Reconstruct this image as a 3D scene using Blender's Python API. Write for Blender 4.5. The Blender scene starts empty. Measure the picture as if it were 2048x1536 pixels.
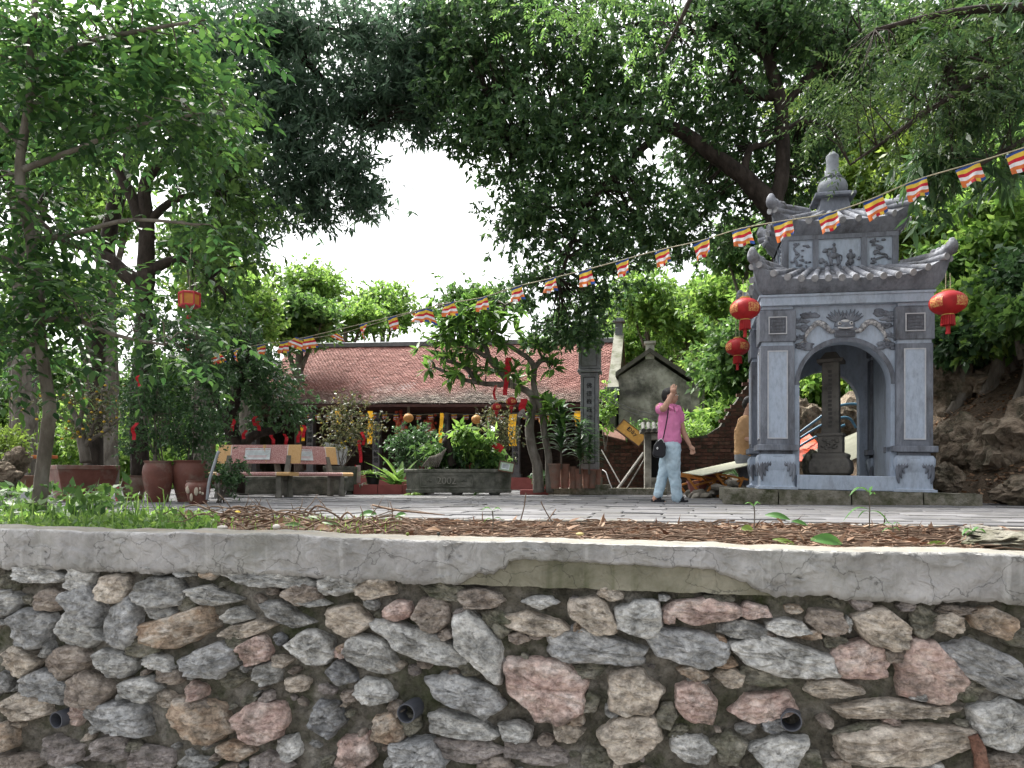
import bpy, bmesh, math, random
import numpy as np
from mathutils import Vector, Matrix, noise
R = math.radians
random.seed(7)
RNG = np.random.default_rng(11)
scene = bpy.context.scene
COL = scene.collection

# ------------------------------------------------------------------ camera
F, CX, HY, EYE = 1500.0, 1024.0, 958.0, 0.31      # focal length / centre / horizon in photo pixels, eye height over the plaza
cam = bpy.data.cameras.new('camera'); cam_o = bpy.data.objects.new('camera', cam); COL.objects.link(cam_o)
cam.sensor_width = 36.0; cam.lens = 36.0 * F / 2048.0; cam.shift_y = (HY - 768.0) / 2048.0
cam.clip_start = 0.05; cam.clip_end = 900
cam_o.location = (0, 0, EYE); cam_o.rotation_euler = (R(90), 0, 0)
scene.camera = cam_o
# ------------------------------------------------------------------ sky and sun
SUN_EL, SUN_AZ = 58.0, -40.0          # degrees; azimuth from +Y (ahead), negative = left
world = bpy.data.worlds.new('World'); scene.world = world; world.use_nodes = True
wn = world.node_tree; wn.nodes.clear()
sky = wn.nodes.new('ShaderNodeTexSky'); sky.sky_type = 'NISHITA'; sky.sun_disc = False
sky.sun_elevation = R(SUN_EL); sky.sun_rotation = R(SUN_AZ); sky.air_density = 1.0; sky.dust_density = 6.0; sky.ozone_density = 1.0
hs = wn.nodes.new('ShaderNodeHueSaturation'); hs.inputs['Saturation'].default_value = 0.18
bg = wn.nodes.new('ShaderNodeBackground'); bg.inputs[1].default_value = 0.15
wo = wn.nodes.new('ShaderNodeOutputWorld')
wn.links.new(sky.outputs[0], hs.inputs['Color']); wn.links.new(hs.outputs[0], bg.inputs[0]); wn.links.new(bg.outputs[0], wo.inputs[0])
sl = bpy.data.lights.new('sun', 'SUN'); sl.energy = 2.9; sl.angle = R(14); sl.color = (1.0, 0.96, 0.88)
so = bpy.data.objects.new('sun', sl); COL.objects.link(so)
_e, _a = R(SUN_EL), R(SUN_AZ)
_sd = Vector((math.sin(_a) * math.cos(_e), math.cos(_a) * math.cos(_e), math.sin(_e)))
so.rotation_euler = _sd.to_track_quat('Z', 'Y').to_euler()
so.location = (0, 0, 30)
vs = scene.view_settings
vs.view_transform = 'Standard'; vs.look = 'None'; vs.gamma = 1.0; vs.use_curve_mapping = False; vs.exposure = 1.55
scene.cycles.max_bounces = 7; scene.cycles.diffuse_bounces = 4; scene.cycles.transmission_bounces = 4
scene.cycles.sample_clamp_indirect = 8.0
scene.cycles.use_denoising = True

# ------------------------------------------------------------------ helpers
def at(u, v, d):
    return Vector(((u - CX) * d / F, d, EYE + (HY - v) * d / F))
def gd(v, z=0.0):
    return F * (EYE - z) / (v - HY)
def gnd(u, v, z=0.0):
    d = gd(v, z); return Vector(((u - CX) * d / F, d, z))
def px(n, d): return n * d / F
def V(*a): return Vector(a)

class MB:
    def __init__(s): s.v = []; s.f = []; s.m = []
    def add(s, verts, faces, mi=0, M=None):
        o = len(s.v)
        if M is not None: verts = [M @ Vector(p) for p in verts]
        s.v.extend([tuple(p) for p in verts]); s.f.extend([tuple(i + o for i in f) for f in faces]); s.m.extend([mi] * len(faces))
        return s
    def box(s, c, size, rz=0, mi=0, M=None, taper=1.0):
        x, y, z = [a / 2 for a in size]; t = taper
        vs_ = [(-x, -y, -z), (x, -y, -z), (x, y, -z), (-x, y, -z), (-x * t, -y * t, z), (x * t, -y * t, z), (x * t, y * t, z), (-x * t, y * t, z)]
        T = Matrix.Translation(Vector(c)) @ Matrix.Rotation(rz, 4, 'Z')
        if M is not None: T = M @ T
        return s.add(vs_, [(3, 2, 1, 0), (4, 5, 6, 7), (0, 1, 5, 4), (1, 2, 6, 5), (2, 3, 7, 6), (3, 0, 4, 7)], mi, T)
    def tube(s, pts, rad, n=8, mi=0, cap=True, flat=1.0):
        pts = [Vector(p) for p in pts]; k = len(pts)
        if not hasattr(rad, '__len__'): rad = [rad] * k
        vs_, fs = [], []; up = None
        for i, p in enumerate(pts):
            t = (pts[min(i + 1, k - 1)] - pts[max(i - 1, 0)])
            t = t.normalized() if t.length > 1e-9 else Vector((0, 0, 1))
            if up is None:
                up = t.orthogonal().normalized()
            else:
                up = (up - t * up.dot(t)); up = up.normalized() if up.length > 1e-6 else t.orthogonal().normalized()
            sd = t.cross(up)
            for j in range(n):
                a = 2 * math.pi * j / n
                vs_.append(p + (up * math.cos(a) + sd * math.sin(a) * flat) * rad[i])
        for i in range(k - 1):
            for j in range(n):
                fs.append((i * n + j, i * n + (j + 1) % n, (i + 1) * n + (j + 1) % n, (i + 1) * n + j))
        if cap:
            fs.append(tuple(reversed(range(n)))); fs.append(tuple(range((k - 1) * n, k * n)))
        return s.add(vs_, fs, mi)
    def lathe(s, prof, c=(0, 0, 0), n=20, mi=0, sx=1, sy=1, cap=True, ph=0.0, M=None):
        vs_, fs = [], []; k = len(prof)
        for r, z in prof:
            for j in range(n):
                a = 2 * math.pi * j / n + ph
                vs_.append((c[0] + r * sx * math.cos(a), c[1] + r * sy * math.sin(a), c[2] + z))
        for i in range(k - 1):
            for j in range(n):
                fs.append((i * n + j, i * n + (j + 1) % n, (i + 1) * n + (j + 1) % n, (i + 1) * n + j))
        if cap: fs.append(tuple(reversed(range(n)))); fs.append(tuple(range((k - 1) * n, k * n)))
        return s.add(vs_, fs, mi, M)
    def prism(s, outline, depth, M=None, mi=0):
        # outline in local x,z ; extruded along +y from 0 to depth
        n = len(outline)
        vs_ = [(x, 0, z) for x, z in outline] + [(x, depth, z) for x, z in outline]
        fs = [tuple(range(n)), tuple(reversed(range(n, 2 * n)))]
        for i in range(n):
            j = (i + 1) % n; fs.append((i, i + n, j + n, j))
        return s.add(vs_, fs, mi, M)
    def ball(s, c, r, n=10, m=7, mi=0, M=None):
        if not hasattr(r, '__len__'): r = (r, r, r)
        prof = [(math.sin(math.pi * i / m), -math.cos(math.pi * i / m)) for i in range(m + 1)]
        vs_, fs = [], []
        for a, z in prof:
            a = max(a, 1e-3)
            for j in range(n):
                t = 2 * math.pi * j / n
                vs_.append((c[0] + r[0] * a * math.cos(t), c[1] + r[1] * a * math.sin(t), c[2] + r[2] * z))
        for i in range(m):
            for j in range(n):
                fs.append((i * n + j, i * n + (j + 1) % n, (i + 1) * n + (j + 1) % n, (i + 1) * n + j))
        return s.add(vs_, fs, mi, M)
    def build(s, name, mats, parent=None, smooth=None, world=False, bevel=0):
        if world and parent is not None:
            o = parent.location; s.v = [(x - o[0], y - o[1], z - o[2]) for x, y, z in s.v]
        me = bpy.data.meshes.new(name); me.from_pydata(s.v, [], s.f)
        if not isinstance(mats, (list, tuple)): mats = [mats]
        for m in mats: me.materials.append(m)
        if len(mats) > 1: me.polygons.foreach_set('material_index', s.m)
        return finish(me, name, parent, smooth, bevel)

def finish(me, name, parent=None, smooth=None, bevel=0):
    me.validate(verbose=False); me.update()
    ob = bpy.data.objects.new(name, me); COL.objects.link(ob)
    if parent is not None: ob.parent = parent
    if smooth is not None:
        me.polygons.foreach_set('use_smooth', [True] * len(me.polygons))
        if smooth < 179: me.set_sharp_from_angle(angle=R(smooth))
    if bevel:
        b = ob.modifiers.new('bevel', 'BEVEL'); b.width = bevel; b.segments = 2; b.limit_method = 'ANGLE'; b.angle_limit = R(40)
    return ob

def tag(o, label=None, cat=None, group=None, kind=None):
    if label: o['label'] = label
    if cat: o['category'] = cat
    if group: o['group'] = group
    if kind: o['kind'] = kind
    return o
def thing(name, label, cat, loc=(0, 0, 0), rz=0, group=None):
    o = bpy.data.objects.new(name, None); COL.objects.link(o); o.empty_display_size = 0.1
    o.location = loc; o.rotation_euler = (0, 0, rz)
    return tag(o, label, cat, group)
def inst(src, parent=None, loc=None, rot=None, scale=None):
    c = src.copy(); COL.objects.link(c)
    if parent is not None: c.parent = parent
    if loc is not None: c.location = loc
    if rot is not None: c.rotation_euler = rot
    if scale is not None: c.scale = scale
    return c
def copy_tree(o, parent=None):
    c = o.copy(); COL.objects.link(c); c.parent = parent
    for ch in list(o.children): copy_tree(ch, c)
    return c
def spline(pts, k=4):
    pts = [Vector(p) for p in pts]; out = []
    for i in range(len(pts) - 1):
        p0, p1, p2, p3 = pts[max(i - 1, 0)], pts[i], pts[i + 1], pts[min(i + 2, len(pts) - 1)]
        for j in range(k):
            t = j / k
            out.append(0.5 * ((2 * p1) + (p2 - p0) * t + (2 * p0 - 5 * p1 + 4 * p2 - p3) * t * t + (3 * p1 - p0 - 3 * p2 + p3) * t ** 3))
    out.append(pts[-1]); return out
def lerps(vals, n):
    return list(np.interp(np.linspace(0, len(vals) - 1, n), range(len(vals)), vals))

# ------------------------------------------------------------------ materials
def srgb(h):
    c = [int(h[i:i + 2], 16) / 255 for i in (0, 2, 4)]
    return tuple(x / 12.92 if x <= .04045 else ((x + .055) / 1.055) ** 2.4 for x in c) + (1,)
def col(c):
    return srgb(c) if isinstance(c, str) else tuple(c) + (1,) if len(c) == 3 else c
def nd(nt, t, **k):
    n = nt.nodes.new(t)
    for a, b in k.items(): setattr(n, a, b)
    return n
def ramp(nt, stops):
    r = nd(nt, 'ShaderNodeValToRGB'); e = r.color_ramp.elements
    while len(e) < len(stops): e.new(0.5)
    for q, (p, c) in zip(e, stops): q.position = p; q.color = col(c)
    return r
MATS = {}
def mat(name, cols, scale=5.0, rough=0.8, bump=0.25, bscale=40.0, spec=0.3, metal=0.0, detail=6.0, stretch=(1, 1, 1), lo=0.3, hi=0.7, stain=None, sscale=1.5, island=0.0, bdist=0.01, speck=None):
    if name in MATS: return MATS[name]
    m = bpy.data.materials.new(name); m.use_nodes = True; nt = m.node_tree; b = nt.nodes['Principled BSDF']; L = nt.links.new
    b.inputs['Roughness'].default_value = rough; b.inputs['Specular IOR Level'].default_value = spec; b.inputs['Metallic'].default_value = metal
    if not isinstance(cols, list): cols = [cols]
    tc = nd(nt, 'ShaderNodeTexCoord'); mp = nd(nt, 'ShaderNodeMapping'); mp.inputs['Scale'].default_value = stretch
    oi0 = nd(nt, 'ShaderNodeObjectInfo'); sc0 = nd(nt, 'ShaderNodeMath', operation='MULTIPLY'); sc0.inputs[1].default_value = 37.0; L(oi0.outputs['Random'], sc0.inputs[0])
    va = nd(nt, 'ShaderNodeVectorMath', operation='ADD'); L(tc.outputs['Object'], va.inputs[0]); L(sc0.outputs[0], va.inputs[1]); L(va.outputs[0], mp.inputs[0])
    if len(cols) == 1: cols = [tuple(x * .85 for x in col(cols[0])[:3]), tuple(min(1, x * 1.12) for x in col(cols[0])[:3])]
    n1 = nd(nt, 'ShaderNodeTexNoise'); n1.inputs['Scale'].default_value = scale; n1.inputs['Detail'].default_value = detail; n1.inputs['Roughness'].default_value = .62
    L(mp.outputs[0], n1.inputs['Vector'])
    k = len(cols); rp = ramp(nt, [(lo + (hi - lo) * i / (k - 1), c) for i, c in enumerate(cols)]); L(n1.outputs['Fac'], rp.inputs[0])
    c_out = rp.outputs[0]
    if stain is not None:
        n2 = nd(nt, 'ShaderNodeTexNoise'); n2.inputs['Scale'].default_value = sscale; n2.inputs['Detail'].default_value = 8; n2.inputs['Roughness'].default_value = .7
        L(mp.outputs[0], n2.inputs['Vector'])
        r2 = ramp(nt, [(.48, (0, 0, 0)), (.66, (1, 1, 1))]); L(n2.outputs['Fac'], r2.inputs[0])
        mx = nd(nt, 'ShaderNodeMix', data_type='RGBA'); L(r2.outputs[0], mx.inputs['Factor']); L(c_out, mx.inputs['A']); mx.inputs['B'].default_value = col(stain)
        c_out = mx.outputs['Result']
    if speck:
        ns = nd(nt, 'ShaderNodeTexNoise'); ns.inputs['Scale'].default_value = speck[0]; ns.inputs['Detail'].default_value = 9; ns.inputs['Roughness'].default_value = .75; L(mp.outputs[0], ns.inputs['Vector'])
        rs_ = ramp(nt, [(.36, (speck[1],) * 3), (.5, (1, 1, 1)), (.66, (speck[2],) * 3)]); L(ns.outputs['Fac'], rs_.inputs[0])
        ms_ = nd(nt, 'ShaderNodeMix', data_type='RGBA', blend_type='MULTIPLY'); ms_.inputs['Factor'].default_value = 1; L(c_out, ms_.inputs['A']); L(rs_.outputs[0], ms_.inputs['B']); c_out = ms_.outputs['Result']
    if island:
        g = nd(nt, 'ShaderNodeNewGeometry'); oi = nd(nt, 'ShaderNodeObjectInfo')
        ad = nd(nt, 'ShaderNodeMath', operation='ADD'); L(g.outputs['Random Per Island'], ad.inputs[0]); L(oi.outputs['Random'], ad.inputs[1])
        fr = nd(nt, 'ShaderNodeMath', operation='FRACT'); L(ad.outputs[0], fr.inputs[0])
        mr = nd(nt, 'ShaderNodeMapRange'); mr.inputs['To Min'].default_value = 1 - island; mr.inputs['To Max'].default_value = 1 + island; L(fr.outputs[0], mr.inputs['Value'])
        h = nd(nt, 'ShaderNodeHueSaturation'); L(c_out, h.inputs['Color']); L(mr.outputs[0], h.inputs['Value']); c_out = h.outputs[0]
    L(c_out, b.inputs['Base Color'])
    if bump:
        n3 = nd(nt, 'ShaderNodeTexNoise'); n3.inputs['Scale'].default_value = bscale; n3.inputs['Detail'].default_value = 7; n3.inputs['Roughness'].default_value = .6; L(mp.outputs[0], n3.inputs['Vector'])
        bp = nd(nt, 'ShaderNodeBump'); bp.inputs['Strength'].default_value = bump; bp.inputs['Distance'].default_value = bdist; L(n3.outputs['Fac'], bp.inputs['Height']); L(bp.outputs[0], b.inputs['Normal'])
    MATS[name] = m; return m
def leafmat(name, cols, trans=0.45, rough=0.45, tcol=None, spec=0.35):
    if name in MATS: return MATS[name]
    m = bpy.data.materials.new(name); m.use_nodes = True; nt = m.node_tree; b = nt.nodes['Principled BSDF']; L = nt.links.new
    g = nd(nt, 'ShaderNodeNewGeometry'); k = len(cols)
    rp = ramp(nt, [(i / (k - 1), c) for i, c in enumerate(cols)]); L(g.outputs['Random Per Island'], rp.inputs[0]); L(rp.outputs[0], b.inputs['Base Color'])
    b.inputs['Roughness'].default_value = rough; b.inputs['Specular IOR Level'].default_value = spec
    tr = nd(nt, 'ShaderNodeBsdfTranslucent'); h = nd(nt, 'ShaderNodeHueSaturation'); L(rp.outputs[0], h.inputs['Color'])
    h.inputs['Hue'].default_value = 0.487; h.inputs['Saturation'].default_value = 1.05; h.inputs['Value'].default_value = 1.55; L(h.outputs[0], tr.inputs[0])
    ms = nd(nt, 'ShaderNodeMixShader'); ms.inputs[0].default_value = trans; L(b.outputs[0], ms.inputs[1]); L(tr.outputs[0], ms.inputs[2])
    L(ms.outputs[0], nt.nodes['Material Output'].inputs[0]); MATS[name] = m; return m
def plain(name, c, rough=.6, spec=.3, emit=0, trans=0):
    if name in MATS: return MATS[name]
    m = bpy.data.materials.new(name); m.use_nodes = True; nt = m.node_tree; b = nt.nodes['Principled BSDF']
    b.inputs['Roughness'].default_value = rough; b.inputs['Specular IOR Level'].default_value = spec
    tc = nd(nt, 'ShaderNodeTexCoord'); n1 = nd(nt, 'ShaderNodeTexNoise'); n1.inputs['Scale'].default_value = 14; n1.inputs['Detail'].default_value = 4
    nt.links.new(tc.outputs['Object'], n1.inputs['Vector'])
    c = col(c); rp = ramp(nt, [(.3, tuple(x * .8 for x in c[:3])), (.7, tuple(min(1, x * 1.1) for x in c[:3]))]); nt.links.new(n1.outputs['Fac'], rp.inputs[0]); nt.links.new(rp.outputs[0], b.inputs['Base Color'])
    if emit: b.inputs['Emission Color'].default_value = c; b.inputs['Emission Strength'].default_value = emit
    if trans:
        tr = nd(nt, 'ShaderNodeBsdfTranslucent'); nt.links.new(rp.outputs[0], tr.inputs[0]); ms = nd(nt, 'ShaderNodeMixShader'); ms.inputs[0].default_value = trans
        nt.links.new(b.outputs[0], ms.inputs[1]); nt.links.new(tr.outputs[0], ms.inputs[2]); nt.links.new(ms.outputs[0], nt.nodes['Material Output'].inputs[0])
    MATS[name] = m; return m

def text_mesh(name, body, size, material, parent, loc, rot=(R(90), 0, 0), depth=0.004, align='CENTER'):
    cu = bpy.data.curves.new(name, 'FONT'); cu.body = body; cu.size = size; cu.extrude = depth; cu.align_x = align; cu.align_y = 'CENTER'; cu.resolution_u = 3
    t = bpy.data.objects.new(name, cu); COL.objects.link(t)
    dg = bpy.context.evaluated_depsgraph_get(); me = bpy.data.meshes.new_from_object(t.evaluated_get(dg)); bpy.data.objects.remove(t)
    me.materials.clear(); me.materials.append(material)
    ob = bpy.data.objects.new(name, me); COL.objects.link(ob); ob.parent = parent; ob.location = loc; ob.rotation_euler = rot
    return ob
def baked(ob):
    # replace an object's mesh by its modifier result
    dg = bpy.context.evaluated_depsgraph_get(); me = bpy.data.meshes.new_from_object(ob.evaluated_get(dg)); ob.modifiers.clear(); ob.data = me; return ob
def fbm(x, y, z=0.0, o=4):
    return noise.fractal(Vector((x, y, z)), 0.9, 2.1, o)
# ================================================================== SETTING: ground, plaza, soil bed, hill
M_soil = mat('soil', [(.05, .035, .025), (.10, .07, .05), (.13, .10, .075)], scale=9, rough=.95, bump=.6, bscale=35, bdist=.03)
M_litter_ground = mat('hill_litter_soil', [(.028, .022, .013), (.06, .042, .026), (.095, .066, .042)], scale=14, rough=.95, bump=.8, bscale=30, bdist=.05)
M_paver = mat('grey_paver', [(.085, .085, .09), (.125, .124, .13), (.16, .159, .166)], scale=3.5, rough=.75, bump=.3, bscale=60, island=.24, stain=(.085, .082, .075), sscale=1.6)
M_kerb = mat('kerb_concrete', [(.16, .15, .14), (.27, .26, .24)], scale=7, rough=.9, bump=.5, bscale=40, stain=(.09, .085, .07))
M_path = mat('path_concrete', [(.18, .17, .16), (.26, .25, .23)], scale=3, rough=.9)

def hill_base_x(y):
    return float(np.interp(y, [-30, 4, 9, 12, 16.5, 18, 26, 35, 60, 200], [7.6, 6.6, 6.0, 5.8, 5.6, 4.2, 2.6, -3, -18, -60]))
def hill_z(x, y):
    t = x - hill_base_x(y)
    if t <= 0: return -0.06 if y > 2.5 else -0.06
    h = 0.95 * t if t < 5 else 4.75 + .75 * (t - 5)
    h = min(h, 8.5 + .02 * t)
    return -0.06 + h + min(t, 1.5) * .22 * fbm(x * .6, y * .6, 3.0) + .08 * min(t, 1) * fbm(x * 2.3, y * 2.3, 1.0)
# ground sheet: fine near, coarse far
xs = list(np.concatenate([np.linspace(-260, -30, 14), np.linspace(-26, 3.5, 24), np.linspace(4, 14, 52), np.linspace(15, 40, 20), np.linspace(48, 260, 10)]))
ys = list(np.concatenate([np.linspace(4.6, 6, 3), np.linspace(6.5, 22, 60), np.linspace(23, 45, 20), np.linspace(50, 320, 16)]))
g = MB(); vv = [(x, y, hill_z(x, y)) for y in ys for x in xs]; nx = len(xs)
fc = [(j * nx + i, j * nx + i + 1, (j + 1) * nx + i + 1, (j + 1) * nx + i) for j in range(len(ys) - 1) for i in range(nx - 1)]
g.add(vv, fc); tag(g.build('ground', M_litter_ground, smooth=180), kind='structure')
lp = MB(); lp.add([(-40, -30, -1.5), (40, -30, -1.5), (40, 6.5, -1.5), (-40, 6.5, -1.5)], [(0, 1, 2, 3)]); tag(lp.build('lower_path', M_path), kind='structure')

# plaza: pavers laid square to the temple axis (turned 12 degrees)
PYAW = R(-12)
K0 = gnd(700, 1036); KX = Vector((math.cos(PYAW), math.sin(PYAW), 0)); KY = Vector((-math.sin(PYAW), math.cos(PYAW), 0))
plaza = bpy.data.objects.new('plaza', None); COL.objects.link(plaza); plaza.location = (K0.x, K0.y, 0); plaza.rotation_euler = (0, 0, PYAW); tag(plaza, kind='structure')
b = MB(); b.box((1.0, 8.0, -.075), (26, 15.9, .12)); b.build('slab', M_kerb, plaza)
KL = [-12.0]
while KL[-1] < 9.0: KL.append(KL[-1] + random.uniform(.85, 1.2))
for i in range(len(KL) - 1):
    w = KL[i + 1] - KL[i] - .012
    if KL[i + 1] > 4.05 and KL[i] < 3.2: pass
    k = MB(); k.box(((KL[i] + KL[i + 1]) / 2, .05, -.062), (w, .12, .115)); ko = k.build('kerb_stone', M_kerb, plaza, bevel=.008)
    ko.rotation_euler = (random.uniform(-.02, .02), random.uniform(-.006, .006), 0)
pv = []
for s_ in range(4):
    b = MB(); b.box((0, 0, 0), (.582, .280, .03)); o = b.build('paver', M_paver, plaza); pv.append(o.data); bpy.data.objects.remove(o)
for me_ in pv:
    bm = bmesh.new(); bm.from_mesh(me_); bmesh.ops.bevel(bm, geom=[e for e in bm.edges if all(v.co.z > 0 for v in e.verts)], offset=.005, segments=1, affect='EDGES'); bm.to_mesh(me_); bm.free()
cand, rest = [], MB()
for r_ in range(52):
    yy = .12 + .3 * (r_ + .5); off = (r_ % 2) * .3 + random.uniform(-.05, .05)
    for c_ in range(-20, 15):
        xx = c_ * .6 + off
        P = plaza.location + KX * xx + KY * yy
        uu = CX + F * P.x / P.y
        if P.x > hill_base_x(P.y) + .6: continue
        cand.append((P.y, xx, yy, -100 < uu < 2150))
cand.sort()
near = [c for c in cand if c[3]][:300]; ns = set(id(c) for c in near)
for c in cand:
    z = -.013 + random.uniform(-.006, .006)
    if id(c) in ns:
        o = bpy.data.objects.new('paver', random.choice(pv)); COL.objects.link(o); o.parent = plaza; o.location = (c[1], c[2], z)
        o.rotation_euler = (random.uniform(-.006, .006), random.uniform(-.005, .005), random.uniform(-.008, .008))
    else:
        rest.box((c[1], c[2], z), (.588, .288, .03))
tag(rest.build('far_pavers', M_paver, plaza), kind='stuff')
# ================================================================== RUBBLE RETAINING WALL in front
WA, WB = V((0 - CX) * 3.9 / F, 3.9, 0), V((2048 - CX) * 3.1 / F, 3.1, 0)
WX = (WB - WA).normalized(); WN = V(WX.y, -WX.x, 0)                 # along, outward (to camera)
WL = (WB - WA).length; WYAW = math.atan2(WX.y, WX.x)
def wall_sz(u, v):
    # point of the wall plane seen at photo pixel
    k = (u - CX) / F                                                 # X = k*Y
    den = WX.x - k * WX.y; s = (k * WA.y - WA.x) / den; Y = WA.y + WX.y * s
    return s, EYE + (HY - v) * Y / F
def wtop(s): return .062 - .06 * (s / WL)
wall = thing('retaining_wall', 'rubble stone retaining wall with grey concrete cap along the whole foreground', 'wall', WA, WYAW)
M_mortar = mat('mossy_mortar', [(.055, .051, .038), (.125, .116, .094), (.21, .196, .17), (.32, .305, .275)], scale=6, rough=.95, bump=1.0, bscale=22, bdist=.06, stain=(.05, .062, .026), sscale=3.2, detail=12, speck=(30, .55, 1.25))
SC = {'lg': [(.20, .205, .20), (.34, .345, .335), (.47, .47, .455)], 'g': [(.13, .135, .135), (.24, .245, .24), (.36, .36, .345)], 'b': [(.15, .16, .168), (.26, .27, .278), (.40, .405, .41)],
      'dk': [(.07, .075, .085), (.15, .16, .175), (.30, .31, .32)], 'tn': [(.22, .175, .13), (.38, .32, .255), (.50, .445, .37)], 'br': [(.13, .10, .08), (.24, .195, .16), (.33, .28, .235)],
      'pk': [(.27, .155, .13), (.40, .275, .235), (.50, .41, .37)], 'or': [(.25, .15, .085), (.36, .26, .175), (.40, .36, .31)], 'ms': [(.06, .07, .035), (.15, .145, .105), (.26, .245, .20)], 'mv': [(.19, .16, .155), (.26, .225, .215), (.32, .285, .27)]}
M_st = {}
for k_, c_ in SC.items():
    c_ = [tuple(min(.75, 1.42 * (.68 * x + .32 * sum(q) / 3 * f_)) for x, f_ in zip(q, (1.03, 1.0, .95))) for q in c_]
    M_st[k_] = mat('stone_' + k_, c_, scale=9, rough=.88, bump=1.0, bscale=34, bdist=.03, detail=12, lo=.32, hi=.66, stain=tuple(.5 * x * .5 + .5 * y_ for x, y_ in zip(c_[1][:3], (.10, .095, .075))), sscale=5, stretch=(1, 1, 1.5), speck=(26, .50, 1.45))
# mortar bed as one uneven sheet
def mortar_d(s, z): return -.004 + .026 * fbm(s * 3.2, z * 3.2, 5.0) + .022 * fbm(s * 9, z * 9, 2.0) + .010 * fbm(s * 24, z * 24, 2.0)
ns_, nz_ = 460, 110; S0, S1, Z0 = -2.2, WL + 2.2, -1.55
b = MB(); vv = []
for j in range(nz_):
    for i in range(ns_):
        s = S0 + (S1 - S0) * i / (ns_ - 1); z = Z0 + (-.10 - Z0) * j / (nz_ - 1); vv.append((s, -mortar_d(s, z), z))
b.add(vv, [(j * ns_ + i, j * ns_ + i + 1, (j + 1) * ns_ + i + 1, (j + 1) * ns_ + i) for j in range(nz_ - 1) for i in range(ns_ - 1)])
tag(b.build('mortar_bed', M_mortar, wall, smooth=180), kind='stuff')
b = MB(); b.box(((S0 + S1) / 2, .28, -.85), (S1 - S0, .42, 1.4)); b.build('core', M_mortar, wall)
Z = .349
ST = []
def zs(x0, rows):
    for x, y, w, h, a, c in rows: ST.append((x0 + x * Z, 1000 + y * Z, w * Z, h * Z, a, c))
zs(0, [(245,420,330,100,5,'lg'),(85,470,150,90,0,'ms'),(490,440,140,150,20,'lg'),(680,500,170,170,10,'tn'),(750,385,120,35,5,'g'),(860,372,130,40,0,'g'),(950,408,100,35,0,'g'),(1090,408,105,45,0,'lg'),(1210,420,110,55,-5,'or'),(1540,440,560,95,5,'lg'),(950,520,290,160,8,'g'),(60,590,190,140,-5,'g'),(330,560,190,130,5,'br'),(540,610,240,170,38,'b'),(735,710,190,280,18,'b'),(1245,550,300,90,5,'lg'),(945,635,170,75,5,'g'),(1100,615,110,110,0,'ms'),(1750,530,250,100,0,'br'),(1930,465,170,120,0,'lg'),(1800,580,170,40,0,'lg'),(205,725,235,190,10,'b'),(490,740,240,140,20,'lg'),(1045,735,440,180,-10,'or'),(1375,655,150,95,-10,'lg'),(1420,735,310,80,-12,'tn'),(1660,650,310,95,20,'g'),(1490,850,180,150,-15,'pk'),(1800,840,250,165,5,'lg'),(145,905,220,160,0,'tn'),(300,850,80,80,0,'g'),(430,910,240,145,0,'br'),(690,920,250,140,5,'lg'),(930,920,170,105,10,'lg'),(1210,915,310,160,-8,'b'),(830,830,210,130,0,'ms'),(1560,985,160,130,0,'lg'),(1970,860,90,65,0,'pk'),(40,1040,130,90,15,'b'),(310,1060,290,145,8,'b'),(545,1080,200,190,30,'br'),(495,1190,100,150,30,'pk'),(840,1070,240,130,5,'lg'),(1140,1085,110,95,0,'pk'),(1720,1045,160,80,0,'tn'),(175,1175,320,145,5,'tn'),(715,1240,390,170,5,'b'),(1150,1260,370,190,12,'or'),(1515,1260,330,190,5,'pk'),(1890,1240,215,200,5,'dk'),(60,1350,150,150,0,'or'),(1360,1425,190,90,0,'or'),(1680,1410,150,140,0,'lg'),(1990,1390,60,70,0,'pk'),(380,1430,240,150,0,'mv'),(640,1420,240,150,-10,'mv'),(900,1480,300,130,0,'mv'),(1140,1495,220,80,0,'g'),(1330,1010,160,110,0,'ms'),(1380,800,150,120,0,'ms'),(1000,1000,160,70,0,'br'),(1560,1500,230,90,0,'mv'),(120,1490,260,90,0,'br'),(1390,880,110,70,0,'ms'),(1160,1170,150,60,0,'br'),(1630,790,70,60,0,'dk')])
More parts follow.
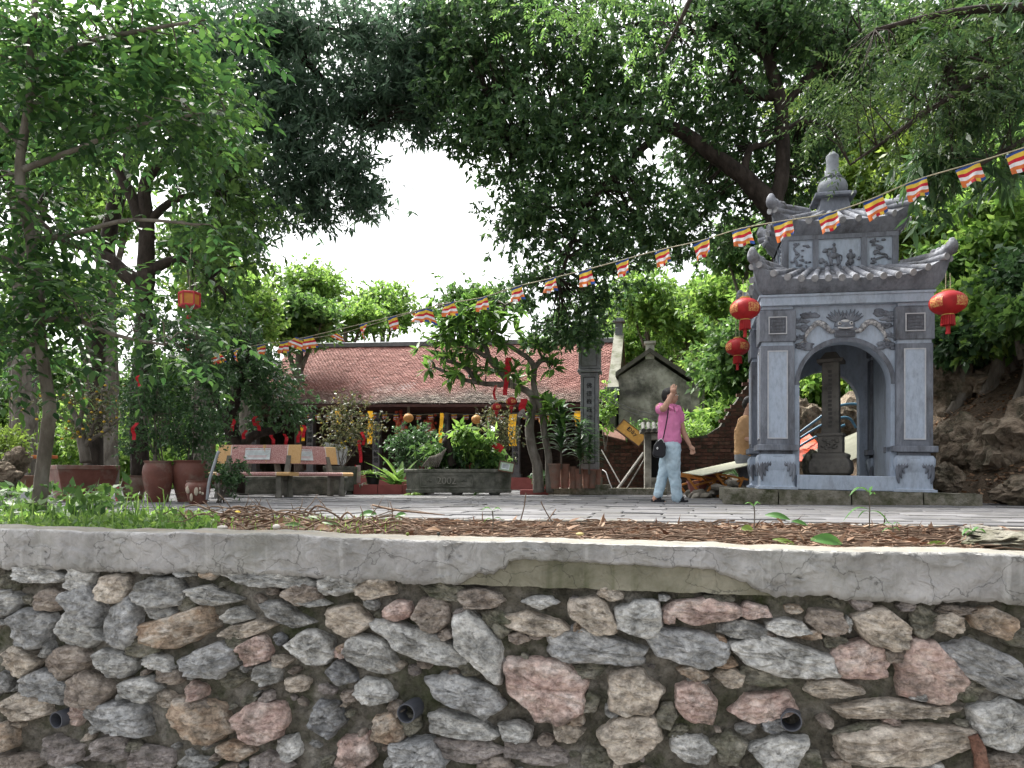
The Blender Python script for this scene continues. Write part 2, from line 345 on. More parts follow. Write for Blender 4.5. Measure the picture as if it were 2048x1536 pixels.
zs(650, [(90,480,260,105,-5,'lg'),(290,495,200,125,0,'tn'),(125,675,250,150,10,'tn'),(440,620,180,105,0,'pk'),(630,650,210,160,10,'br'),(555,810,490,150,24,'lg'),(905,825,400,190,52,'lg'),(1230,710,370,120,8,'tn'),(1240,578,190,60,0,'lg'),(1540,650,270,190,32,'tn'),(1630,530,120,85,0,'tn'),(1790,670,240,210,0,'lg'),(1570,845,500,160,8,'b'),(1970,660,70,80,0,'pk'),(1455,725,70,45,15,'or'),(1220,772,90,30,0,'br'),(1110,785,120,70,0,'br'),(700,765,80,50,0,'br'),(115,855,90,50,0,'or'),(280,870,300,150,28,'lg'),(120,985,150,130,38,'dk'),(300,1085,220,135,12,'lg'),(810,1095,450,190,14,'b'),(1290,1060,500,345,12,'pk'),(1760,1080,310,225,12,'tn'),(1760,1335,330,250,0,'tn'),(780,1285,400,130,6,'lg'),(370,1300,190,160,0,'or'),(1100,1315,180,100,10,'lg'),(1390,1310,170,120,22,'tn'),(1430,1250,100,45,-8,'or'),(560,1450,290,170,5,'b'),(200,1440,200,170,40,'pk'),(850,940,170,105,0,'ms'),(590,925,100,60,0,'br'),(800,1420,330,120,0,'mv'),(1200,1440,400,110,0,'mv'),(960,1510,180,80,0,'br'),(900,560,260,110,5,'br'),(690,520,260,100,15,'ms'),(1060,450,200,60,0,'ms'),(500,1270,120,110,0,'ms'),(1560,1460,160,120,0,'ms'),(1520,1150,100,120,0,'ms'),(1500,960,200,90,0,'ms'),(420,1180,90,70,0,'br'),(1950,1230,120,140,0,'ms'),(1000,690,180,120,30,'ms')])
zs(1348, [(165,635,380,130,0,'pk'),(455,628,170,75,0,'pk'),(370,735,280,90,5,'g'),(650,720,240,95,5,'lg'),(680,622,90,50,0,'or'),(870,690,210,140,22,'br'),(990,705,40,80,0,'lg'),(1200,735,300,180,28,'tn'),(770,765,130,58,-15,'or'),(270,795,60,55,10,'or'),(530,770,90,60,0,'br'),(100,835,440,180,12,'b'),(620,885,550,180,12,'lg'),(1070,905,290,220,-15,'pk'),(1450,975,330,280,10,'pk'),(1800,965,520,200,22,'b'),(1560,705,150,105,0,'tn'),(1800,690,230,135,20,'or'),(1590,622,200,50,0,'br'),(290,922,140,52,0,'or'),(115,982,150,72,10,'or'),(320,1012,160,105,10,'tn'),(130,1035,120,30,0,'g'),(820,992,90,40,0,'or'),(120,1145,265,205,10,'pk'),(520,1172,290,150,-16,'pk'),(880,1072,330,95,-5,'tn'),(1280,1195,620,95,-3,'tn'),(1390,1112,110,42,0,'g'),(560,1275,150,95,5,'dk'),(1240,1250,90,40,0,'pk'),(90,1410,210,155,0,'lg'),(590,1435,280,160,-22,'lg'),(1300,1385,830,210,-8,'tn'),(1870,1275,330,250,0,'lg'),(1430,1512,220,60,0,'lg'),(930,1505,130,55,0,'tn'),(510,1000,330,110,5,'ms'),(1080,1320,330,90,-8,'ms'),(1640,1060,220,150,0,'ms'),(1420,690,140,160,0,'ms'),(310,1420,180,170,0,'ms'),(760,1480,160,110,0,'ms'),(260,560,170,60,0,'ms'),(1880,1490,300,90,0,'br'),(1240,860,120,120,0,'br'),(920,800,120,70,0,'ms'),(450,830,110,50,0,'br'),(1960,780,160,110,0,'ms')])
def stone(cs, cz, w, h, ang, kind, seed):
    rr = random.Random(seed); nA, nR = 52, 11
    K = rr.randint(5, 8); base = rr.uniform(0, 6.28)
    pl = [(base + 6.283 * k / K + rr.uniform(-.36, .36), rr.uniform(.74, 1.06)) for k in range(K)]
    fac = [(rr.uniform(-1.0, 1.0), rr.uniform(-1.1, .7), rr.uniform(.85, 1.3)) for _ in range(5)]
    dep = min(.088, .034 + .29 * min(w, h)) * rr.uniform(.8, 1.15)
    if kind in ('ms', 'mv'): dep *= .55
    ca, sa = math.cos(-ang), math.sin(-ang); vv = []; ox = rr.uniform(0, 99)
    for k in range(nR + 1):
        q = [1.08, 1.04, 1.0, .96, .90, .81, .70, .58, .45, .31, .16, 0.0][k]
        for j in range(nA if k < nR else 1):
            t = 6.2832 * j / nA
            r = min(d_ / max(.28, math.cos(t - a_)) if math.cos(t - a_) > .2 else 9 for a_, d_ in pl); r = min(r, 1.25)
            r *= 1 + .09 * fbm(math.cos(t) * 2.2 + ox, math.sin(t) * 2.2, 1.0, 5)
            x, y = q * r * math.cos(t), q * r * math.sin(t)
            e = [-.5, .2, .66, .88, .97, 1, 1, 1, 1, 1, 1, 1][k]
            top = min(h_ + a_ * x * .5 + b_ * y * .5 for a_, b_, h_ in fac)
            dd = dep * (e * max(.35, top) if e > 0 else e) + .018 * fbm((x + ox) * 2.2 * w / .2, y * 4.6 * h / .2, ox, 5) * (k > 1) + .016 * (abs(fbm((x + ox) * 3.5 * w / .2, y * 8 * h / .2, ox, 5)) - .2) * (k > 1)
            lx, lz = x * w / 2, y * h / 2
            vv.append((lx * ca - lz * sa, -dd, lx * sa + lz * ca))
    fs = [(k * nA + j, k * nA + (j + 1) % nA, (k + 1) * nA + (j + 1) % nA, (k + 1) * nA + j) for k in range(nR - 1) for j in range(nA)]
    fs += [((nR - 1) * nA + j, (nR - 1) * nA + (j + 1) % nA, nR * nA) for j in range(nA)]
    m = MB(); m.add(vv, [tuple(f) for f in fs]); o = m.build('stone', M_st[kind], wall, smooth=24); o.location = (cs, -.012, cz); return o
placed = []
for i, (u, v, w, h, a, c) in enumerate(ST):
    s, z = wall_sz(u, v); d = WA.y + WX.y * s
    stone(s, z, px(w, d) * 1.10, px(h, d) * 1.16, R(a), c, 100 + i); placed.append((s, z, px(w, d) * .5, px(h, d) * .5))
PIPES = [(148, 1428, 16), (831, 1414, 19), (1580, 1428, 20)]
pp = [wall_sz(u, v) for u, v, r in PIPES]
# small fillers in the joints and beyond the frame
rr = random.Random(5); cnt = 0
for t in range(6000):
    s = rr.uniform(-1.1, WL + 1.1); z = rr.uniform(-1.25, -.20)
    inside = 0 < s < WL and z > -1.06 - .1
    big = not inside
    w = rr.uniform(.14, .34) if big else rr.uniform(.03, .10); h = w * rr.uniform(.45, .8)
    if any(((s - a) / (A + w * .45)) ** 2 + ((z - c) / (B + h * .45)) ** 2 < 1 for a, c, A, B in placed): continue
    if any(math.hypot(s - a, z - c) < .09 + w / 2 for a, c in pp): continue
    stone(s, z, w, h, rr.uniform(-.5, .5), rr.choice(['ms', 'br', 'g', 'tn', 'mv', 'ms'] if not big else ['lg', 'g', 'b', 'tn', 'pk', 'br']), 3000 + t)
    placed.append((s, z, w / 2, h / 2)); cnt += 1
    if cnt > 190: break
# weep pipes
M_pvc = plain('dark_pvc', (.07, .075, .09), .45); M_hole = plain('pipe_dark', (.01, .01, .01), .9)
for (u, v, r), (s, z) in zip(PIPES, pp):
    d = WA.y + WX.y * s; ro = px(r, d); T = Matrix.Translation((s, 0, z)) @ Matrix.Rotation(R(90), 4, 'X') @ Matrix.Rotation(R(-8), 4, 'Y')
    b = MB(); b.lathe([(ro * .88, -.10), (ro * .88, .105), (ro, .105), (ro, -.1)], n=28, cap=False, M=T); b.build('drain_pipe', M_pvc, wall, smooth=40)
    b = MB(); b.lathe([(ro * .9, -.03), (.001, -.03)], n=20, cap=False, M=T); b.build('pipe_silt', M_soil, wall)
# concrete cap: core slab and hand-smeared plaster coat with a ragged lower lip, broken away over the older cast concrete
M_cap = bpy.data.materials.new('cap_plaster'); M_cap.use_nodes = True
def cap_nodes(m, cA, cB, streakc, top):
    nt = m.node_tree; L = nt.links.new; b = nt.nodes['Principled BSDF']; b.inputs['Roughness'].default_value = .85; b.inputs['Specular IOR Level'].default_value = .25
    tc = nd(nt, 'ShaderNodeTexCoord')
    n1 = nd(nt, 'ShaderNodeTexNoise'); n1.inputs['Scale'].default_value = 4; n1.inputs['Detail'].default_value = 9; n1.inputs['Roughness'].default_value = .68; L(tc.outputs['Object'], n1.inputs['Vector'])
    r1 = ramp(nt, [(.3, cA), (.7, cB)]); L(n1.outputs['Fac'], r1.inputs[0])
    mp = nd(nt, 'ShaderNodeMapping'); mp.inputs['Scale'].default_value = (14, 1, .9); L(tc.outputs['Object'], mp.inputs[0])
    n2 = nd(nt, 'ShaderNodeTexNoise'); n2.inputs['Scale'].default_value = 1.3; n2.inputs['Detail'].default_value = 5; L(mp.outputs[0], n2.inputs['Vector'])
    r2 = ramp(nt, [(.56, (0, 0, 0)), (.74, (.65, .65, .65))]); L(n2.outputs['Fac'], r2.inputs[0])
    mx = nd(nt, 'ShaderNodeMix', data_type='RGBA'); L(r2.outputs[0], mx.inputs['Factor']); L(r1.outputs[0], mx.inputs['A']); mx.inputs['B'].default_value = col(streakc)
    mp3 = nd(nt, 'ShaderNodeMapping'); mp3.inputs['Scale'].default_value = (6, 1, .7); mp3.inputs['Location'].default_value = (3.3, 0, 0); L(tc.outputs['Object'], mp3.inputs[0])
    n4 = nd(nt, 'ShaderNodeTexNoise'); n4.inputs['Scale'].default_value = 1.0; n4.inputs['Detail'].default_value = 6; L(mp3.outputs[0], n4.inputs['Vector'])
    r4 = ramp(nt, [(.62, (0, 0, 0)), (.78, (.6, .6, .6))]); L(n4.outputs['Fac'], r4.inputs[0])
    m4 = nd(nt, 'ShaderNodeMix', data_type='RGBA'); L(r4.outputs[0], m4.inputs['Factor']); L(mx.outputs['Result'], m4.inputs['A']); m4.inputs['B'].default_value = col(top)
    wv = nd(nt, 'ShaderNodeTexNoise'); wv.inputs['Scale'].default_value = 5; wv.inputs['Detail'].default_value = 6; L(tc.outputs['Object'], wv.inputs['Vector'])
    vm = nd(nt, 'ShaderNodeVectorMath', operation='MULTIPLY_ADD'); L(wv.outputs['Color'], vm.inputs[0]); vm.inputs[1].default_value = (.35, .35, .35); L(tc.outputs['Object'], vm.inputs[2])
    vo = nd(nt, 'ShaderNodeTexVoronoi', feature='DISTANCE_TO_EDGE'); vo.inputs['Scale'].default_value = 3.2; L(vm.outputs[0], vo.inputs['Vector'])
    r5 = ramp(nt, [(.0, (.45, .45, .45)), (.012, (1, 1, 1))]); L(vo.outputs['Distance'], r5.inputs[0])
    n6 = nd(nt, 'ShaderNodeTexNoise'); n6.inputs['Scale'].default_value = 1.6; n6.inputs['Detail'].default_value = 8; n6.inputs['Roughness'].default_value = .7; L(tc.outputs['Object'], n6.inputs['Vector'])
    r6 = ramp(nt, [(.36, (.62, .63, .58)), (.58, (1.05, 1.05, 1.05))]); L(n6.outputs['Fac'], r6.inputs[0])
    m5 = nd(nt, 'ShaderNodeMix', data_type='RGBA', blend_type='MULTIPLY'); m5.inputs['Factor'].default_value = 1; L(m4.outputs['Result'], m5.inputs['A']); L(r5.outputs[0], m5.inputs['B'])
    m6 = nd(nt, 'ShaderNodeMix', data_type='RGBA', blend_type='MULTIPLY'); m6.inputs['Factor'].default_value = 1; L(m5.outputs['Result'], m6.inputs['A']); L(r6.outputs[0], m6.inputs['B'])
    L(m6.outputs['Result'], b.inputs['Base Color'])
    n3 = nd(nt, 'ShaderNodeTexNoise'); n3.inputs['Scale'].default_value = 13; n3.inputs['Detail'].default_value = 8; n3.inputs['Distortion'].default_value = 1.2; L(tc.outputs['Object'], n3.inputs['Vector'])
    bp = nd(nt, 'ShaderNodeBump'); bp.inputs['Strength'].default_value = .9; bp.inputs['Distance'].default_value = .035; L(n3.outputs['Fac'], bp.inputs['Height']); L(bp.outputs[0], b.inputs['Normal'])
cap_nodes(M_cap, (.20, .197, .195), (.38, .375, .37), (.50, .50, .495), (.24, .18, .115))
M_cap2 = bpy.data.materials.new('cast_concrete_mossy'); M_cap2.use_nodes = True
cap_nodes(M_cap2, (.10, .10, .065), (.27, .255, .205), (.075, .085, .04), (.06, .075, .03))
M_captop = mat('cap_top', [(.15, .143, .125), (.25, .243, .215)], scale=8, rough=.95, bump=.6, bscale=30, stain=(.22, .19, .15), sscale=5)
cap = None
n_s, n_z = 760, 26
def wave(s): return .010 * fbm(s * 1.1, 0, 9) + .006 * fbm(s * 4, 0, 4)
vv = []
g0, _ = wall_sz(925, 1140); g1, _ = wall_sz(1545, 1140)
for j in range(n_z):
    t = j / (n_z - 1)
    for i in range(n_s):
        s = S0 + (S1 - S0) * i / (n_s - 1)
        bot = -.205 + .016 * fbm(s * 2.2, 3.3, 1) + .010 * fbm(s * 11, 1.3, 1) + .009 * fbm(s * 30, 5.3, 1)
        kq = min(max((s - g0 + .12 * fbm(s * 3, 1.1, 1)) / .22, 0), 1) * min(max((g1 - s + .12 * fbm(s * 3, 4.1, 1)) / .30, 0), 1)
        if s > g0 - .2 and s < g1 + .3: kq = kq + .35 * fbm(s * 7, 6.2, 1) * (0 < kq < 1); kq = min(max(kq, 0), 1); bot = bot * (1 - kq) + kq * (-.082 - .02 * (s - g0) / (g1 - g0) + .010 * fbm(s * 9, 2.2, 1) + .006 * fbm(s * 28, 2.2, 1))
        z = wtop(s) + wave(s) + bot * t
        out = .075 + .014 * fbm(s * 2.4, z * 2.4, 1) + .007 * fbm(s * 8, z * 8, 4) + .010 * (1 if fbm(s * 2.1 + 4, z * 3.5, 7, 5) > .12 + .1 * t else 0) + .005 * (1 if fbm(s * 4.5, z * 7, 3, 5) > .1 else 0) - (.012 if t < .02 else 0) - (.02 * max(0, t - .9) * 10)
        vv.append((s, -out, z))
fs = [(j * n_s + i, (j + 1) * n_s + i, (j + 1) * n_s + i + 1, j * n_s + i + 1) for j in range(n_z - 1) for i in range(n_s - 1)]
o0 = len(vv); vv += [(vv[(n_z - 1) * n_s + i][0], -.01, vv[(n_z - 1) * n_s + i][2] + .008) for i in range(n_s)]
fs += [((n_z - 1) * n_s + i, o0 + i, o0 + i + 1, (n_z - 1) * n_s + i + 1) for i in range(n_s - 1)]
b = MB(); b.add(vv, fs); b.build('plaster_coat', M_cap, wall, smooth=60)
vt = []
for j in range(6):
    for i in range(n_s):
        s = S0 + (S1 - S0) * i / (n_s - 1); y = -vv[i][1] * -1 if j == 0 else -.06 + .28 * j / 5 + (.02 * fbm(s * 6, 2, 3) if j == 5 else 0)
        vt.append((s, vv[i][1] if j == 0 else y, wtop(s) + wave(s) + (.004 * fbm(s * 9, y * 9, 2) if j else 0) - (.05 if j == 5 else 0)))
b = MB(); b.add(vt, [(j * n_s + i, j * n_s + i + 1, (j + 1) * n_s + i + 1, (j + 1) * n_s + i) for j in range(5) for i in range(n_s - 1)]); b.build('cap_top', M_captop, wall, smooth=60)
b = MB(); cs_ = 90; vv2 = []
for j in range(8):
    for i in range(cs_):
        s = g0 - .1 + (g1 - g0 + .2) * i / (cs_ - 1); z = wtop(s) - .05 - .155 * j / 7; vv2.append((s, -.052 - .002 * fbm(s * 6, z * 6, 1), z - (.006 * fbm(s * 12, 0, 0) if j == 7 else 0)))
b.add(vv2, [(j * cs_ + i, (j + 1) * cs_ + i, (j + 1) * cs_ + i + 1, j * cs_ + i + 1) for j in range(7) for i in range(cs_ - 1)]); b.build('old_concrete', M_cap2, wall, smooth=60)
# soil bed behind the wall, up to the plaza kerb
bed = MB(); vv = []; nb = 150; mb_ = 16
def bed_pt(s, t):
    P = WA + WX * s - WN * .12; lx = (P - K0).dot(KX); Q = K0 + KX * (lx + .2) - KY * .012
    return P.lerp(Q, t)
def bed_z(p): 
    mound = .055 * math.exp(-((p.x + 1.9) / 1.0) ** 2 - ((p.y - 4.8) / .7) ** 2)
    return -.032 + .02 * fbm(p.x * 1.7, p.y * 1.7, 3) + .012 * fbm(p.x * 6, p.y * 6, 3) + mound
for j in range(mb_):
    for i in range(nb):
        p = bed_pt(S0 + (S1 - S0) * i / (nb - 1), j / (mb_ - 1)); vv.append((p.x, p.y, bed_z(p) - (.04 if j == 0 else 0)))
bed.add(vv, [(j * nb + i, j * nb + i + 1, (j + 1) * nb + i + 1, (j + 1) * nb + i) for j in range(mb_ - 1) for i in range(nb - 1)])
tag(bed.build('soil_bed', M_soil, smooth=180), kind='structure')
# ================================================================== STELE PAVILION (grey gate house)
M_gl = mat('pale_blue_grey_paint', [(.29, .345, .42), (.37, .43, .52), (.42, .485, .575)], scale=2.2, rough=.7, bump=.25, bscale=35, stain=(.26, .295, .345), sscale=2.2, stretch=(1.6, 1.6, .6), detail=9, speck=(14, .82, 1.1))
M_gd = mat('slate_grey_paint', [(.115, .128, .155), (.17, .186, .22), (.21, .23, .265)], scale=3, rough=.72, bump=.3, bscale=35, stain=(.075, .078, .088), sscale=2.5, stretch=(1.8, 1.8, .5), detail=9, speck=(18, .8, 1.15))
M_gr = mat('roof_grey', [(.11, .115, .135), (.20, .21, .24), (.34, .355, .385)], scale=6, rough=.85, bump=.6, bscale=30, stain=(.06, .06, .06), sscale=4)
M_plinth = mat('mossy_plinth_stone', [(.08, .075, .05), (.17, .16, .125), (.25, .235, .20)], scale=9, rough=.95, bump=1.0, bscale=24, bdist=.03, stain=(.05, .055, .025), sscale=4)
M_dragon = mat('relief_pale', [(.12, .12, .13), (.30, .30, .31), (.52, .52, .52)], scale=26, rough=.6, bump=.6, bscale=60, lo=.4, hi=.62)
gate = thing('stele_pavilion', 'blue-grey stele pavilion with arched opening, dragon relief and two upturned roofs', 'pavilion', (4.05, 9.1, 0), R(-13))
GD, GC = 1.7, .85
# plinth stones
rr = random.Random(3); xs_ = [-1.44, -.80, .02, .80, 1.42]
for i in range(4):
    b = MB(); n = 10; w = xs_[i + 1] - xs_[i] - .015; h = .185; vv, fs = [], []
    bm = bmesh.new(); bmesh.ops.create_cube(bm, size=1.0); bmesh.ops.subdivide_edges(bm, edges=bm.edges[:], cuts=6, use_grid_fill=True)
    for v_ in bm.verts:
        p = V(v_.co.x * w + (xs_[i] + xs_[i + 1]) / 2, v_.co.y * .5 + .03, v_.co.z * h + h / 2 - .02)
        v_.co = p + V(0, 1, .5) * (.018 * fbm(p.x * 5, p.y * 5 + 3, p.z * 5)) + V(0, .008, .006) * fbm(p.x * 14, p.z * 14, p.y * 9)
    me = bpy.data.meshes.new('plinth_stone'); bm.to_mesh(me); bm.free(); me.materials.append(M_plinth); finish(me, 'plinth_stone', gate, 50)
b = MB(); b.box((0, 1.1, .075), (2.8, 1.7, .17)); b.build('plinth_core', M_plinth, gate)
# four piers
def prof_box(b, cx, cy, w, z0, z1, mi=0): b.box((cx, cy, (z0 + z1) / 2), (w, w, z1 - z0), mi=mi)
def foot(cx, cy):
    p = gate
    half = [(.225, .172), (.222, .20), (.185, .215), (.172, .26), (.18, .33), (.205, .42), (.225, .50), (.228, .56), (.205, .60), (.18, .605)]
    ol = [(-x, z) for x, z in half] + [(x, z) for x, z in reversed(half)]
    b = MB(); b.prism(ol, .40, Matrix.Translation((cx, cy - .20, 0)))
    b.prism(ol, .40, Matrix.Translation((cx, cy, 0)) @ Matrix.Rotation(R(90), 4, 'Z') @ Matrix.Translation((0, -.201, 0)))
    fo = b.build('scroll_foot', M_gl, gate, smooth=35)
    b = MB()
    for sg in (-1, 1):
        for k in range(4):
            x0 = sg * (.03 + .035 * k); z0 = .565 - .006 * k
            pts = [(x0, z0), (x0 + sg * .035, z0 - .03), (sg * (.10 + .03 * k), .47 - .01 * k), (sg * (.105 + .028 * k), .40 - .02 * k + .03 * (3 - k)), (sg * (.085 + .03 * k), .36 - .03 * k + .03 * (3 - k))]
            b.tube(spline([V(cx + x, cy - .205, z) for x, z in pts], 4), lerps([.008, .02, .026, .022, .008], 17), 6)
    b.prism([(-.055, .575), (.055, .575), (.035, .535), (0, .505), (-.035, .535)], .03, Matrix.Translation((cx, cy - .222, 0)))
    if cx < 0:
        for sg in (-1, 1):
            for k in range(3):
                pts = [(sg * (.03 + .04 * k), .56), (sg * (.11 + .03 * k), .47), (sg * (.09 + .03 * k), .33 + .03 * (2 - k))]
                b.tube(spline([V(cx - .205, cy + x, z) for x, z in pts], 4), lerps([.01, .026, .01], 9), 6)
    b.build('scroll_carving', M_gd, fo, smooth=180)
    b = MB(); b.box((cx, cy, .185), (.47, .47, .03)); b.build('foot_slab', M_gl, fo)
def pier(cx, cy, front):
    foot(cx, cy)
    b = MB(); prof_box(b, cx, cy, .36, .605, .645); prof_box(b, cx, cy, .49, .645, .72); b.build('base_moulding', M_gd, gate, bevel=.008)
    b = MB(); prof_box(b, cx, cy, .40, .72, 1.945); sh = b.build('shaft', M_gd, gate, bevel=.006)
    sides = [(0, -1)] + ([(-1, 0)] if cx < 0 else [])
    for dx, dy in sides:
        f = MB(); w, z0, z1 = .225, .80, 1.875; t = .014
        def pl(x, z, ww, hh, out, mi):
            if dy: f.box((cx + x, cy - .20 - out, z), (ww, .012, hh), mi=mi)
            else: f.box((cx - .20 - out, cy + x, z), (.012, ww, hh), mi=mi)
        pl(0, (z0 + z1) / 2, w, z1 - z0, .001, 0)
        for sx in (-1, 1): pl(sx * w / 2, (z0 + z1) / 2, t, z1 - z0 + t, .006, 1)
        pl(0, z0, w - t, t, .0062, 1); pl(0, z1, w - t, t, .0062, 1)
        f.build('shaft_panel', [M_gl, M_glw], sh)
    b = MB(); prof_box(b, cx, cy, .37, 1.945, 1.99, 0); b.build('neck', M_gl, gate); b = MB(); prof_box(b, cx, cy, .36, 2.395, 2.432); b.build('neck', M_gl, gate)
    b = MB(); prof_box(b, cx, cy, .43, 1.99, 2.375); b.box((cx, cy, 2.385), (.40, .40, .02)); bl = b.build('capital_block', M_gd, gate, bevel=.012)
    f = MB(); w = .205; zc = 2.19
    for sx in (-1, 1): f.box((cx + sx * w / 2, cy - .222, zc), (.012, .014, w + .012)); f.box((cx, cy - .2225, zc + sx * w / 2), (w - .012, .014, .012))
    f.build('seal_frame', M_glw, bl)
    f = MB()
    for q in range(5): f.box((cx, cy - .219, zc + .08 - .038 * q), (.17 if q % 2 == 0 else .12, .012, .011))
    for q, xx in enumerate((-.08, .08, 0, -.045, .045, -.08, .08)): f.box((cx + xx, cy - .2195, zc + (.045, .045, .06, -.02, -.02, -.06, -.06)[q]), (.011, .012, (.05, .05, .05, .05, .05, .045, .045)[q]))
    f.build('longevity_seal', M_gd2, bl)
M_glw = mat('worn_white_edge', [(.36, .37, .40), (.50, .51, .53)], scale=12, rough=.7, bump=.2)
M_gd2 = mat('dark_slate_paint', [(.075, .08, .095), (.125, .13, .15)], scale=8, rough=.7, bump=.3)
for cx in (-.785, .765):
    pier(cx, .20, True); pier(cx, GD - .20, False)
# arched walls front and back, closed flanks, vault ceiling
def arch_outline(hw, z0, spring, top, out):
    n = 26; arc = [(hw * math.cos(math.pi * i / n), spring + hw * math.sin(math.pi * i / n)) for i in range(n + 1)]
    return [(-out, z0), (-out, top), (out, top), (out, z0), (hw, z0)] + arc + [(-hw, z0)]
b = MB(); b.prism(arch_outline(.52, .17, 1.47, 2.432, .61), .22, Matrix.Translation((0, .075, 0))); b.build('arch_wall', M_gl, gate, smooth=40)
b = MB(); b.prism(arch_outline(.46, .17, 1.36, 2.432, .61), .16, Matrix.Translation((0, GD - .235, 0))); b.build('arch_wall', M_gl, gate, smooth=40)
n = 26; rim = MB()
for i in range(n):
    a0, a1 = math.pi * i / n, math.pi * (i + 1) / n
    q = [(.522 * math.cos(a), 1.47 + .522 * math.sin(a)) for a in (a0, a1)] + [(.575 * math.cos(a), 1.47 + .575 * math.sin(a)) for a in (a1, a0)]
    rim.prism(q, .018, Matrix.Translation((0, .062, 0)))
rim.build('arch_rim', M_gd, gate)
for sx in (-1, 1):
    b = MB(); b.box((sx * .70, GC, 1.30), (.20, GD - .82, 2.26)); b.build('flank_wall', M_gl, gate)
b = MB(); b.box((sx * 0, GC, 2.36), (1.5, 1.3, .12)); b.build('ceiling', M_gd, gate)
b = MB(); b.box((.02, .15, .262), (1.16, .30, .18)); b.build('sill', M_gl, gate, bevel=.008)
b = MB(); b.box((0, GC, .30), (1.2, 1.2, .10)); b.build('floor_block', M_plinth, gate)
b = MB(); b.box((-.01, GC, 2.503), (1.95, GD + .06, .14)); b.box((-.01, GC, 2.55), (1.99, GD + .10, .03)); b.build('cornice', M_gl, gate, bevel=.006)
# roofs
def roof(name, rings, nt_, lift_pow=5.0):
    per = []; n = 24
    for sd in range(4):
        for i in range(n):
            t = -1 + 2 * i / n
            per.append([(t, -1), (1, t), (-t, 1), (-1, -t)][sd])
    vv = []
    for hx, hy, z, lift in rings:
        for sx, sy in per:
            c = (abs(sx) * abs(sy)) ** lift_pow; k = 1 + .05 * c * (lift > .02)
            vv.append((sx * hx * k, GC + sy * hy * k, z + lift * c))
    m = len(per); fs = [(r * m + i, r * m + (i + 1) % m, (r + 1) * m + (i + 1) % m, (r + 1) * m + i) for r in range(len(rings) - 1) for i in range(m)]
    fs.append(tuple(range((len(rings) - 1) * m, len(rings) * m)))
    b = MB(); b.add(vv, fs); b.m = [0 if r < 3 else 1 for r in range(len(rings) - 1) for i in range(m)] + [1]
    o = b.build(name, [M_gd, M_gr], gate, smooth=40)
    # cover tiles with round end caps
    E, Mid, Top = rings[3], rings[4], rings[5]
    for sd in range(4):
        cnt = nt_ if sd % 2 == 0 else nt_ - 2
        for i in range(cnt):
            t = -.93 + 1.86 * i / (cnt - 1)
            def P(r, tt):
                hx, hy, z, lift = r; sx, sy = [(tt, -1), (1, tt), (-tt, 1), (-1, -tt)][sd]; c = (abs(sx) * abs(sy)) ** lift_pow; k = 1 + .05 * c * (lift > .02)
                return V(sx * hx * k, GC + sy * hy * k, z + lift * c + .012)
            e, md, tp = P(E, t), P(Mid, t * .99), P(Top, t * .98)
            out = (e - md).normalized(); e2 = e + out * random.uniform(.015, .045)
            q = MB(); q.tube([e2, e.lerp(md, .5), md, tp], [.040, .038, .036, .034], 9); tl = q.build('cover_tile', M_gr, o, smooth=50)
            q = MB(); q.tube([e2 + out * .001, e2 + out * .012], [.042, .042], 10); q.build('tile_end', M_glw2, tl, smooth=40)
    # corner ridges
    for sx in (-1, 1):
        for sy in (-1, 1):
            hx, hy, z, lift = E
            tip = V(sx * hx * 1.04, GC + sy * hy * 1.05, z + lift + .04); tp = V(sx * Top[0], GC + sy * Top[1], Top[2] + .03)
            md = V(sx * Mid[0] * 1.0, GC + sy * Mid[1], Mid[2] + Mid[3] * .9 + .05)
            pts = spline([tp, md, md.lerp(tip, .55) - V(0, 0, .035), tip, tip + V(sx * .005, sy * .005, .09)], 5)
            q = MB(); q.tube(pts, lerps([.055, .06, .065, .075, .035], len(pts)), 8)
            for k in range(5):
                p = pts[8 + k * 2]; q.ball(p + V(0, 0, .05), (.045, .045, .05), 6, 5)
            q.build('corner_ridge', M_gr, o, smooth=180)
    return o
M_glw2 = mat('tile_end_paint', [(.16, .165, .175), (.28, .285, .30), (.36, .37, .38)], scale=14, rough=.8, bump=.4)
roof('lower_roof', [(.97, GD / 2 + .045, 2.572, 0), (.99, GD / 2 + .09, 2.61, .06), (1.04, GD / 2 + .15, 2.67, .22), (1.05, GD / 2 + .16, 2.71, .25), (.90, .74, 2.83, .10), (.71, .50, 2.95, 0)], 14)
# upper storey with relief panels
b = MB(); b.box((0, GC, 3.16), (1.34, .94, .48)); b.build('upper_body', M_gl, gate)
for x, w in ((-.645, .07), (-.285, .07), (.285, .07), (.645, .07)): b = MB(); b.box((x, GC - .478, 3.16), (w, .03, .44)); b.build('panel_post', M_gd, gate)
for z_, h_ in ((2.955, .06), (3.372, .055)): b = MB(); b.box((0, GC - .479, z_), (1.36, .034, h_)); b.build('panel_rail', M_gd, gate)
for y in (GC - .44, GC, GC + .44): b = MB(); b.box((-.675, y, 3.16), (.03, .06, .43)); b.build('panel_post', M_gd, gate)
def blobs_relief(b, pts, y):
    for x, z, rx, rz in pts: b.ball((x, y, z), (rx, .028, rz), 8, 5)
def branchy(b, x0, z0, w, h, y, seed):
    r2 = random.Random(seed); p = V(x0 - w * .2, y, z0 - h * .45); pts = [p]
    for k in range(6): p = V(x0 + r2.uniform(-.4, .4) * w, y, z0 - h * .45 + h * .9 * (k + 1) / 6); pts.append(p)
    b.tube(spline(pts, 4), .014, 6)
    for k in range(16): b.ball((x0 + r2.uniform(-.5, .5) * w, y, z0 + r2.uniform(-.5, .5) * h), (r2.uniform(.012, .035), .022, r2.uniform(.010, .022)), 7, 4)
yr = GC - .475
b = MB(); branchy(b, -.465, 3.16, .22, .32, yr, 4); b.build('plant_relief', M_gd, gate, smooth=180)
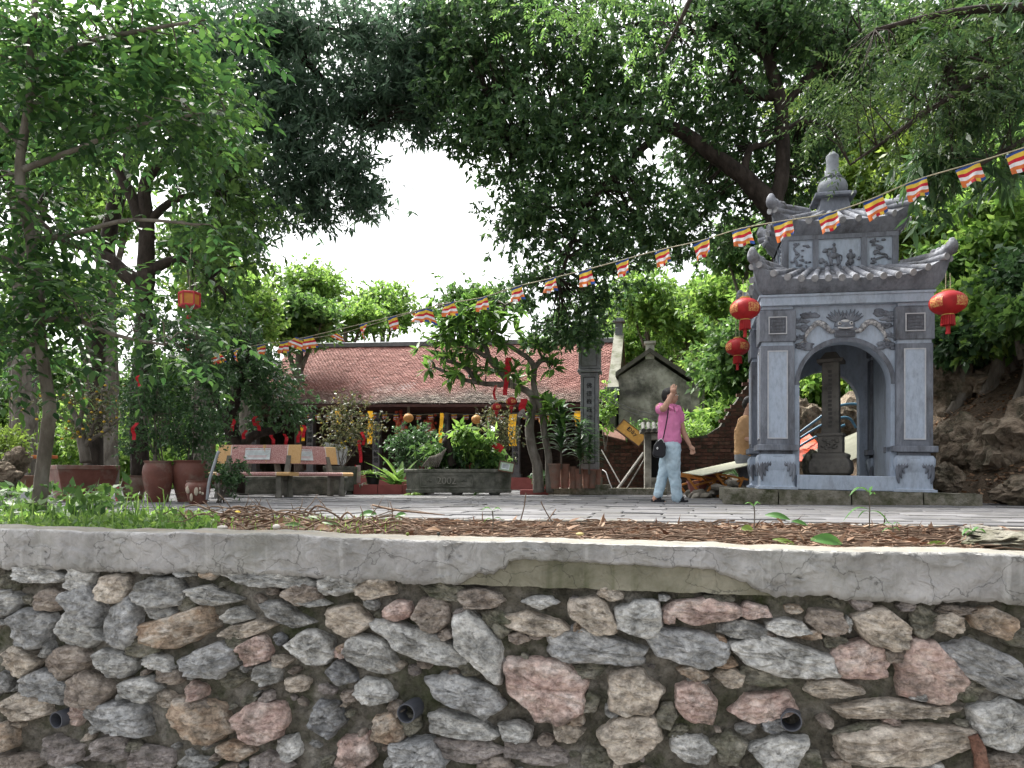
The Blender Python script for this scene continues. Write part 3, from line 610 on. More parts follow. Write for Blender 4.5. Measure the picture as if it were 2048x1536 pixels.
b = MB(); branchy(b, .465, 3.16, .22, .32, yr, 8); b.build('plant_relief', M_gd, gate, smooth=180)
b = MB()   # rider on a horse and a walking figure among rocks
blobs_relief(b, [(-.07, 3.13, .075, .04), (-.125, 3.155, .03, .035), (-.165, 3.20, .03, .028), (-.185, 3.19, .022, .014), (-.065, 3.20, .03, .05), (-.065, 3.27, .02, .022), (-.11, 3.22, .035, .012)], yr)
for x in (-.12, -.10, -.03, -.01): b.tube([V(x, yr, 3.11), V(x + .008, yr, 3.06), V(x, yr, 3.0)], [.016, .011, .010], 6)
b.tube(spline([V(0, yr, 3.14), V(.025, yr, 3.12), V(.02, yr, 3.06)], 4), .009, 5)
blobs_relief(b, [(.13, 3.11, .035, .06), (.13, 3.185, .02, .022), (.10, 3.12, .02, .035), (.17, 3.12, .02, .03), (.13, 3.05, .045, .04)], yr)
r2 = random.Random(12)
for k in range(26): x = r2.uniform(-.235, .235); b.ball((x, yr, 2.995 + r2.uniform(0, .05) + (.05 if abs(x) > .17 else 0)), (r2.uniform(.014, .035), .026, r2.uniform(.012, .03)), 7, 4)
b.build('rider_relief', M_gd, gate, smooth=180)
b = MB(); r2 = random.Random(2)
for k in range(40): b.ball((-.678, GC + r2.uniform(-.4, .4), 3.16 + r2.uniform(-.17, .17)), (.022, r2.uniform(.015, .045), r2.uniform(.012, .03)), 7, 4)
b.build('side_relief', M_gd, gate, smooth=180)
roof('upper_roof', [(.69, .49, 3.402, 0), (.72, .53, 3.44, .05), (.79, .60, 3.50, .19), (.80, .61, 3.54, .21), (.60, .44, 3.64, .08), (.34, .26, 3.74, 0)], 9)
b = MB(); b.box((0, GC, 3.86), (.42, .42, .26), taper=.78); b.box((0, GC, 4.005), (.50, .50, .045)); b.box((0, GC, 4.04), (.38, .38, .03)); b.build('finial_base', M_gd, gate, bevel=.01)
b = MB(); b.lathe([(.10, 4.03), (.155, 4.06), (.185, 4.12), (.188, 4.17), (.165, 4.235), (.12, 4.275), (.112, 4.285), (.105, 4.30), (.088, 4.38), (.076, 4.48), (.082, 4.57), (.078, 4.585), (.05, 4.61), (.03, 4.635), (.008, 4.65)], (0, GC, 0), 24); b.build('gourd_finial', mat('finial_grey', [(.15, .165, .185), (.22, .24, .265), (.27, .29, .315)], scale=4, rough=.75, bump=.3, stain=(.11, .12, .13), sscale=4), gate, smooth=50)
b = MB(); b.lathe([(.135, 4.262), (.15, 4.272), (.135, 4.29)], (0, GC, 0), 24, cap=False)
for sg in (-1, 1): b.tube(spline([V(0, GC - .14, 4.275), V(sg * .04, GC - .15, 4.30), V(sg * .06, GC - .15, 4.275), V(sg * .02, GC - .15, 4.265), V(sg * .05, GC - .165, 4.23)], 4), .008, 5)
b.build('tied_sash', M_gd, gate, smooth=180)
# dragon over the arch
yf = .068
b = MB()
for sg in (-1, 1):
    for zz, x0, n_, sc in ((2.33, .42, 7, 1.), (2.17, .46, 6, .9), (1.93, .47, 8, 1.05), (2.05, .54, 4, .8), (2.26, .53, 5, .9)):
        r2 = random.Random(int(zz * 100 + sg)); b = MB()
        b.ball((sg * x0, yf, zz), (.10 * sc, .012, .028 * sc), 10, 5)
        for k in range(n_): b.ball((sg * (x0 + r2.uniform(-.11, .11) * sc), yf, zz + r2.uniform(-.035, .035) * sc), (r2.uniform(.035, .065) * sc, .016, r2.uniform(.015, .03) * sc), 9, 5)
        b.tube(spline([V(sg * x0, yf - .016, zz), V(sg * (x0 + .03), yf - .018, zz + .02), V(sg * (x0 + .04), yf - .018, zz - .01), V(sg * (x0 + .01), yf - .018, zz - .025), V(sg * (x0 - .03), yf - .016, zz - .005), V(sg * (x0 - .02), yf - .012, zz + .035)], 4), .009, 5); b.build('cloud_relief', M_gd, gate, smooth=180)
    b = MB()
    for k in range(7):
        a = R(28 + 15 * k); L_ = .20 - .01 * abs(3 - k)
        p0 = V(sg * .06 + math.cos(a) * .02 * sg, yf, 2.24); p1 = p0 + V(math.cos(a) * L_ * sg * .9, 0, math.sin(a) * L_ * .75)
        b.tube(spline([p0, p0.lerp(p1, .5) + V(0, -.012, -.012), p1], 4), lerps([.024, .017, .003], 9), 6)
    b.build('mane_relief', M_gd, gate, smooth=180)
b = MB()
for sg in (-1, 1):
    pts = spline([V(sg * .09, yf, 2.12), V(sg * .17, yf - .02, 2.12), V(sg * .24, yf - .015, 2.20), V(sg * .31, yf, 2.225), V(sg * .38, yf - .01, 2.17), V(sg * .44, yf - .01, 2.09), V(sg * .46, yf - .01, 2.02)], 5)
    b.tube(pts, lerps([.02, .032, .037, .036, .03, .024, .014], len(pts)), 8)
    for k in range(4): b.tube([V(sg * .46, yf, 2.02), V(sg * (.43 + .03 * k), yf - .02, 1.985 - .012 * (k % 2))], [.013, .005], 5)
b.build('dragon_body', M_dragon, gate, smooth=180)
b = MB()
b.ball((0, yf, 2.195), (.12, .05, .07), 14, 9); b.ball((0, yf - .03, 2.165), (.085, .04, .035), 12, 7); b.ball((0, yf - .055, 2.178), (.03, .025, .02), 8, 6)
for sg in (-1, 1): b.ball((sg * .09, yf - .02, 2.14), (.05, .03, .028), 8, 6); b.tube(spline([V(sg * .05, yf, 2.25), V(sg * .07, yf - .02, 2.31), V(sg * .11, yf, 2.36)], 4), lerps([.016, .012, .004], 9), 6)
hd = b.build('dragon_head', M_gd, gate, smooth=180)
b = MB()
for sg in (-1, 1): b.ball((sg * .066, yf - .045, 2.205), (.022, .02, .022), 10, 7)
b.ball((0, yf - .035, 2.235), (.05, .02, .018), 8, 5); b.tube(spline([V(-.085, yf - .05, 2.155), V(0, yf - .07, 2.140), V(.085, yf - .05, 2.155)], 4), .009, 6); b.build('face_paint', plain('chalk_white', (.6, .6, .6)), hd, smooth=180)
b = MB()
for sg in (-1, 1): b.ball((sg * .066, yf - .062, 2.205), (.011, .008, .011), 8, 6)
b.build('pupil', plain('pupil_black', (.01, .01, .01)), hd, smooth=180)
b = MB(); b.prism([(-.12, 2.045), (.12, 2.045), (.12, 2.13), (-.12, 2.13)], .03, Matrix.Translation((0, yf - .03, 0))); tb = b.build('tablet', M_gd, gate, bevel=.008)
b = MB()
for x, z, w, h in ((0, 2.115, .2, .009), (0, 2.06, .2, .009), (-.10, 2.0875, .009, .06), (.10, 2.0875, .009, .06), (0, 2.09, .009, .04), (-.055, 2.095, .07, .008), (.055, 2.095, .07, .008), (-.055, 2.078, .05, .008), (.055, 2.078, .05, .008)): b.box((x, yf - .032, z), (w, .012, h))
b.build('tablet_fret', M_gd2, tb)
# small wild plants growing on the roof are left to the foliage section
def shear(root, k):
    for c in root.children_recursive:
        if c.type == 'MESH' and c.data.users == 1:
            me = c.data; n = len(me.vertices); a = np.empty(n * 3); me.vertices.foreach_get('co', a); a = a.reshape(-1, 3); a[:, 2] -= k * a[:, 0]; me.vertices.foreach_set('co', a.ravel()); me.update()
shear(gate, .02)
# stone stele standing inside
M_stele = mat('weathered_stele', [(.085, .08, .072), (.15, .14, .125), (.21, .195, .175)], scale=8, rough=.9, bump=.5, bscale=40, stain=(.07, .065, .058), sscale=4)
g_rot = Matrix.Rotation(R(-13), 4, 'Z'); gp = V(4.05, 9.1, 0) + g_rot @ V(-.02, .82, 0)
st = thing('stone_stele', 'weathered four-sided stone stele on lotus base inside the grey pavilion', 'stele', gp, R(-30))
b = MB(); b.lathe([(.30, .345), (.30, .37), (.34, .38), (.36, .45), (.34, .54), (.29, .58), (.30, .59), (.31, .63), (.26, .65)], n=4, ph=R(45), sx=1, sy=1); b.build('base', M_stele, st, smooth=40, bevel=.02)
b = MB(); b.box((0, 0, .76), (.30, .30, .22)); b.box((0, 0, .89), (.33, .33, .04)); nk = b.build('pedestal', M_stele, st, bevel=.01)
b = MB(); branchy(b, 0, .76, .18, .14, -.155, 21); b.build('pedestal_carving', M_stele, nk, smooth=180)
b = MB(); b.box((0, 0, 1.37), (.215, .215, .94), taper=.94); sf = b.build('shaft', M_stele, st, bevel=.008)
b = MB()
for k in range(14): b.box((random.uniform(-.004, .004), -.108 + .0004 * k, 1.0 + .055 * k), (.045, .008, .035))
b.build('inscription', mat('stele_inscription', [(.05, .048, .045), (.09, .085, .08)], scale=60, bump=.8), sf)
b = MB(); b.box((0, 0, 1.86), (.32, .32, .05)); b.box((0, 0, 1.93), (.26, .26, .10), taper=.5); b.build('cap', M_stele, st, bevel=.01)
# broken stump of masonry at its left foot
b = MB(); bm = bmesh.new(); bmesh.ops.create_icosphere(bm, subdivisions=3, radius=1)
for v_ in bm.verts:
    p = v_.co.copy(); k = 1 + .22 * fbm(p.x * 1.6, p.y * 1.6, p.z * 1.6); v_.co = V(p.x * .11 * k, p.y * .11 * k, p.z * .20 * k)
me = bpy.data.meshes.new('masonry_stump'); bm.to_mesh(me); bm.free(); me.materials.append(M_plinth); ms = finish(me, 'masonry_stump', None, 40); ms.location = gp + V(-.24, .05, .50)
tag(ms, 'rough broken lump of masonry against the left foot of the stone stele', 'masonry')
# ================================================================== TEMPLE with red tiled roof
M_tile = bpy.data.materials.new('clay_tiles'); M_tile.use_nodes = True
nt = M_tile.node_tree; L = nt.links.new; bs = nt.nodes['Principled BSDF']; bs.inputs['Roughness'].default_value = .85
gi = nd(nt, 'ShaderNodeNewGeometry'); r1 = ramp(nt, [(0, (.15, .056, .044)), (.15, (.20, .08, .064)), (.85, (.255, .108, .088)), (1, (.33, .17, .14))]); L(gi.outputs['Random Per Island'], r1.inputs[0])
tc = nd(nt, 'ShaderNodeTexCoord'); sp = nd(nt, 'ShaderNodeSeparateXYZ'); L(tc.outputs['Object'], sp.inputs[0])
n1 = nd(nt, 'ShaderNodeTexNoise'); n1.inputs['Scale'].default_value = .7; n1.inputs['Detail'].default_value = 7; L(tc.outputs['Object'], n1.inputs['Vector'])
md_ = nd(nt, 'ShaderNodeMath', operation='MULTIPLY_ADD'); L(n1.outputs['Fac'], md_.inputs[0]); md_.inputs[1].default_value = 3.4; L(sp.outputs['Y'], md_.inputs[2])
mr = nd(nt, 'ShaderNodeMapRange'); L(md_.outputs[0], mr.inputs['Value']); mr.inputs['From Min'].default_value = 1.7; mr.inputs['From Max'].default_value = 3.3; mr.inputs['To Min'].default_value = .95; mr.inputs['To Max'].default_value = 0
r2 = ramp(nt, [(0, (.055, .05, .04)), (.5, (.12, .10, .08)), (.8, (.20, .17, .14)), (1, (.30, .28, .24))]); L(gi.outputs['Random Per Island'], r2.inputs[0])
mx = nd(nt, 'ShaderNodeMix', data_type='RGBA'); L(mr.outputs[0], mx.inputs['Factor']); L(r1.outputs[0], mx.inputs['A']); L(r2.outputs[0], mx.inputs['B']); L(mx.outputs['Result'], bs.inputs['Base Color'])
M_wood = mat('dark_temple_wood', [(.022, .014, .010), (.05, .03, .022), (.075, .045, .033)], scale=6, rough=.6, stretch=(1, 1, 4))
M_eave = mat('red_brown_eave_wood', [(.05, .022, .018), (.10, .045, .038)], scale=6, rough=.7)
M_tstone = mat('temple_stone_post', [(.10, .10, .105), (.17, .168, .17)], scale=6, rough=.8)
M_ink = plain('ink_black', (.012, .012, .014), .7)
M_white = mat('lime_coping', [(.10, .10, .075), (.24, .24, .20)], scale=3, rough=.9, stain=(.06, .07, .03), sscale=2.2)
M_mosswall = mat('mossy_black_wall', [(.03, .034, .025), (.075, .08, .06), (.14, .145, .115)], scale=3, rough=.95, bump=.5, stain=(.04, .055, .02), sscale=1.4, stretch=(1, 1, .35))
M_redtile = mat('red_floor_tile', [(.22, .055, .05), (.30, .085, .075)], scale=5, rough=.55, bump=.1)
TYAW = R(-11); temple = thing('temple_hall', 'long low temple hall with weathered red tiled roof and dark open front', 'temple', (2.65, 21, 0), TYAW)
TW = 11.6; SH = .017
def rz_(y): t = y / 4; return 2.466 + 2.42 * (.72 * t + .28 * t * t)
rf = MB()
for y0 in np.linspace(0, 3.8, 9)[:-1]: pass
ny = 10; ol = [(y, rz_(y)) for y in np.linspace(-.02, 4, ny)]
vv = []
for x in (-TW, 0):
    for y, z in ol: vv.append((x, y, z - .05 - SH * x))
    for y, z in reversed(ol): vv.append((x, y, z - .12 - SH * x))
n2 = 2 * ny; fs = [(i, (i + 1) % n2, n2 + (i + 1) % n2, n2 + i) for i in range(n2)] + [tuple(range(n2)), tuple(range(n2, 2 * n2))]
rf.add(vv, fs); rf.add([(-TW, 4, rz_(4) - .05 + SH * TW), (0, 4, rz_(4) - .05), (0, 8, 2.4), (-TW, 8, 2.4 + SH * TW)], [(0, 1, 2, 3)])
roof_o = rf.build('roof', M_eave, temple)
tl = []; tf = []; rr = random.Random(9); rows = 54; colsn = int(TW / .118)
for r_ in range(rows):
    y0 = -.05 + 4.02 * r_ / rows; y1 = y0 + .135
    for c_ in range(colsn):
        x = -TW + .06 + .118 * (c_ + .5 * (r_ % 2)) + rr.uniform(-.003, .003); w = .055; l0 = rr.uniform(-.006, .006) + (rr.random() < .03) * rr.uniform(-.02, .03); lf = .030 + rr.uniform(0, .010); tw = rr.uniform(-.005, .005)
        sg_ = .035 * fbm(x * .45, y0 * .5, 2) - .05 * math.sin(math.pi * (x + TW) / TW) * math.sin(math.pi * min(1, y0 / 4 + .15)); za, zb = rz_(max(y0, 0)) + (y0 if y0 < 0 else 0) * .44 - SH * x + sg_, rz_(y1) - SH * x + sg_; o = len(tl)
        tl += [(x - w, y0 + .03 + l0, za + lf + tw), (x - w * .5, y0 + l0, za + lf), (x + w * .5, y0 + l0, za + lf), (x + w, y0 + .03 + l0, za + lf - tw), (x + w, y1, zb), (x - w, y1, zb),
               (x - w, y0 + .03 + l0, za + lf - .018 + tw), (x - w * .5, y0 + l0, za + lf - .018), (x + w * .5, y0 + l0, za + lf - .018), (x + w, y0 + .03 + l0, za + lf - .018 - tw)]
        tf += [(o, o + 1, o + 2, o + 3, o + 4, o + 5), (o + 6, o + 7, o + 1, o), (o + 7, o + 8, o + 2, o + 1), (o + 8, o + 9, o + 3, o + 2)]
b = MB(); b.add(tl, tf); tag(b.build('roof_tiles', M_tile, roof_o), kind='stuff')
M_ridge = mat('blue_grey_ridge', [(.09, .10, .105), (.18, .195, .20)], scale=5, rough=.8)
b = MB(); vv = []
for x in (-TW - .1, .05):
    for y, z in ((3.86, 4.83), (3.86, 4.97), (3.92, 5.0), (4.08, 5.0), (4.14, 4.97), (4.14, 4.83)): vv.append((x, y, z - SH * x))
b.add(vv, [(i, (i + 1) % 6, 6 + (i + 1) % 6, 6 + i) for i in range(6)] + [(0, 1, 2, 3, 4, 5), (6, 7, 8, 9, 10, 11)]); b.build('ridge', M_ridge, temple)
def tb(name, x0, x1, y, z, dy, dz, m, parent=None):
    b = MB(); vv = []
    for x in (x0, x1):
        for a, c in ((-1, -1), (1, -1), (1, 1), (-1, 1)): vv.append((x, y + a * dy / 2, z + c * dz / 2 - SH * x))
    b.add(vv, [(0, 1, 5, 4), (1, 2, 6, 5), (2, 3, 7, 6), (3, 0, 4, 7), (0, 3, 2, 1), (4, 5, 6, 7)]); return b.build(name, m, parent or temple)
tb('fascia', -TW, 0, .03, 2.385, .05, .09, M_eave); tb('front_beam', -TW, -.05, .95, 2.36, .16, .22, M_eave); tb('inner_beam', -TW, -.05, .95, 2.16, .12, .10, M_wood)
for k in range(40): 
    x = -TW + .15 + k * .29; b = MB(); b.tube([(x, .06, 2.36 - SH * x), (x, 1.2, 2.72 - SH * x)], .03, 5); b.build('rafter', M_eave, roof_o)
tb('rear_wall', -TW, -.05, 3.6, 1.5, .15, 3.0, M_wood); tb('floor_step', -TW - .2, .1, 1.6, .13, 4.0, .36, M_redtile); tb('left_wall', -TW - .1, -TW, 4, 1.6, 7.6, 3.2, M_mosswall)
for i, x in enumerate((-.55, -2.75, -4.95, -7.15, -9.35, -11.3)):
    b = MB(); b.box((x, .95, 1.25 - SH * x), (.23, .23, 2.0)); b.box((x, .95, .34 - SH * x), (.32, .32, .16)); pc = b.build('post', M_tstone, temple, bevel=.01)
    for q, ch in enumerate('佛日增輝法輪常轉'[:7]): text_mesh('couplet_character', ch, .17, M_ink, pc, (x, .829, 1.95 - .2 * q - SH * x))
    if i < 5:
        for dx in (.55, 1.1, 1.65):
            b = MB(); b.box((x - dx, 2.4, 1.3 - SH * x), (.08, .10, 2.1)); b.build('door_stile', M_wood, temple)
# altar inside
b = MB(); b.box((-5.0, 2.7, .85), (2.6, .7, .9)); b.build('altar', mat('lacquer_red', [(.10, .014, .010), (.20, .03, .02)], scale=6, rough=.4), temple)
# right gable wall with parapet coping
b = MB(); g_ol = [(-.05, 0), (-.05, 2.50), (.35, 2.62), (4.0, 5.02), (7.9, 2.5), (7.9, 0)]
b.prism([(y, z) for y, z in g_ol], .22, Matrix.Translation((.24, 0, 0)) @ Matrix.Rotation(R(90), 4, 'Z')); b.build('gable_wall', M_mosswall, temple)
b = MB()
for (y0, z0), (y1, z1) in (((.35, 2.66), (4.0, 5.06)), ((4.0, 5.06), (7.9, 2.55))):
    b.add([(-.02, y0, z0), (.30, y0, z0), (.30, y1, z1), (-.02, y1, z1), (-.02, y0, z0 + .09), (.30, y0, z0 + .09), (.30, y1, z1 + .09), (-.02, y1, z1 + .09)], [(0, 1, 2, 3), (4, 7, 6, 5), (0, 4, 5, 1), (1, 5, 6, 2), (2, 6, 7, 3), (3, 7, 4, 0)])
b.build('coping', M_white, temple)
b = MB(); b.box((.14, 4.0, 5.25), (.24, .26, .5)); b.box((.14, 4, 5.52), (.40, .42, .06)); b.box((.14, 4, 5.59), (.30, .32, .08)); b.build('ridge_pillar', M_ridge, temple, bevel=.01)
b = MB(); b.box((.14, .15, 2.60), (.30, .34, .40)); b.box((.14, .15, 2.84), (.42, .46, .08)); b.box((.14, .15, 2.36), (.24, .28, .1)); b.build('eave_pillar', M_ridge, temple, bevel=.01)
# ---------------------------------------------------------------- small weathered chapel behind, right
M_chapel = mat('weathered_plaster_wall', [(.10, .096, .085), (.28, .265, .23), (.48, .46, .41)], scale=1.6, rough=.95, bump=.4, bscale=20, stain=(.06, .06, .05), sscale=1.1, detail=9, lo=.36, hi=.62)
CD = 21.5; chap = thing('gable_chapel', 'small weathered plaster chapel gable with pillar on its apex behind the brick wall', 'building', at(1310, 985, CD), R(-11))
bz = at(1310, 985, CD).z; H = lambda v: at(0, v, CD).z - bz; X = lambda u: (u - 1310) * CD / F
b = MB(); b.prism([(X(1238), 0), (X(1238), H(752)), (X(1300), H(712)), (X(1392), H(778)), (X(1392), 0)], .3); b.box((X(1392) + .1, 2, H(778) / 2), (.2, 4, H(778))); b.build('gable_wall', M_chapel, chap)
b = MB(); b.box((X(1388), -.03, H(840)), (.24, .12, H(785))); b.box((X(1388), -.04, H(782)), (.34, .16, .1)); b.build('corner_pilaster', M_chapel, chap)
b = MB()
for (ua, va), (ub, vb) in (((1232, 752), (1300, 706)), ((1300, 706), (1400, 776))):
    b.add([(X(ua), -.14, H(va)), (X(ub), -.14, H(vb)), (X(ub), .4, H(vb)), (X(ua), .4, H(va)), (X(ua), -.14, H(va) + .13), (X(ub), -.14, H(vb) + .13), (X(ub), .4, H(vb) + .13), (X(ua), .4, H(va) + .13)], [(0, 1, 2, 3), (4, 7, 6, 5), (0, 4, 5, 1), (1, 5, 6, 2), (2, 6, 7, 3), (3, 7, 4, 0)])
b.build('coping', mat('dark_coping', [(.05, .048, .04), (.13, .12, .10)], scale=5, rough=.9), chap)
b = MB(); b.box((X(1300), .1, H(702)), (.25, .25, .45)); b.box((X(1300), .1, H(702) + .25), (.34, .34, .07)); b.build('apex_pillar', M_chapel, chap)
b = MB(); b.add([(X(1232), .3, H(752)), (X(1300), .3, H(706)), (X(1300), 4.5, H(706)), (X(1232), 4.5, H(752)), (X(1400), .3, H(776)), (X(1400), 4.5, H(776))], [(0, 1, 2, 3), (1, 4, 5, 2)]); b.build('roof', M_tile, chap)
# ---------------------------------------------------------------- dark brick garden wall
M_brick = mat('dark_brick', [(.045, .022, .016), (.085, .040, .028), (.12, .065, .048)], scale=8, rough=.95, bump=.6, island=.3, stain=(.03, .032, .02), sscale=3)
BD = 16.6; bw = thing('brick_wall', 'dark old brick garden wall rising to the right behind the walking woman', 'wall', at(1195, 985, BD), R(-6))
BW = 3.55; 
def btop(x): return float(np.interp(x, [0, 2.27, 2.7, 3.15, 3.6], [1.25, 1.23, 1.5, 2.3, 2.6]))
b = MB(); N = 12; b.prism([(0, -.1)] + [(BW * i / N, btop(BW * i / N) - .03) for i in range(N + 1)] + [(BW, -.1)], .3, Matrix.Translation((0, .012, 0))); b.build('mortar_core', mat('dark_mortar', [(.03, .028, .022), (.07, .065, .05)], scale=9, bump=.5), bw)
bmb = MB(); bmb.box((0, 0, 0), (.235, .10, .068)); o = bmb.build('brick', M_brick, bw); bme = o.data; bpy.data.objects.remove(o)
cnd = []
for r_ in range(40):
    for c_ in range(27):
        x = .125 + .25 * c_ + (.125 if r_ % 2 else 0); z = .04 + .08 * r_
        if z < btop(x) and x < BW: cnd.append((x, z))
def bvis(x, z):
    P = bw.location + Matrix.Rotation(R(-6), 3, 'Z') @ V(x, 0, z); u = CX + F * P.x / P.y; return not (1290 < u < 1345 and z > .9) and u < 1495 and not (1318 < u < 1355)
cnd.sort(key=lambda c: (not bvis(*c), c[0]))
farb = MB()
for i, (x, z) in enumerate(cnd):
    if i < 300:
        o = bpy.data.objects.new('brick', bme); COL.objects.link(o); o.parent = bw; o.location = (x + random.uniform(-.006, .006), .04 + random.uniform(-.01, .01), z); o.rotation_euler = (0, random.uniform(-.015, .015), random.uniform(-.03, .03))
    else: farb.box((x, .04, z), (.235, .10, .068))
if farb.v: tag(farb.build('hidden_bricks', M_brick, bw), kind='stuff')
# ---------------------------------------------------------------- inscribed free-standing pillar
ID = 15.0; ip = thing('inscribed_pillar', 'tall grey square pillar with a column of black characters beside the temple eave', 'pillar', (at(1180, 985, ID).x, ID, 0), R(-11))
Zp = lambda v: at(0, v, ID).z
M_pil = mat('pillar_grey', [(.17, .175, .19), (.255, .26, .275), (.31, .315, .33)], scale=3, rough=.75, stain=(.10, .10, .10), sscale=3)
b = MB(); b.box((0, 0, .10), (.75, .75, .2)); b.box((0, 0, .27), (.46, .46, .16)); b.build('pedestal', M_plinth, ip, bevel=.01)
b = MB(); b.box((0, 0, .42), (.42, .42, .16)); b.build('red_base_band', mat('faded_red_band', [(.25, .10, .09), (.34, .16, .14)], scale=6), ip)
b = MB(); b.box((0, 0, (.5 + Zp(748)) / 2), (.35, .35, Zp(748) - .5)); sh = b.build('shaft', M_pil, ip, bevel=.008)
b = MB(); z0, z1 = .62, Zp(757)
b.box((0, -.177, (z0 + z1) / 2), (.235, .008, z1 - z0), mi=1)
for sx in (-1, 1): b.box((sx * .112, -.181, (z0 + z1) / 2), (.011, .012, z1 - z0))
b.box((0, -.1812, z1), (.235, .012, .011)); b.box((0, -.1812, z0), (.235, .012, .011)); b.build('inscription_panel', [M_ink, M_pil], sh)
for q, ch in enumerate('佛德巍巍從途永'): text_mesh('character', ch, .115, M_ink, sh, (0, -.184, Zp(774) - .158 * q))
b = MB(); b.box((0, 0, Zp(744)), (.46, .46, .06)); b.box((0, 0, (Zp(740) + Zp(694)) / 2), (.42, .42, Zp(694) - Zp(740))); b.box((0, 0, Zp(691)), (.48, .48, .06)); b.box((0, 0, Zp(685)), (.54, .54, .06)); blk = b.build('capital_block', M_pil, ip, bevel=.01)
b = MB()
for sx in (-1, 1): b.box((sx * .15, -.213, Zp(717)), (.014, .012, .36)); b.box((0, -.2132, Zp(717) + sx * .18), (.30, .012, .014))
b.build('panel_frame', M_tstone, blk)
b = MB(); b.lathe([(.20, 0), (.26, .08), (.22, .18), (.14, .22), (.18, .28), (.20, .38), (.12, .48), (.05, .56)], (0, 0, Zp(682)), 10); 
for k in range(8): b.ball((.22 * math.cos(k * .785), .22 * math.sin(k * .785), Zp(682) + .12), (.07, .07, .09), 6, 5)
b.build('lotus_top', M_gd2, ip, smooth=50)
b = MB(); b.box((.35, 0, .06), (2.3, .7, .14)); b.build('low_base', M_plinth, ip, bevel=.01)
# ================================================================== FOLIAGE LIBRARY
def unit(a): return a / np.maximum(np.linalg.norm(a, axis=-1, keepdims=True), 1e-9)
def quads_mesh(name, Vx, mats, parent, per=4):
    # Vx: (N, per, 3) one polygon each
    n = len(Vx); me = bpy.data.meshes.new(name)
    o = np.array(parent.location) if parent is not None else np.zeros(3)
    co = (Vx.reshape(-1, 3) - o).astype(np.float32)
    me.vertices.add(n * per); me.vertices.foreach_set('co', co.ravel())
    me.loops.add(n * per); me.loops.foreach_set('vertex_index', np.arange(n * per, dtype=np.int32))
    me.polygons.add(n); me.polygons.foreach_set('loop_start', np.arange(0, n * per, per, dtype=np.int32)); me.polygons.foreach_set('loop_total', np.full(n, per, np.int32))
    me.materials.append(mats); me.update(calc_edges=True)
    ob = bpy.data.objects.new(name, me); COL.objects.link(ob)
    if parent is not None: ob.parent = parent
    return ob
def leaf_polys(P, D, L, W, rng, up=0.6, fold=0.0):
    # P base, D direction, L length, W width -> (N,6,3) pointed leaf outlines, slightly arched
    n = len(P); Nn = unit(rng.normal(size=(n, 3)) * (1 - up) + np.array([0, 0, 1.0]) * up)
    S = unit(np.cross(D, Nn)); U = np.cross(S, D)
    L = L[:, None]; W = W[:, None]
    a = P; b1 = P + D * L * .30 + S * W * .5 + U * L * .03; b2 = P + D * L * .62 + S * W * .42 + U * L * .02; t = P + D * L - U * L * .10
    c2 = P + D * L * .62 - S * W * .42 + U * L * .02; c1 = P + D * L * .30 - S * W * .5 + U * L * .03
    return np.stack([a, b1, b2, t, c2, c1], 1)
def leaf_diam(P, D, L, W, rng, up=0.5):
    n = len(P); Nn = unit(rng.normal(size=(n, 3)) * (1 - up) + np.array([0, 0, 1.0]) * up)
    S = unit(np.cross(D, Nn)); U = np.cross(S, D); L = L[:, None]; W = W[:, None]
    return np.stack([P, P + D * L * .42 + S * W * .5, P + D * L - U * L * .08, P + D * L * .42 - S * W * .5], 1)
def blob_pts(blobs, n, rng, shell=.45):
    C = np.array([at(b[0], b[1], b[2]) for b in blobs]); Rr = np.array([(px(b[3], b[2]), b[5] if len(b) > 5 else px((b[3] + b[4]) / 2, b[2]), px(b[4], b[2])) for b in blobs])
    w = np.prod(Rr, 1) ** .75; w = w / w.sum(); k = rng.choice(len(blobs), n, p=w)
    d = unit(rng.normal(size=(n, 3))); r = rng.random(n) ** shell
    return C[k] + d * r[:, None] * Rr[k], d
def clumped(blobs, nclump, ntip, cr, rng, shell=.45, flat=.6):
    c, d = blob_pts(blobs, nclump, rng, shell)
    t = np.repeat(c, ntip, 0) + rng.normal(size=(nclump * ntip, 3)) * np.array([cr, cr, cr * flat])
    dd = unit(np.repeat(d, ntip, 0) * .5 + (t - np.repeat(c, ntip, 0)) / cr * .5 + rng.normal(size=t.shape) * .35)
    return c, t, dd
def tip_leaves(t, dd, k, L, W, rng, droop=.3, spread=.9, up=.5, jit=.5, shape=leaf_diam):
    n = len(t); P = np.repeat(t, k, 0); D = unit(np.repeat(dd, k, 0) * (1 - spread * .5) + rng.normal(size=(n * k, 3)) * spread * .6 + np.array([0, 0, -droop]))
    P = P - np.repeat(dd, k, 0) * (rng.random((n * k, 1)) * L * 1.2)
    LL = L * (1 + jit * (rng.random(n * k) * 2 - 1)); return shape(P, D, LL, LL * (W / L), rng, up)
def wood(name, m, parent, limbs, n=9, k=5):
    # limbs: list of (list of points, list of radii)
    out = []
    for i, (pts, rad) in enumerate(limbs):
        p = spline(pts, k); r = lerps(rad, len(p)); b = MB()
        pp = [q + V(fbm(q.x * 2, q.z * 2, i), fbm(q.y * 2, q.z * 2, i + 5), 0) * r_ * .35 for q, r_ in zip(p, r)]
        b.tube(pp, r, n); b.build('trunk' if i == 0 else 'limb', m, parent, smooth=180, world=True); out.append(p)
    return out
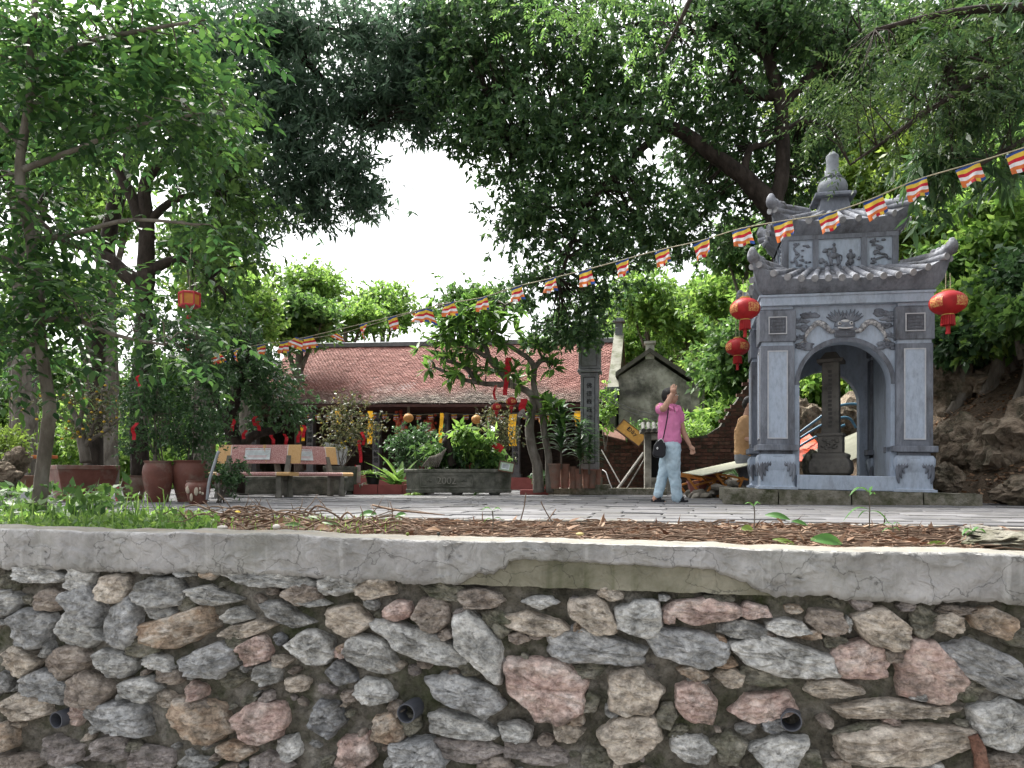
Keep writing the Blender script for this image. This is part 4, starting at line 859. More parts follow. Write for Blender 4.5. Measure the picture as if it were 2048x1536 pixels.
def twigs(m, parent, skel, centers, r0=.012, rng=None, sub=None):
    sk = np.array([tuple(q) for p in skel for q in p]); b = MB()
    cs = centers if sub is None else centers[:sub]
    for c in cs:
        q = sk[np.argmin(((sk - c) ** 2).sum(1))]; d_ = np.linalg.norm(c - q)
        if d_ < .1: continue
        mid = (c + q) / 2 + np.array([0, 0, .10 * d_]) + rng.normal(size=3) * .05 * d_
        b.tube([V(*q), V(*mid), V(*c)], [min(.05, r0 * (1 + d_ * .5)), r0 * .8, r0 * .35], 5, cap=False)
    if b.v: tag(b.build('twigs', m, parent, smooth=180, world=True), kind='stuff')
M_bark = mat('dark_bark', [(.012, .009, .007), (.03, .023, .018), (.055, .044, .036)], scale=9, rough=.95, bump=.9, bscale=26, bdist=.03, stretch=(1, 1, .4))
M_bark2 = mat('grey_bark', [(.06, .052, .042), (.13, .115, .095), (.20, .185, .16)], scale=9, rough=.95, bump=.8, bscale=26, bdist=.02, stretch=(1, 1, .4))
LM = {'dark': leafmat('leaf_dark', [(.026, .06, .025), (.042, .092, .036), (.064, .125, .046), (.10, .18, .062)], .42, .42),
      'mango': leafmat('leaf_glare_lift', [(.05, .09, .06), (.072, .12, .078), (.10, .165, .10)], .46, .36),  # glare around the sky gap imitated by a paler, cooler leaf colour
      'mid': leafmat('leaf_mid', [(.034, .08, .025), (.058, .125, .035), (.088, .172, .046), (.125, .22, .06)], .45),
      'light': leafmat('leaf_light', [(.065, .14, .032), (.11, .215, .048), (.16, .28, .065), (.22, .34, .09)], .5),
      'yel': leafmat('leaf_yellow_green', [(.095, .165, .032), (.145, .23, .045), (.20, .29, .065)], .5),
      'sap': leafmat('leaf_sapling', [(.016, .045, .016), (.026, .07, .022), (.042, .10, .028), (.07, .15, .035)], .42, .5),
      'fern': leafmat('leaf_feather', [(.02, .042, .016), (.036, .066, .022), (.06, .098, .032)], .35),
      'dull': leafmat('leaf_dull', [(.03, .045, .018), (.06, .075, .028), (.10, .11, .05), (.13, .105, .05)], .35),
      'plum': leafmat('leaf_frangipani', [(.05, .115, .03), (.085, .18, .04), (.14, .26, .055)], .48, .35),
      'shrub': leafmat('leaf_shrub', [(.026, .062, .025), (.046, .098, .038), (.075, .145, .055)], .36, .33)}
def tree(name, label, base, limbs, blobs, leaf, nclump, ntip, k, L, W, cr=.28, seed=1, group=None, bark=M_bark, droop=.3, twig=.5, shell=.45, up=.5, spread=.9, cat='tree', flat=.6):
    rng = np.random.default_rng(seed); t = thing(name, label, cat, base, 0, group)
    sk = wood('limb', bark, t, limbs) if limbs else []
    c, tp, dd = clumped(blobs, nclump, ntip, cr, rng, shell, flat)
    if sk and twig: twigs(bark, t, sk, c, rng=rng, sub=int(nclump * twig))
    tag(quads_mesh('crown', tip_leaves(tp, dd, k, L, W, rng, droop, spread, up), LM[leaf], t), kind='stuff'); return t
def compound(t, dd, rng, RL, n_pair, L, W, droop=.35, shape=leaf_diam, up=.8):
    # pinnate leaves: rachis from t along dd
    N = len(t); out = []
    ax = unit(dd + np.array([0, 0, -droop])); Nn = unit(rng.normal(size=(N, 3)) * .35 + np.array([0, 0, 1.0])); S = unit(np.cross(ax, Nn))
    RLn = RL * (.75 + .5 * rng.random(N))
    for i in range(n_pair):
        f = (i + .6) / n_pair
        P = t + ax * (RLn * f)[:, None] + np.array([0, 0, -1]) * (droop * .3 * RLn * f * f)[:, None]
        for sg in (-1, 1):
            D = unit(ax * .55 + S * sg * .85 + np.array([0, 0, -.15]) + rng.normal(size=(N, 3)) * .12)
            LL = L * (.8 + .4 * rng.random(N)) * (1 - .25 * abs(f - .5)); out.append(shape(P, D, LL, LL * W / L, rng, up))
    P = t + ax * RLn[:, None] + np.array([0, 0, -1]) * (droop * .3 * RLn)[:, None]
    out.append(shape(P, ax, np.full(N, L), np.full(N, W), rng, up)); return np.concatenate(out)
def lim(d, rows): # rows: (u, v, radius_px[, depth])
    return ([at(r[0], r[1], r[3] if len(r) > 3 else d) for r in rows], [px(r[2], r[3] if len(r) > 3 else d) for r in rows])

# ---------------------------------------------------------------- A  young tree in the bed, left foreground
d = 5.2; rng = np.random.default_rng(5)
A = thing('young_tree', 'thin-trunked young tree with drooping pinnate leaves at the left edge of the bed', 'tree', at(76, 1012, d))
sk = wood('limb', M_bark2, A, [lim(d, [(76, 1020, 15), (84, 940, 13), (98, 850, 13), (100, 800, 12), (82, 690, 11), (72, 560, 11), (52, 430, 10), (40, 330, 9), (56, 210, 8), (62, 90, 7), (75, -60, 5)]),
    lim(d, [(78, 640, 6), (150, 640, 5), (230, 670, 4, 5.0), (330, 690, 2, 4.9)]), lim(d, [(60, 480, 7), (140, 470, 5), (260, 440, 4, 5.0), (400, 450, 2, 4.9)]), lim(d, [(45, 340, 7), (150, 300, 5), (280, 250, 4, 5.1), (450, 220, 2, 5.0)]),
    lim(d, [(60, 150, 6), (160, 90, 5), (290, 60, 4, 5), (410, 40, 2, 4.9)]), lim(d, [(66, 560, 5), (20, 520, 4), (-60, 500, 2)]), lim(d, [(50, 300, 5), (-10, 240, 4), (-90, 200, 2)]), lim(d, [(64, 80, 4), (130, -20, 3), (200, -90, 2)])])
bl = [(70, 590, 5.2, 95, 60, .5), (190, 610, 5.1, 90, 50, .5), (310, 660, 5, 80, 45, .4), (30, 680, 5.3, 70, 60, .4), (60, 430, 5.2, 80, 60, .5), (300, 250, 5.1, 120, 50, .5), (420, 225, 5, 65, 45, .3), (110, 220, 5.3, 110, 70, .5), (200, 70, 5.2, 180, 75, .5), (370, 70, 5, 80, 60, .4), (20, 90, 5.3, 80, 90, .4), (0, 360, 5.3, 60, 70, .4), (60, 745, 5.2, 60, 25, .3), (380, 440, 5, 60, 30, .3)]
c, tp, dd = clumped(bl, 165, 6, .13, rng, .6)
twigs(M_bark2, A, sk, c, r0=.006, rng=rng)
tag(quads_mesh('crown', compound(tp, dd, rng, .25, 4, .085, .038, .45, leaf_polys), LM['sap'], A, 6), kind='stuff')
# ---------------------------------------------------------------- B  forked tree
d = 11
tree('forked_tree', 'forked dark-barked tree rising behind the big clay jars', at(285, 985, d), [lim(d, [(285, 985, 19), (278, 820, 17), (288, 680, 17), (292, 560, 18), (296, 470, 15), (290, 370, 12), (318, 325, 10), (355, 270, 8), (380, 180, 6), (390, 60, 3)]),
    lim(d, [(290, 575, 18), (245, 545, 15), (205, 508, 10), (130, 480, 6), (60, 430, 3)]), lim(d, [(296, 480, 14), (268, 400, 12), (238, 345, 10), (200, 250, 6), (180, 100, 3)]), lim(d, [(296, 545, 12), (350, 520, 9), (400, 535, 6), (450, 590, 3)]), lim(d, [(300, 440, 9), (350, 400, 7), (430, 380, 4)])],
    [(300, 180, 11, 190, 120, 1.5), (420, 320, 11, 90, 90, 1), (450, 460, 11.3, 90, 90, 1), (150, 300, 11.8, 110, 80, 1), (110, 540, 11.5, 110, 50, 1), (110, 180, 11.5, 150, 100, 1.3), (390, 610, 11.5, 80, 45, .8), (440, 540, 11.3, 70, 60, .8)], 'mid', 360, 9, 6, .115, .05, .24, 21, droop=.5)
# ---------------------------------------------------------------- C  big dark tree reaching over from the left
d = 14
tree('dark_canopy_tree', 'large dark-leaved tree whose canopy hangs over the left half of the sky gap', at(190, 985, d), [lim(d, [(190, 985, 15), (195, 700, 15), (220, 450, 15), (300, 230, 20), (400, 100, 15), (520, 50, 11), (650, 60, 7), (800, 90, 3)]), lim(d, [(400, 100, 11), (480, 180, 9), (560, 260, 6), (640, 340, 3)]), lim(d, [(300, 230, 10), (420, 300, 7), (520, 390, 3)]), lim(d, [(520, 50, 8), (640, 150, 6), (720, 260, 3)])],
    [(500, 90, 14, 130, 110, 1.5), (600, 60, 13.8, 120, 90, 1.4), (720, 70, 13.8, 90, 70, 1.2), (820, 110, 13.8, 80, 80, 1.2), (760, 180, 13.8, 90, 60, 1), (840, 220, 13.8, 50, 45, .7), (540, 240, 14, 110, 90, 1.3), (620, 330, 13.8, 100, 80, 1.2), (700, 340, 13.6, 70, 75, 1), (720, 390, 13.6, 45, 40, .7), (560, 400, 14, 90, 60, 1), (640, 430, 13.8, 60, 35, .7), (690, 220, 13.8, 60, 50, .8), (450, 320, 14.5, 90, 120, 1.2), (400, 150, 14.5, 100, 120, 1.3), (480, 460, 14.5, 70, 60, .9), (880, 40, 13.8, 80, 80, 1.1), (830, 150, 13.8, 80, 80, 1.1), (790, 225, 13.8, 70, 50, .9), (860, 225, 13.6, 50, 50, .8), (600, 190, 14, 70, 60, .9)], 'mango', 900, 8, 8, .155, .038, .22, 31, droop=.35, spread=1.1, up=.35, shell=.5)
# ---------------------------------------------------------------- D  great tree behind the pavilion
d = 13
tree('great_tree', 'great spreading tree with black forked trunk behind the grey pavilion', at(1566, 985, d), [lim(d, [(1566, 985, 34), (1568, 700, 29), (1570, 560, 27), (1560, 455, 24), (1537, 402, 22), (1485, 352, 17), (1400, 292, 14), (1335, 252, 12), (1240, 235, 8), (1130, 250, 5), (1020, 290, 3)]),
    lim(d, [(1548, 415, 16), (1566, 335, 14), (1562, 255, 14), (1557, 190, 13), (1536, 112, 11), (1512, 40, 11), (1500, -60, 8)]), lim(d, [(1557, 190, 12), (1505, 187, 11), (1464, 158, 10), (1466, 90, 9), (1400, 62, 7), (1300, 90, 4)]), lim(d, [(1535, 112, 10), (1480, 75, 8), (1380, 40, 6), (1200, 60, 3)]), lim(d, [(1335, 252, 9), (1260, 320, 7), (1170, 420, 5), (1120, 560, 3)]), lim(d, [(1490, 356, 9), (1500, 300, 7), (1540, 285, 5), (1600, 240, 3)]), lim(d, [(1560, 220, 9), (1640, 130, 6), (1720, 60, 3)])],
    [(1330, 90, 13, 180, 120, 1.8), (1120, 110, 13, 150, 110, 1.7), (980, 120, 13, 90, 110, 1.3), (960, 260, 13, 70, 80, 1), (1070, 300, 13, 130, 120, 1.5), (1040, 430, 13, 80, 80, 1), (1150, 450, 13, 120, 90, 1.3), (1090, 560, 13.5, 80, 60, 1), (1210, 300, 13, 150, 120, 1.5), (1290, 430, 13.5, 120, 70, 1.2), (1430, 440, 14, 110, 70, 1), (1440, 230, 13.5, 120, 110, 1.4), (1560, 60, 13, 130, 90, 1.5), (1680, 100, 13.5, 110, 120, 1.4), (1400, 330, 14, 90, 60, 1), (1130, 650, 14, 70, 55, .8), (1185, 620, 14, 50, 70, .7), (1200, 540, 13.8, 90, 60, 1), (1340, 500, 14, 80, 40, .9), (1640, 260, 14, 80, 90, 1), (910, 60, 13, 90, 80, 1.1), (905, 170, 13, 60, 80, 1), (930, 240, 13, 50, 60, .8), (1500, 20, 13, 150, 60, 1.2), (1000, 30, 13, 120, 60, 1.2), (1250, 190, 13, 120, 80, 1.2), (1520, 330, 14.3, 110, 80, 1), (1590, 400, 14.5, 80, 60, .9)], 'dark', 1650, 8, 8, .105, .046, .20, 41, droop=.3, shell=.5)
# ---------------------------------------------------------------- E  feathery branches hanging in from the top right
def feather(name, label, base, limbs, blobs, n, leaf='fern', RL=.34, np_=9, L=.05, W=.014, seed=3, droop=.6, group=None, bark=M_bark):
    rng = np.random.default_rng(seed); t = thing(name, label, 'tree', base, 0, group); sk = wood('limb', bark, t, limbs, n=7)
    c, tp, dd = clumped(blobs, n, 5, .16, rng, .6); twigs(bark, t, sk, c, r0=.006, rng=rng)
    tag(quads_mesh('crown', compound(tp, dd, rng, RL, np_, L, W, droop), LM[leaf], t), kind='stuff'); return t
E_x = at(2400, 900, 8)
feather('feathery_tree', 'tree at the right edge whose feathery branches hang down over the pavilion', V(E_x.x, 8, hill_z(E_x.x, 8)), [lim(8, [(2400, 900, 30), (2380, 500, 24), (2300, 200, 18), (2150, 40, 12, 7.5), (1950, 20, 8, 7.2), (1750, 60, 4, 7)]), lim(7.5, [(2150, 40, 9), (2000, 130, 7), (1860, 220, 5, 7.2), (1700, 330, 2, 7)]), lim(7.5, [(2250, 150, 9), (2080, 260, 6), (1960, 330, 3, 7.2)])],
        [(1780, 110, 7, 120, 90, .6), (1700, 190, 7, 70, 80, .5), (1900, 60, 7.3, 130, 80, .6), (1880, 190, 7.2, 110, 80, .6), (1980, 180, 7.4, 90, 120, .6), (1650, 250, 7, 50, 60, .4), (1960, 290, 7.3, 60, 60, .5), (1800, 290, 7.2, 60, 60, .5)], 120, 'fern', .30, 7, .06, .020, seed=3, droop=.5)
feather('acacia_tree', 'tree overhead whose bright feathery sprays dip into the top middle of the view', V(6.2, 2.0, -1.5), [([V(6.2, 2, -1.5), V(6.1, 2.2, 2), V(5.4, 3, 5), at(1500, -160, 6), at(1360, -60, 6), at(1200, -40, 6)], [.2, .17, .12, .06, .03, .01]), ([at(1420, -100, 6), at(1380, 0, 6), at(1330, 100, 6)], [.03, .02, .008])],
        [(1100, -5, 6, 90, 25, .3), (1200, 0, 6, 70, 30, .3), (1320, 40, 6, 35, 40, .3), (1315, 120, 6, 25, 45, .3), (1400, 60, 6, 30, 40, .3)], 32, 'mid', .16, 6, .045, .017, seed=8, droop=.25)
# long-leaved branch hanging at upper right
tree('long_leaved_tree', 'tree with long dark leaves drooping down the top right corner', V(7.4, 9.5, hill_z(7.4, 9.5)), [([V(7.4, 9.5, 1.2), at(2230, 350, 8.6), at(2150, 100, 8), at(2040, 60, 7.6), at(1900, 120, 7.4)], [.14, .11, .07, .04, .01])],
     [(1880, 330, 7.8, 70, 60, .5), (1960, 230, 7.6, 60, 60, .5), (2020, 90, 7.6, 60, 80, .5), (1850, 420, 8, 40, 40, .3), (1900, 110, 7.6, 60, 60, .4), (2020, 330, 7.8, 50, 60, .4)], 'shrub', 60, 5, 6, .20, .042, .18, 77, droop=1.1, up=.2)
# ---------------------------------------------------------------- hillside trees (each its own trunk and crown on the slope)
def hill_tree(label, u, v, d, ru, rv, leaf, seed, n=70, L=.13, W=.06, name='hillside_tree', extra=()):
    c = at(u, v, d); bz = hill_z(c.x, c.y); base = V(c.x, c.y + .2, bz - .1); top = c.z
    if top < bz + .8: base.z = top - 1.2
    l1 = [base, base.lerp(c, .5) + V(.15, 0, 0), c, c + V(-.1, 0, px(rv, d) * .7)]
    a = (seed * 37) % 6
    l2 = [base.lerp(c, .6), c + V(-px(ru, d) * .5, 0, px(rv, d) * .1), c + V(-px(ru, d) * .8, 0, px(rv, d) * .3)]; l3 = [base.lerp(c, .7), c + V(px(ru, d) * .45, .1, px(rv, d) * .2), c + V(px(ru, d) * .75, 0, px(rv, d) * .4)]
    rr = random.Random(seed)
    bl = [(u, v, d, ru * .75, rv * .75)] + [(u + rr.uniform(-.6, .6) * ru, v + rr.uniform(-.6, .6) * rv, d + rr.uniform(-.5, .5), ru * rr.uniform(.35, .55), rv * rr.uniform(.3, .5)) for _ in range(5)] + list(extra)
    return tree(name, label, base, [(l1, [.13, .10, .06, .02]), (l2, [.05, .035, .01]), (l3, [.05, .035, .01])], bl, leaf, n, 9, 7, L, W, .017 * d, seed, 'trees on the wooded hillside', M_bark2, twig=.3, shell=.5, droop=.35)
HT = [('pale green hillside tree just right of the temple gable pillar', 1290, 600, 27, 75, 75, 'light'), ('bright hillside tree above the chapel roof', 1370, 650, 27, 85, 75, 'light'), ('hillside tree between the chapel and the pavilion, upper one', 1450, 600, 23, 80, 75, 'light'),
      ('hillside tree low down beside the chapel corner pilaster', 1440, 765, 23, 75, 75, 'light'), ('hillside tree close to the pavilion left lanterns', 1480, 720, 18.5, 60, 90, 'mid'), ('leafy hillside tree overhanging the brick wall top', 1455, 850, 18.2, 60, 40, 'light'),
      ('misty hillside tree rising behind the temple ridge end', 1250, 680, 30, 60, 60, 'light'), ('hillside tree seen behind the pavilion finial', 1700, 400, 17, 100, 90, 'yel'), ('bright-leaved hillside tree above the pavilion right roof tip', 1860, 330, 16, 110, 80, 'yel'),  # crowns around the finial: brighter leaf colour stands in for sunlight
      ('bright-leaved hillside tree right of the upper roof', 1850, 470, 15, 80, 70, 'yel'), ('hillside tree behind the right-hand flags', 1980, 430, 13.5, 90, 110, 'light'), ('low hillside tree over the right lantern', 1960, 590, 12.4, 90, 55, 'light'), ('hillside tree half hidden by the right roof tip', 1880, 560, 14, 60, 60, 'mid'),
      ('dark hillside tree in the far top right', 2010, 200, 16, 130, 130, 'dark'), ('tall hillside tree filling the top right above the feathery branches', 1800, 130, 18, 140, 130, 'mid'), ('hillside tree visible through the left part of the arch', 1610, 790, 17, 60, 60, 'light'), ('hillside tree visible through the right part of the arch', 1710, 790, 16.5, 60, 50, 'yel'),
      ('hillside tree behind the left roof tip of the pavilion', 1490, 500, 21, 90, 70, 'mid'), ('pale hillside tree low behind the great trunk', 1560, 620, 19, 80, 70, 'light'), ('shadowed hillside tree on the slope right of the pavilion shaft', 1920, 690, 12.2, 50, 35, 'shrub'), ('small hillside tree over the mossy rock at the right edge', 2040, 560, 11.8, 60, 60, 'shrub'), ('high hillside tree in the top right between feathery sprays', 1900, 60, 19, 130, 90, 'dark'), ('high hillside tree above the finial', 1680, 80, 19, 130, 110, 'dark'), ('high hillside tree at the extreme top right', 2030, 60, 17, 90, 110, 'dark'), ('hillside tree just above the finial tip', 1660, 250, 18, 100, 90, 'yel'), ('hillside tree above the flags at the right edge', 2040, 330, 14, 80, 90, 'mid'), ('hillside tree behind the right side of the great trunk', 1620, 480, 19, 80, 60, 'mid'), ('hillside tree with pale leaves over the right flags', 1790, 290, 17, 100, 70, 'yel'), ('leafy hillside tree draping the rocks right of the right lantern', 1985, 655, 11.8, 70, 40, 'light'), ('leafy hillside tree hanging over the rock at the lower right edge', 2050, 640, 11, 50, 50, 'mid')]
for i, (lb, u, v, d, ru, rv, lf) in enumerate(HT): hill_tree(lb, u, v, d, ru, rv, lf, 200 + i, 100 if d > 15 else 75, .17 if d > 15 else .14, .08)
# ---------------------------------------------------------------- trees behind the temple and on the left
def far_tree(label, u, v, d, ru, rv, leaf, seed, n=80, L=.16, W=.08, vb=985, name='background_tree', group='trees behind the temple'):
    rr = random.Random(seed); base = V((u - CX) * d / F, d, -.05); c = at(u, v, d)
    bl = [(u, v, d, ru * .7, rv * .7)] + [(u + rr.uniform(-.65, .65) * ru, v + rr.uniform(-.45, .6) * rv, d + rr.uniform(-.5, .5), ru * rr.uniform(.3, .5), rv * rr.uniform(.3, .5)) for _ in range(7)]
    return tree(name, label, base, [([base, base.lerp(c, .5), c, c + V(0, 0, px(rv, d) * .6)], [.2, .16, .09, .03]), ([base.lerp(c, .6), c + V(-px(ru, d) * .5, 0, 0), c + V(-px(ru, d) * .8, 0, px(rv, d) * .2)], [.09, .05, .02]), ([base.lerp(c, .7), c + V(px(ru, d) * .5, 0, 0), c + V(px(ru, d) * .8, 0, px(rv, d) * .2)], [.09, .05, .02])], bl, leaf, n, 9, 7, L, W, .013 * d, seed, group, M_bark2, twig=.3, shell=.45, droop=.2)
FT = [('round-crowned pale tree rising over the left half of the temple roof', 620, 570, 40, 75, 60, 'light', 130, .22), ('lower round-crowned tree right of it over the temple ridge', 765, 605, 37, 70, 62, 'light', 120, .2), ('bright tree between the two round crowns behind the ridge', 690, 640, 33, 75, 50, 'light', 90, .19), ('grey-green tree behind the ridge, left of the pillar', 945, 605, 31, 75, 60, 'mid', 90, .18),
      ('thick-leaved tree standing left of the temple roof', 600, 640, 24.5, 95, 80, 'mid', 110, .2), ('leafy tree behind the hexagonal lantern', 490, 620, 22, 80, 110, 'light', 100, .16), ('yellow-green tree glowing behind the forked trunk', 420, 560, 25, 90, 70, 'yel', 90, .17), ('yellow-green tree between the two left trunks', 180, 590, 25, 110, 80, 'yel', 90, .17),
      ('pale tree at the far left edge behind the young tree', 30, 620, 24, 90, 110, 'light', 90, .17), ('distant hazy tree behind the bare shrub', 90, 760, 30, 110, 80, 'mid', 80, .2), ('distant tree behind the tall jars', 330, 760, 28, 130, 90, 'mid', 90, .2), ('low bright bush-like tree at the left edge', 15, 890, 13, 50, 55, 'yel', 50, .07), ('soft green tree behind the leafless twigs', 210, 870, 20, 110, 60, 'light', 80, .10), ('distant tree low at the far left', -40, 800, 26, 110, 90, 'mid', 70, .18), ('tall leafy tree behind the top of the young trunk', 60, 330, 17, 110, 150, 'mid', 120, .14), ('leafy tree filling the fork of the dark trunk', 220, 420, 18, 90, 90, 'light', 90, .14), ('leafy tree right of the forked trunk behind its limb', 400, 460, 19, 80, 70, 'mid', 80, .14), ('high leafy tree at the top left corner', 40, 90, 17, 120, 120, 'mid', 100, .14)]
for i, (lb, u, v, d, ru, rv, lf, n, L_) in enumerate(FT): far_tree(lb, u, v, d, ru, rv, lf, 300 + i, n, L_, L_ * .5)
# ---------------------------------------------------------------- I  dark bushy tree left of the temple
d = 13.5
tree('bushy_tree', 'dark dense bushy tree with bent trunk hung with red ribbons behind the benches', at(470, 985, d), [lim(d, [(470, 985, 18), (472, 900, 16), (462, 850, 14), (470, 800, 10), (490, 740, 6), (500, 690, 3)]), lim(d, [(476, 900, 10), (510, 870, 9), (560, 858, 7), (600, 840, 3)]), lim(d, [(468, 850, 8), (430, 800, 6), (410, 740, 3)])],
     [(500, 760, 13.5, 90, 55, .9), (470, 700, 13.8, 80, 50, .9), (560, 800, 13.4, 55, 45, .6), (420, 740, 13.6, 50, 60, .6), (530, 720, 13.6, 60, 45, .7), (590, 830, 13.4, 35, 30, .4), (440, 660, 13.9, 60, 45, .7), (520, 840, 13.5, 60, 22, .5), (430, 830, 13.6, 40, 30, .4)], 'shrub', 230, 8, 7, .085, .034, .17, 51, droop=.5, bark=M_bark)
# ---------------------------------------------------------------- H  frangipani in front of the temple
def rosettes(tips, dirs, rng, k=11, L=.26, W=.075):
    n = len(tips); P = np.repeat(tips, k, 0); ax = np.repeat(dirs, k, 0); r = unit(rng.normal(size=P.shape)); r = unit(r - ax * (r * ax).sum(1, keepdims=True)); D = unit(r * .85 + ax * .45 + np.array([0, 0, -.1])); LL = L * (.7 + .5 * rng.random(n * k)); return leaf_polys(P, D, LL, LL * W / L, rng, .75)
d = 14.2; rng = np.random.default_rng(9)
Hf = thing('frangipani_tree', 'gnarled frangipani tree with leaf rosettes in front of the temple roof', 'tree', at(1082, 985, d))
sk = wood('limb', M_bark2, Hf, [lim(d, [(1078, 985, 12), (1074, 930, 10), (1058, 860, 9), (1066, 810, 8), (1058, 785, 7), (1020, 770, 6), (960, 765, 5), (930, 735, 5), (890, 720, 3)]), lim(d, [(1100, 985, 8), (1094, 900, 7), (1084, 830, 7), (1068, 775, 6), (1068, 735, 6), (1055, 715, 5), (1025, 695, 5), (1000, 680, 3)]), lim(d, [(1020, 770, 8), (1000, 740, 7), (980, 720, 6), (970, 690, 5), (950, 660, 3)]), lim(d, [(1066, 740, 6), (1085, 720, 5), (1110, 730, 3)]), lim(d, [(960, 765, 6), (930, 760, 4), (870, 735, 3)]), lim(d, [(1066, 800, 6), (1090, 800, 5), (1105, 815, 3)]), lim(d, [(975, 715, 5), (930, 690, 4), (880, 670, 3)]), lim(d, [(970, 690, 4), (1000, 640, 3), (1010, 610, 2)]), lim(d, [(950, 665, 4), (920, 630, 3), (900, 610, 2)])])
c, dr = blob_pts([(930, 650, 14.2, 80, 45, .9), (880, 690, 14.2, 60, 40, .7), (990, 660, 14.2, 60, 50, .7), (860, 735, 14.1, 35, 25, .5), (930, 740, 14, 60, 25, .5), (1020, 745, 14, 45, 28, .5), (1105, 735, 14, 22, 16, .3), (1090, 820, 14, 35, 28, .4), (1115, 830, 13.9, 30, 25, .4), (985, 745, 14, 35, 20, .4), (1060, 690, 14.2, 40, 25, .5), (960, 605, 14.4, 50, 30, .6), (1030, 620, 14.3, 40, 30, .5), (900, 640, 14.3, 55, 40, .6), (950, 690, 14, 70, 30, .5)], 160, rng, .6)
dr = unit(dr + np.array([0, 0, .6])); twigs(M_bark2, Hf, sk, c, r0=.014, rng=rng)
tag(quads_mesh('crown', rosettes(c, dr, rng), LM['plum'], Hf, 6), kind='stuff')
# ---------------------------------------------------------------- scrub covering the hillside, and the far wood
rng = np.random.default_rng(60)
def hill_scrub(n, yr, xr, hmax, L, seed, leaf, name, label, keep):
    rng = np.random.default_rng(seed); pts = []
    while len(pts) < n:
        y = rng.uniform(*yr); x = hill_base_x(y) + rng.uniform(*xr)
        if not keep(x, y): continue
        h = hmax * max(0, .35 + fbm(x * .7, y * .7, 7)) * rng.random() ** .6
        pts.append((x, y, hill_z(x, y) + h))
    P = np.array(pts); D = unit(rng.normal(size=P.shape) + np.array([-.4, -.6, .1])); dd = D
    Q = tip_leaves(P, dd, 7, L, L * .5, rng, .4, 1.0, .45); o = quads_mesh(name, Q, LM[leaf], None); tag(o, label, 'undergrowth', kind='stuff')
hill_scrub(11000, (17.5, 40), (.2, 16), 1.5, .20, 61, 'light', 'hillside_undergrowth', 'bright green undergrowth covering the wooded slope behind the chapel', lambda x, y: True)
hill_scrub(7000, (12.8, 22), (.7, 11), 1.1, .16, 62, 'mid', 'slope_creepers', 'green creepers covering the slope behind and above the pavilion', lambda x, y: y > 14.2 or x > hill_base_x(y) + 2.4)
hill_scrub(2600, (9, 13.5), (3.0, 9), .9, .13, 63, 'shrub', 'rock_ferns', 'dark ferns and vines hanging over the rocks at the right edge', lambda x, y: True)
def wood_mass(n, L, seed, leaf, name, label, x0, x1, y0, y1, hmax):
    rng = np.random.default_rng(seed); x = rng.uniform(x0, x1, n); y = rng.uniform(y0, y1, n)
    top = hmax * (.65 + .35 * np.sin(x * .55 + 1) * np.cos(x * .23)); z = top * rng.random(n) ** .7
    P = np.stack([x, y, z], 1); Q = tip_leaves(P, unit(rng.normal(size=P.shape)), 7, L, L * .55, rng, .3, 1.0, .45); o = quads_mesh(name, Q, LM[leaf], None); tag(o, label, 'wood', kind='stuff')
wood_mass(7000, .42, 64, 'mid', 'far_wood', 'far-off green wood closing the view on the left behind the garden', -48, 4, 38, 46, 8.0)
wood_mass(2600, .26, 65, 'light', 'garden_hedge', 'pale leafy hedge along the back of the garden on the left', -26, -9.5, 25, 28, 3.2)
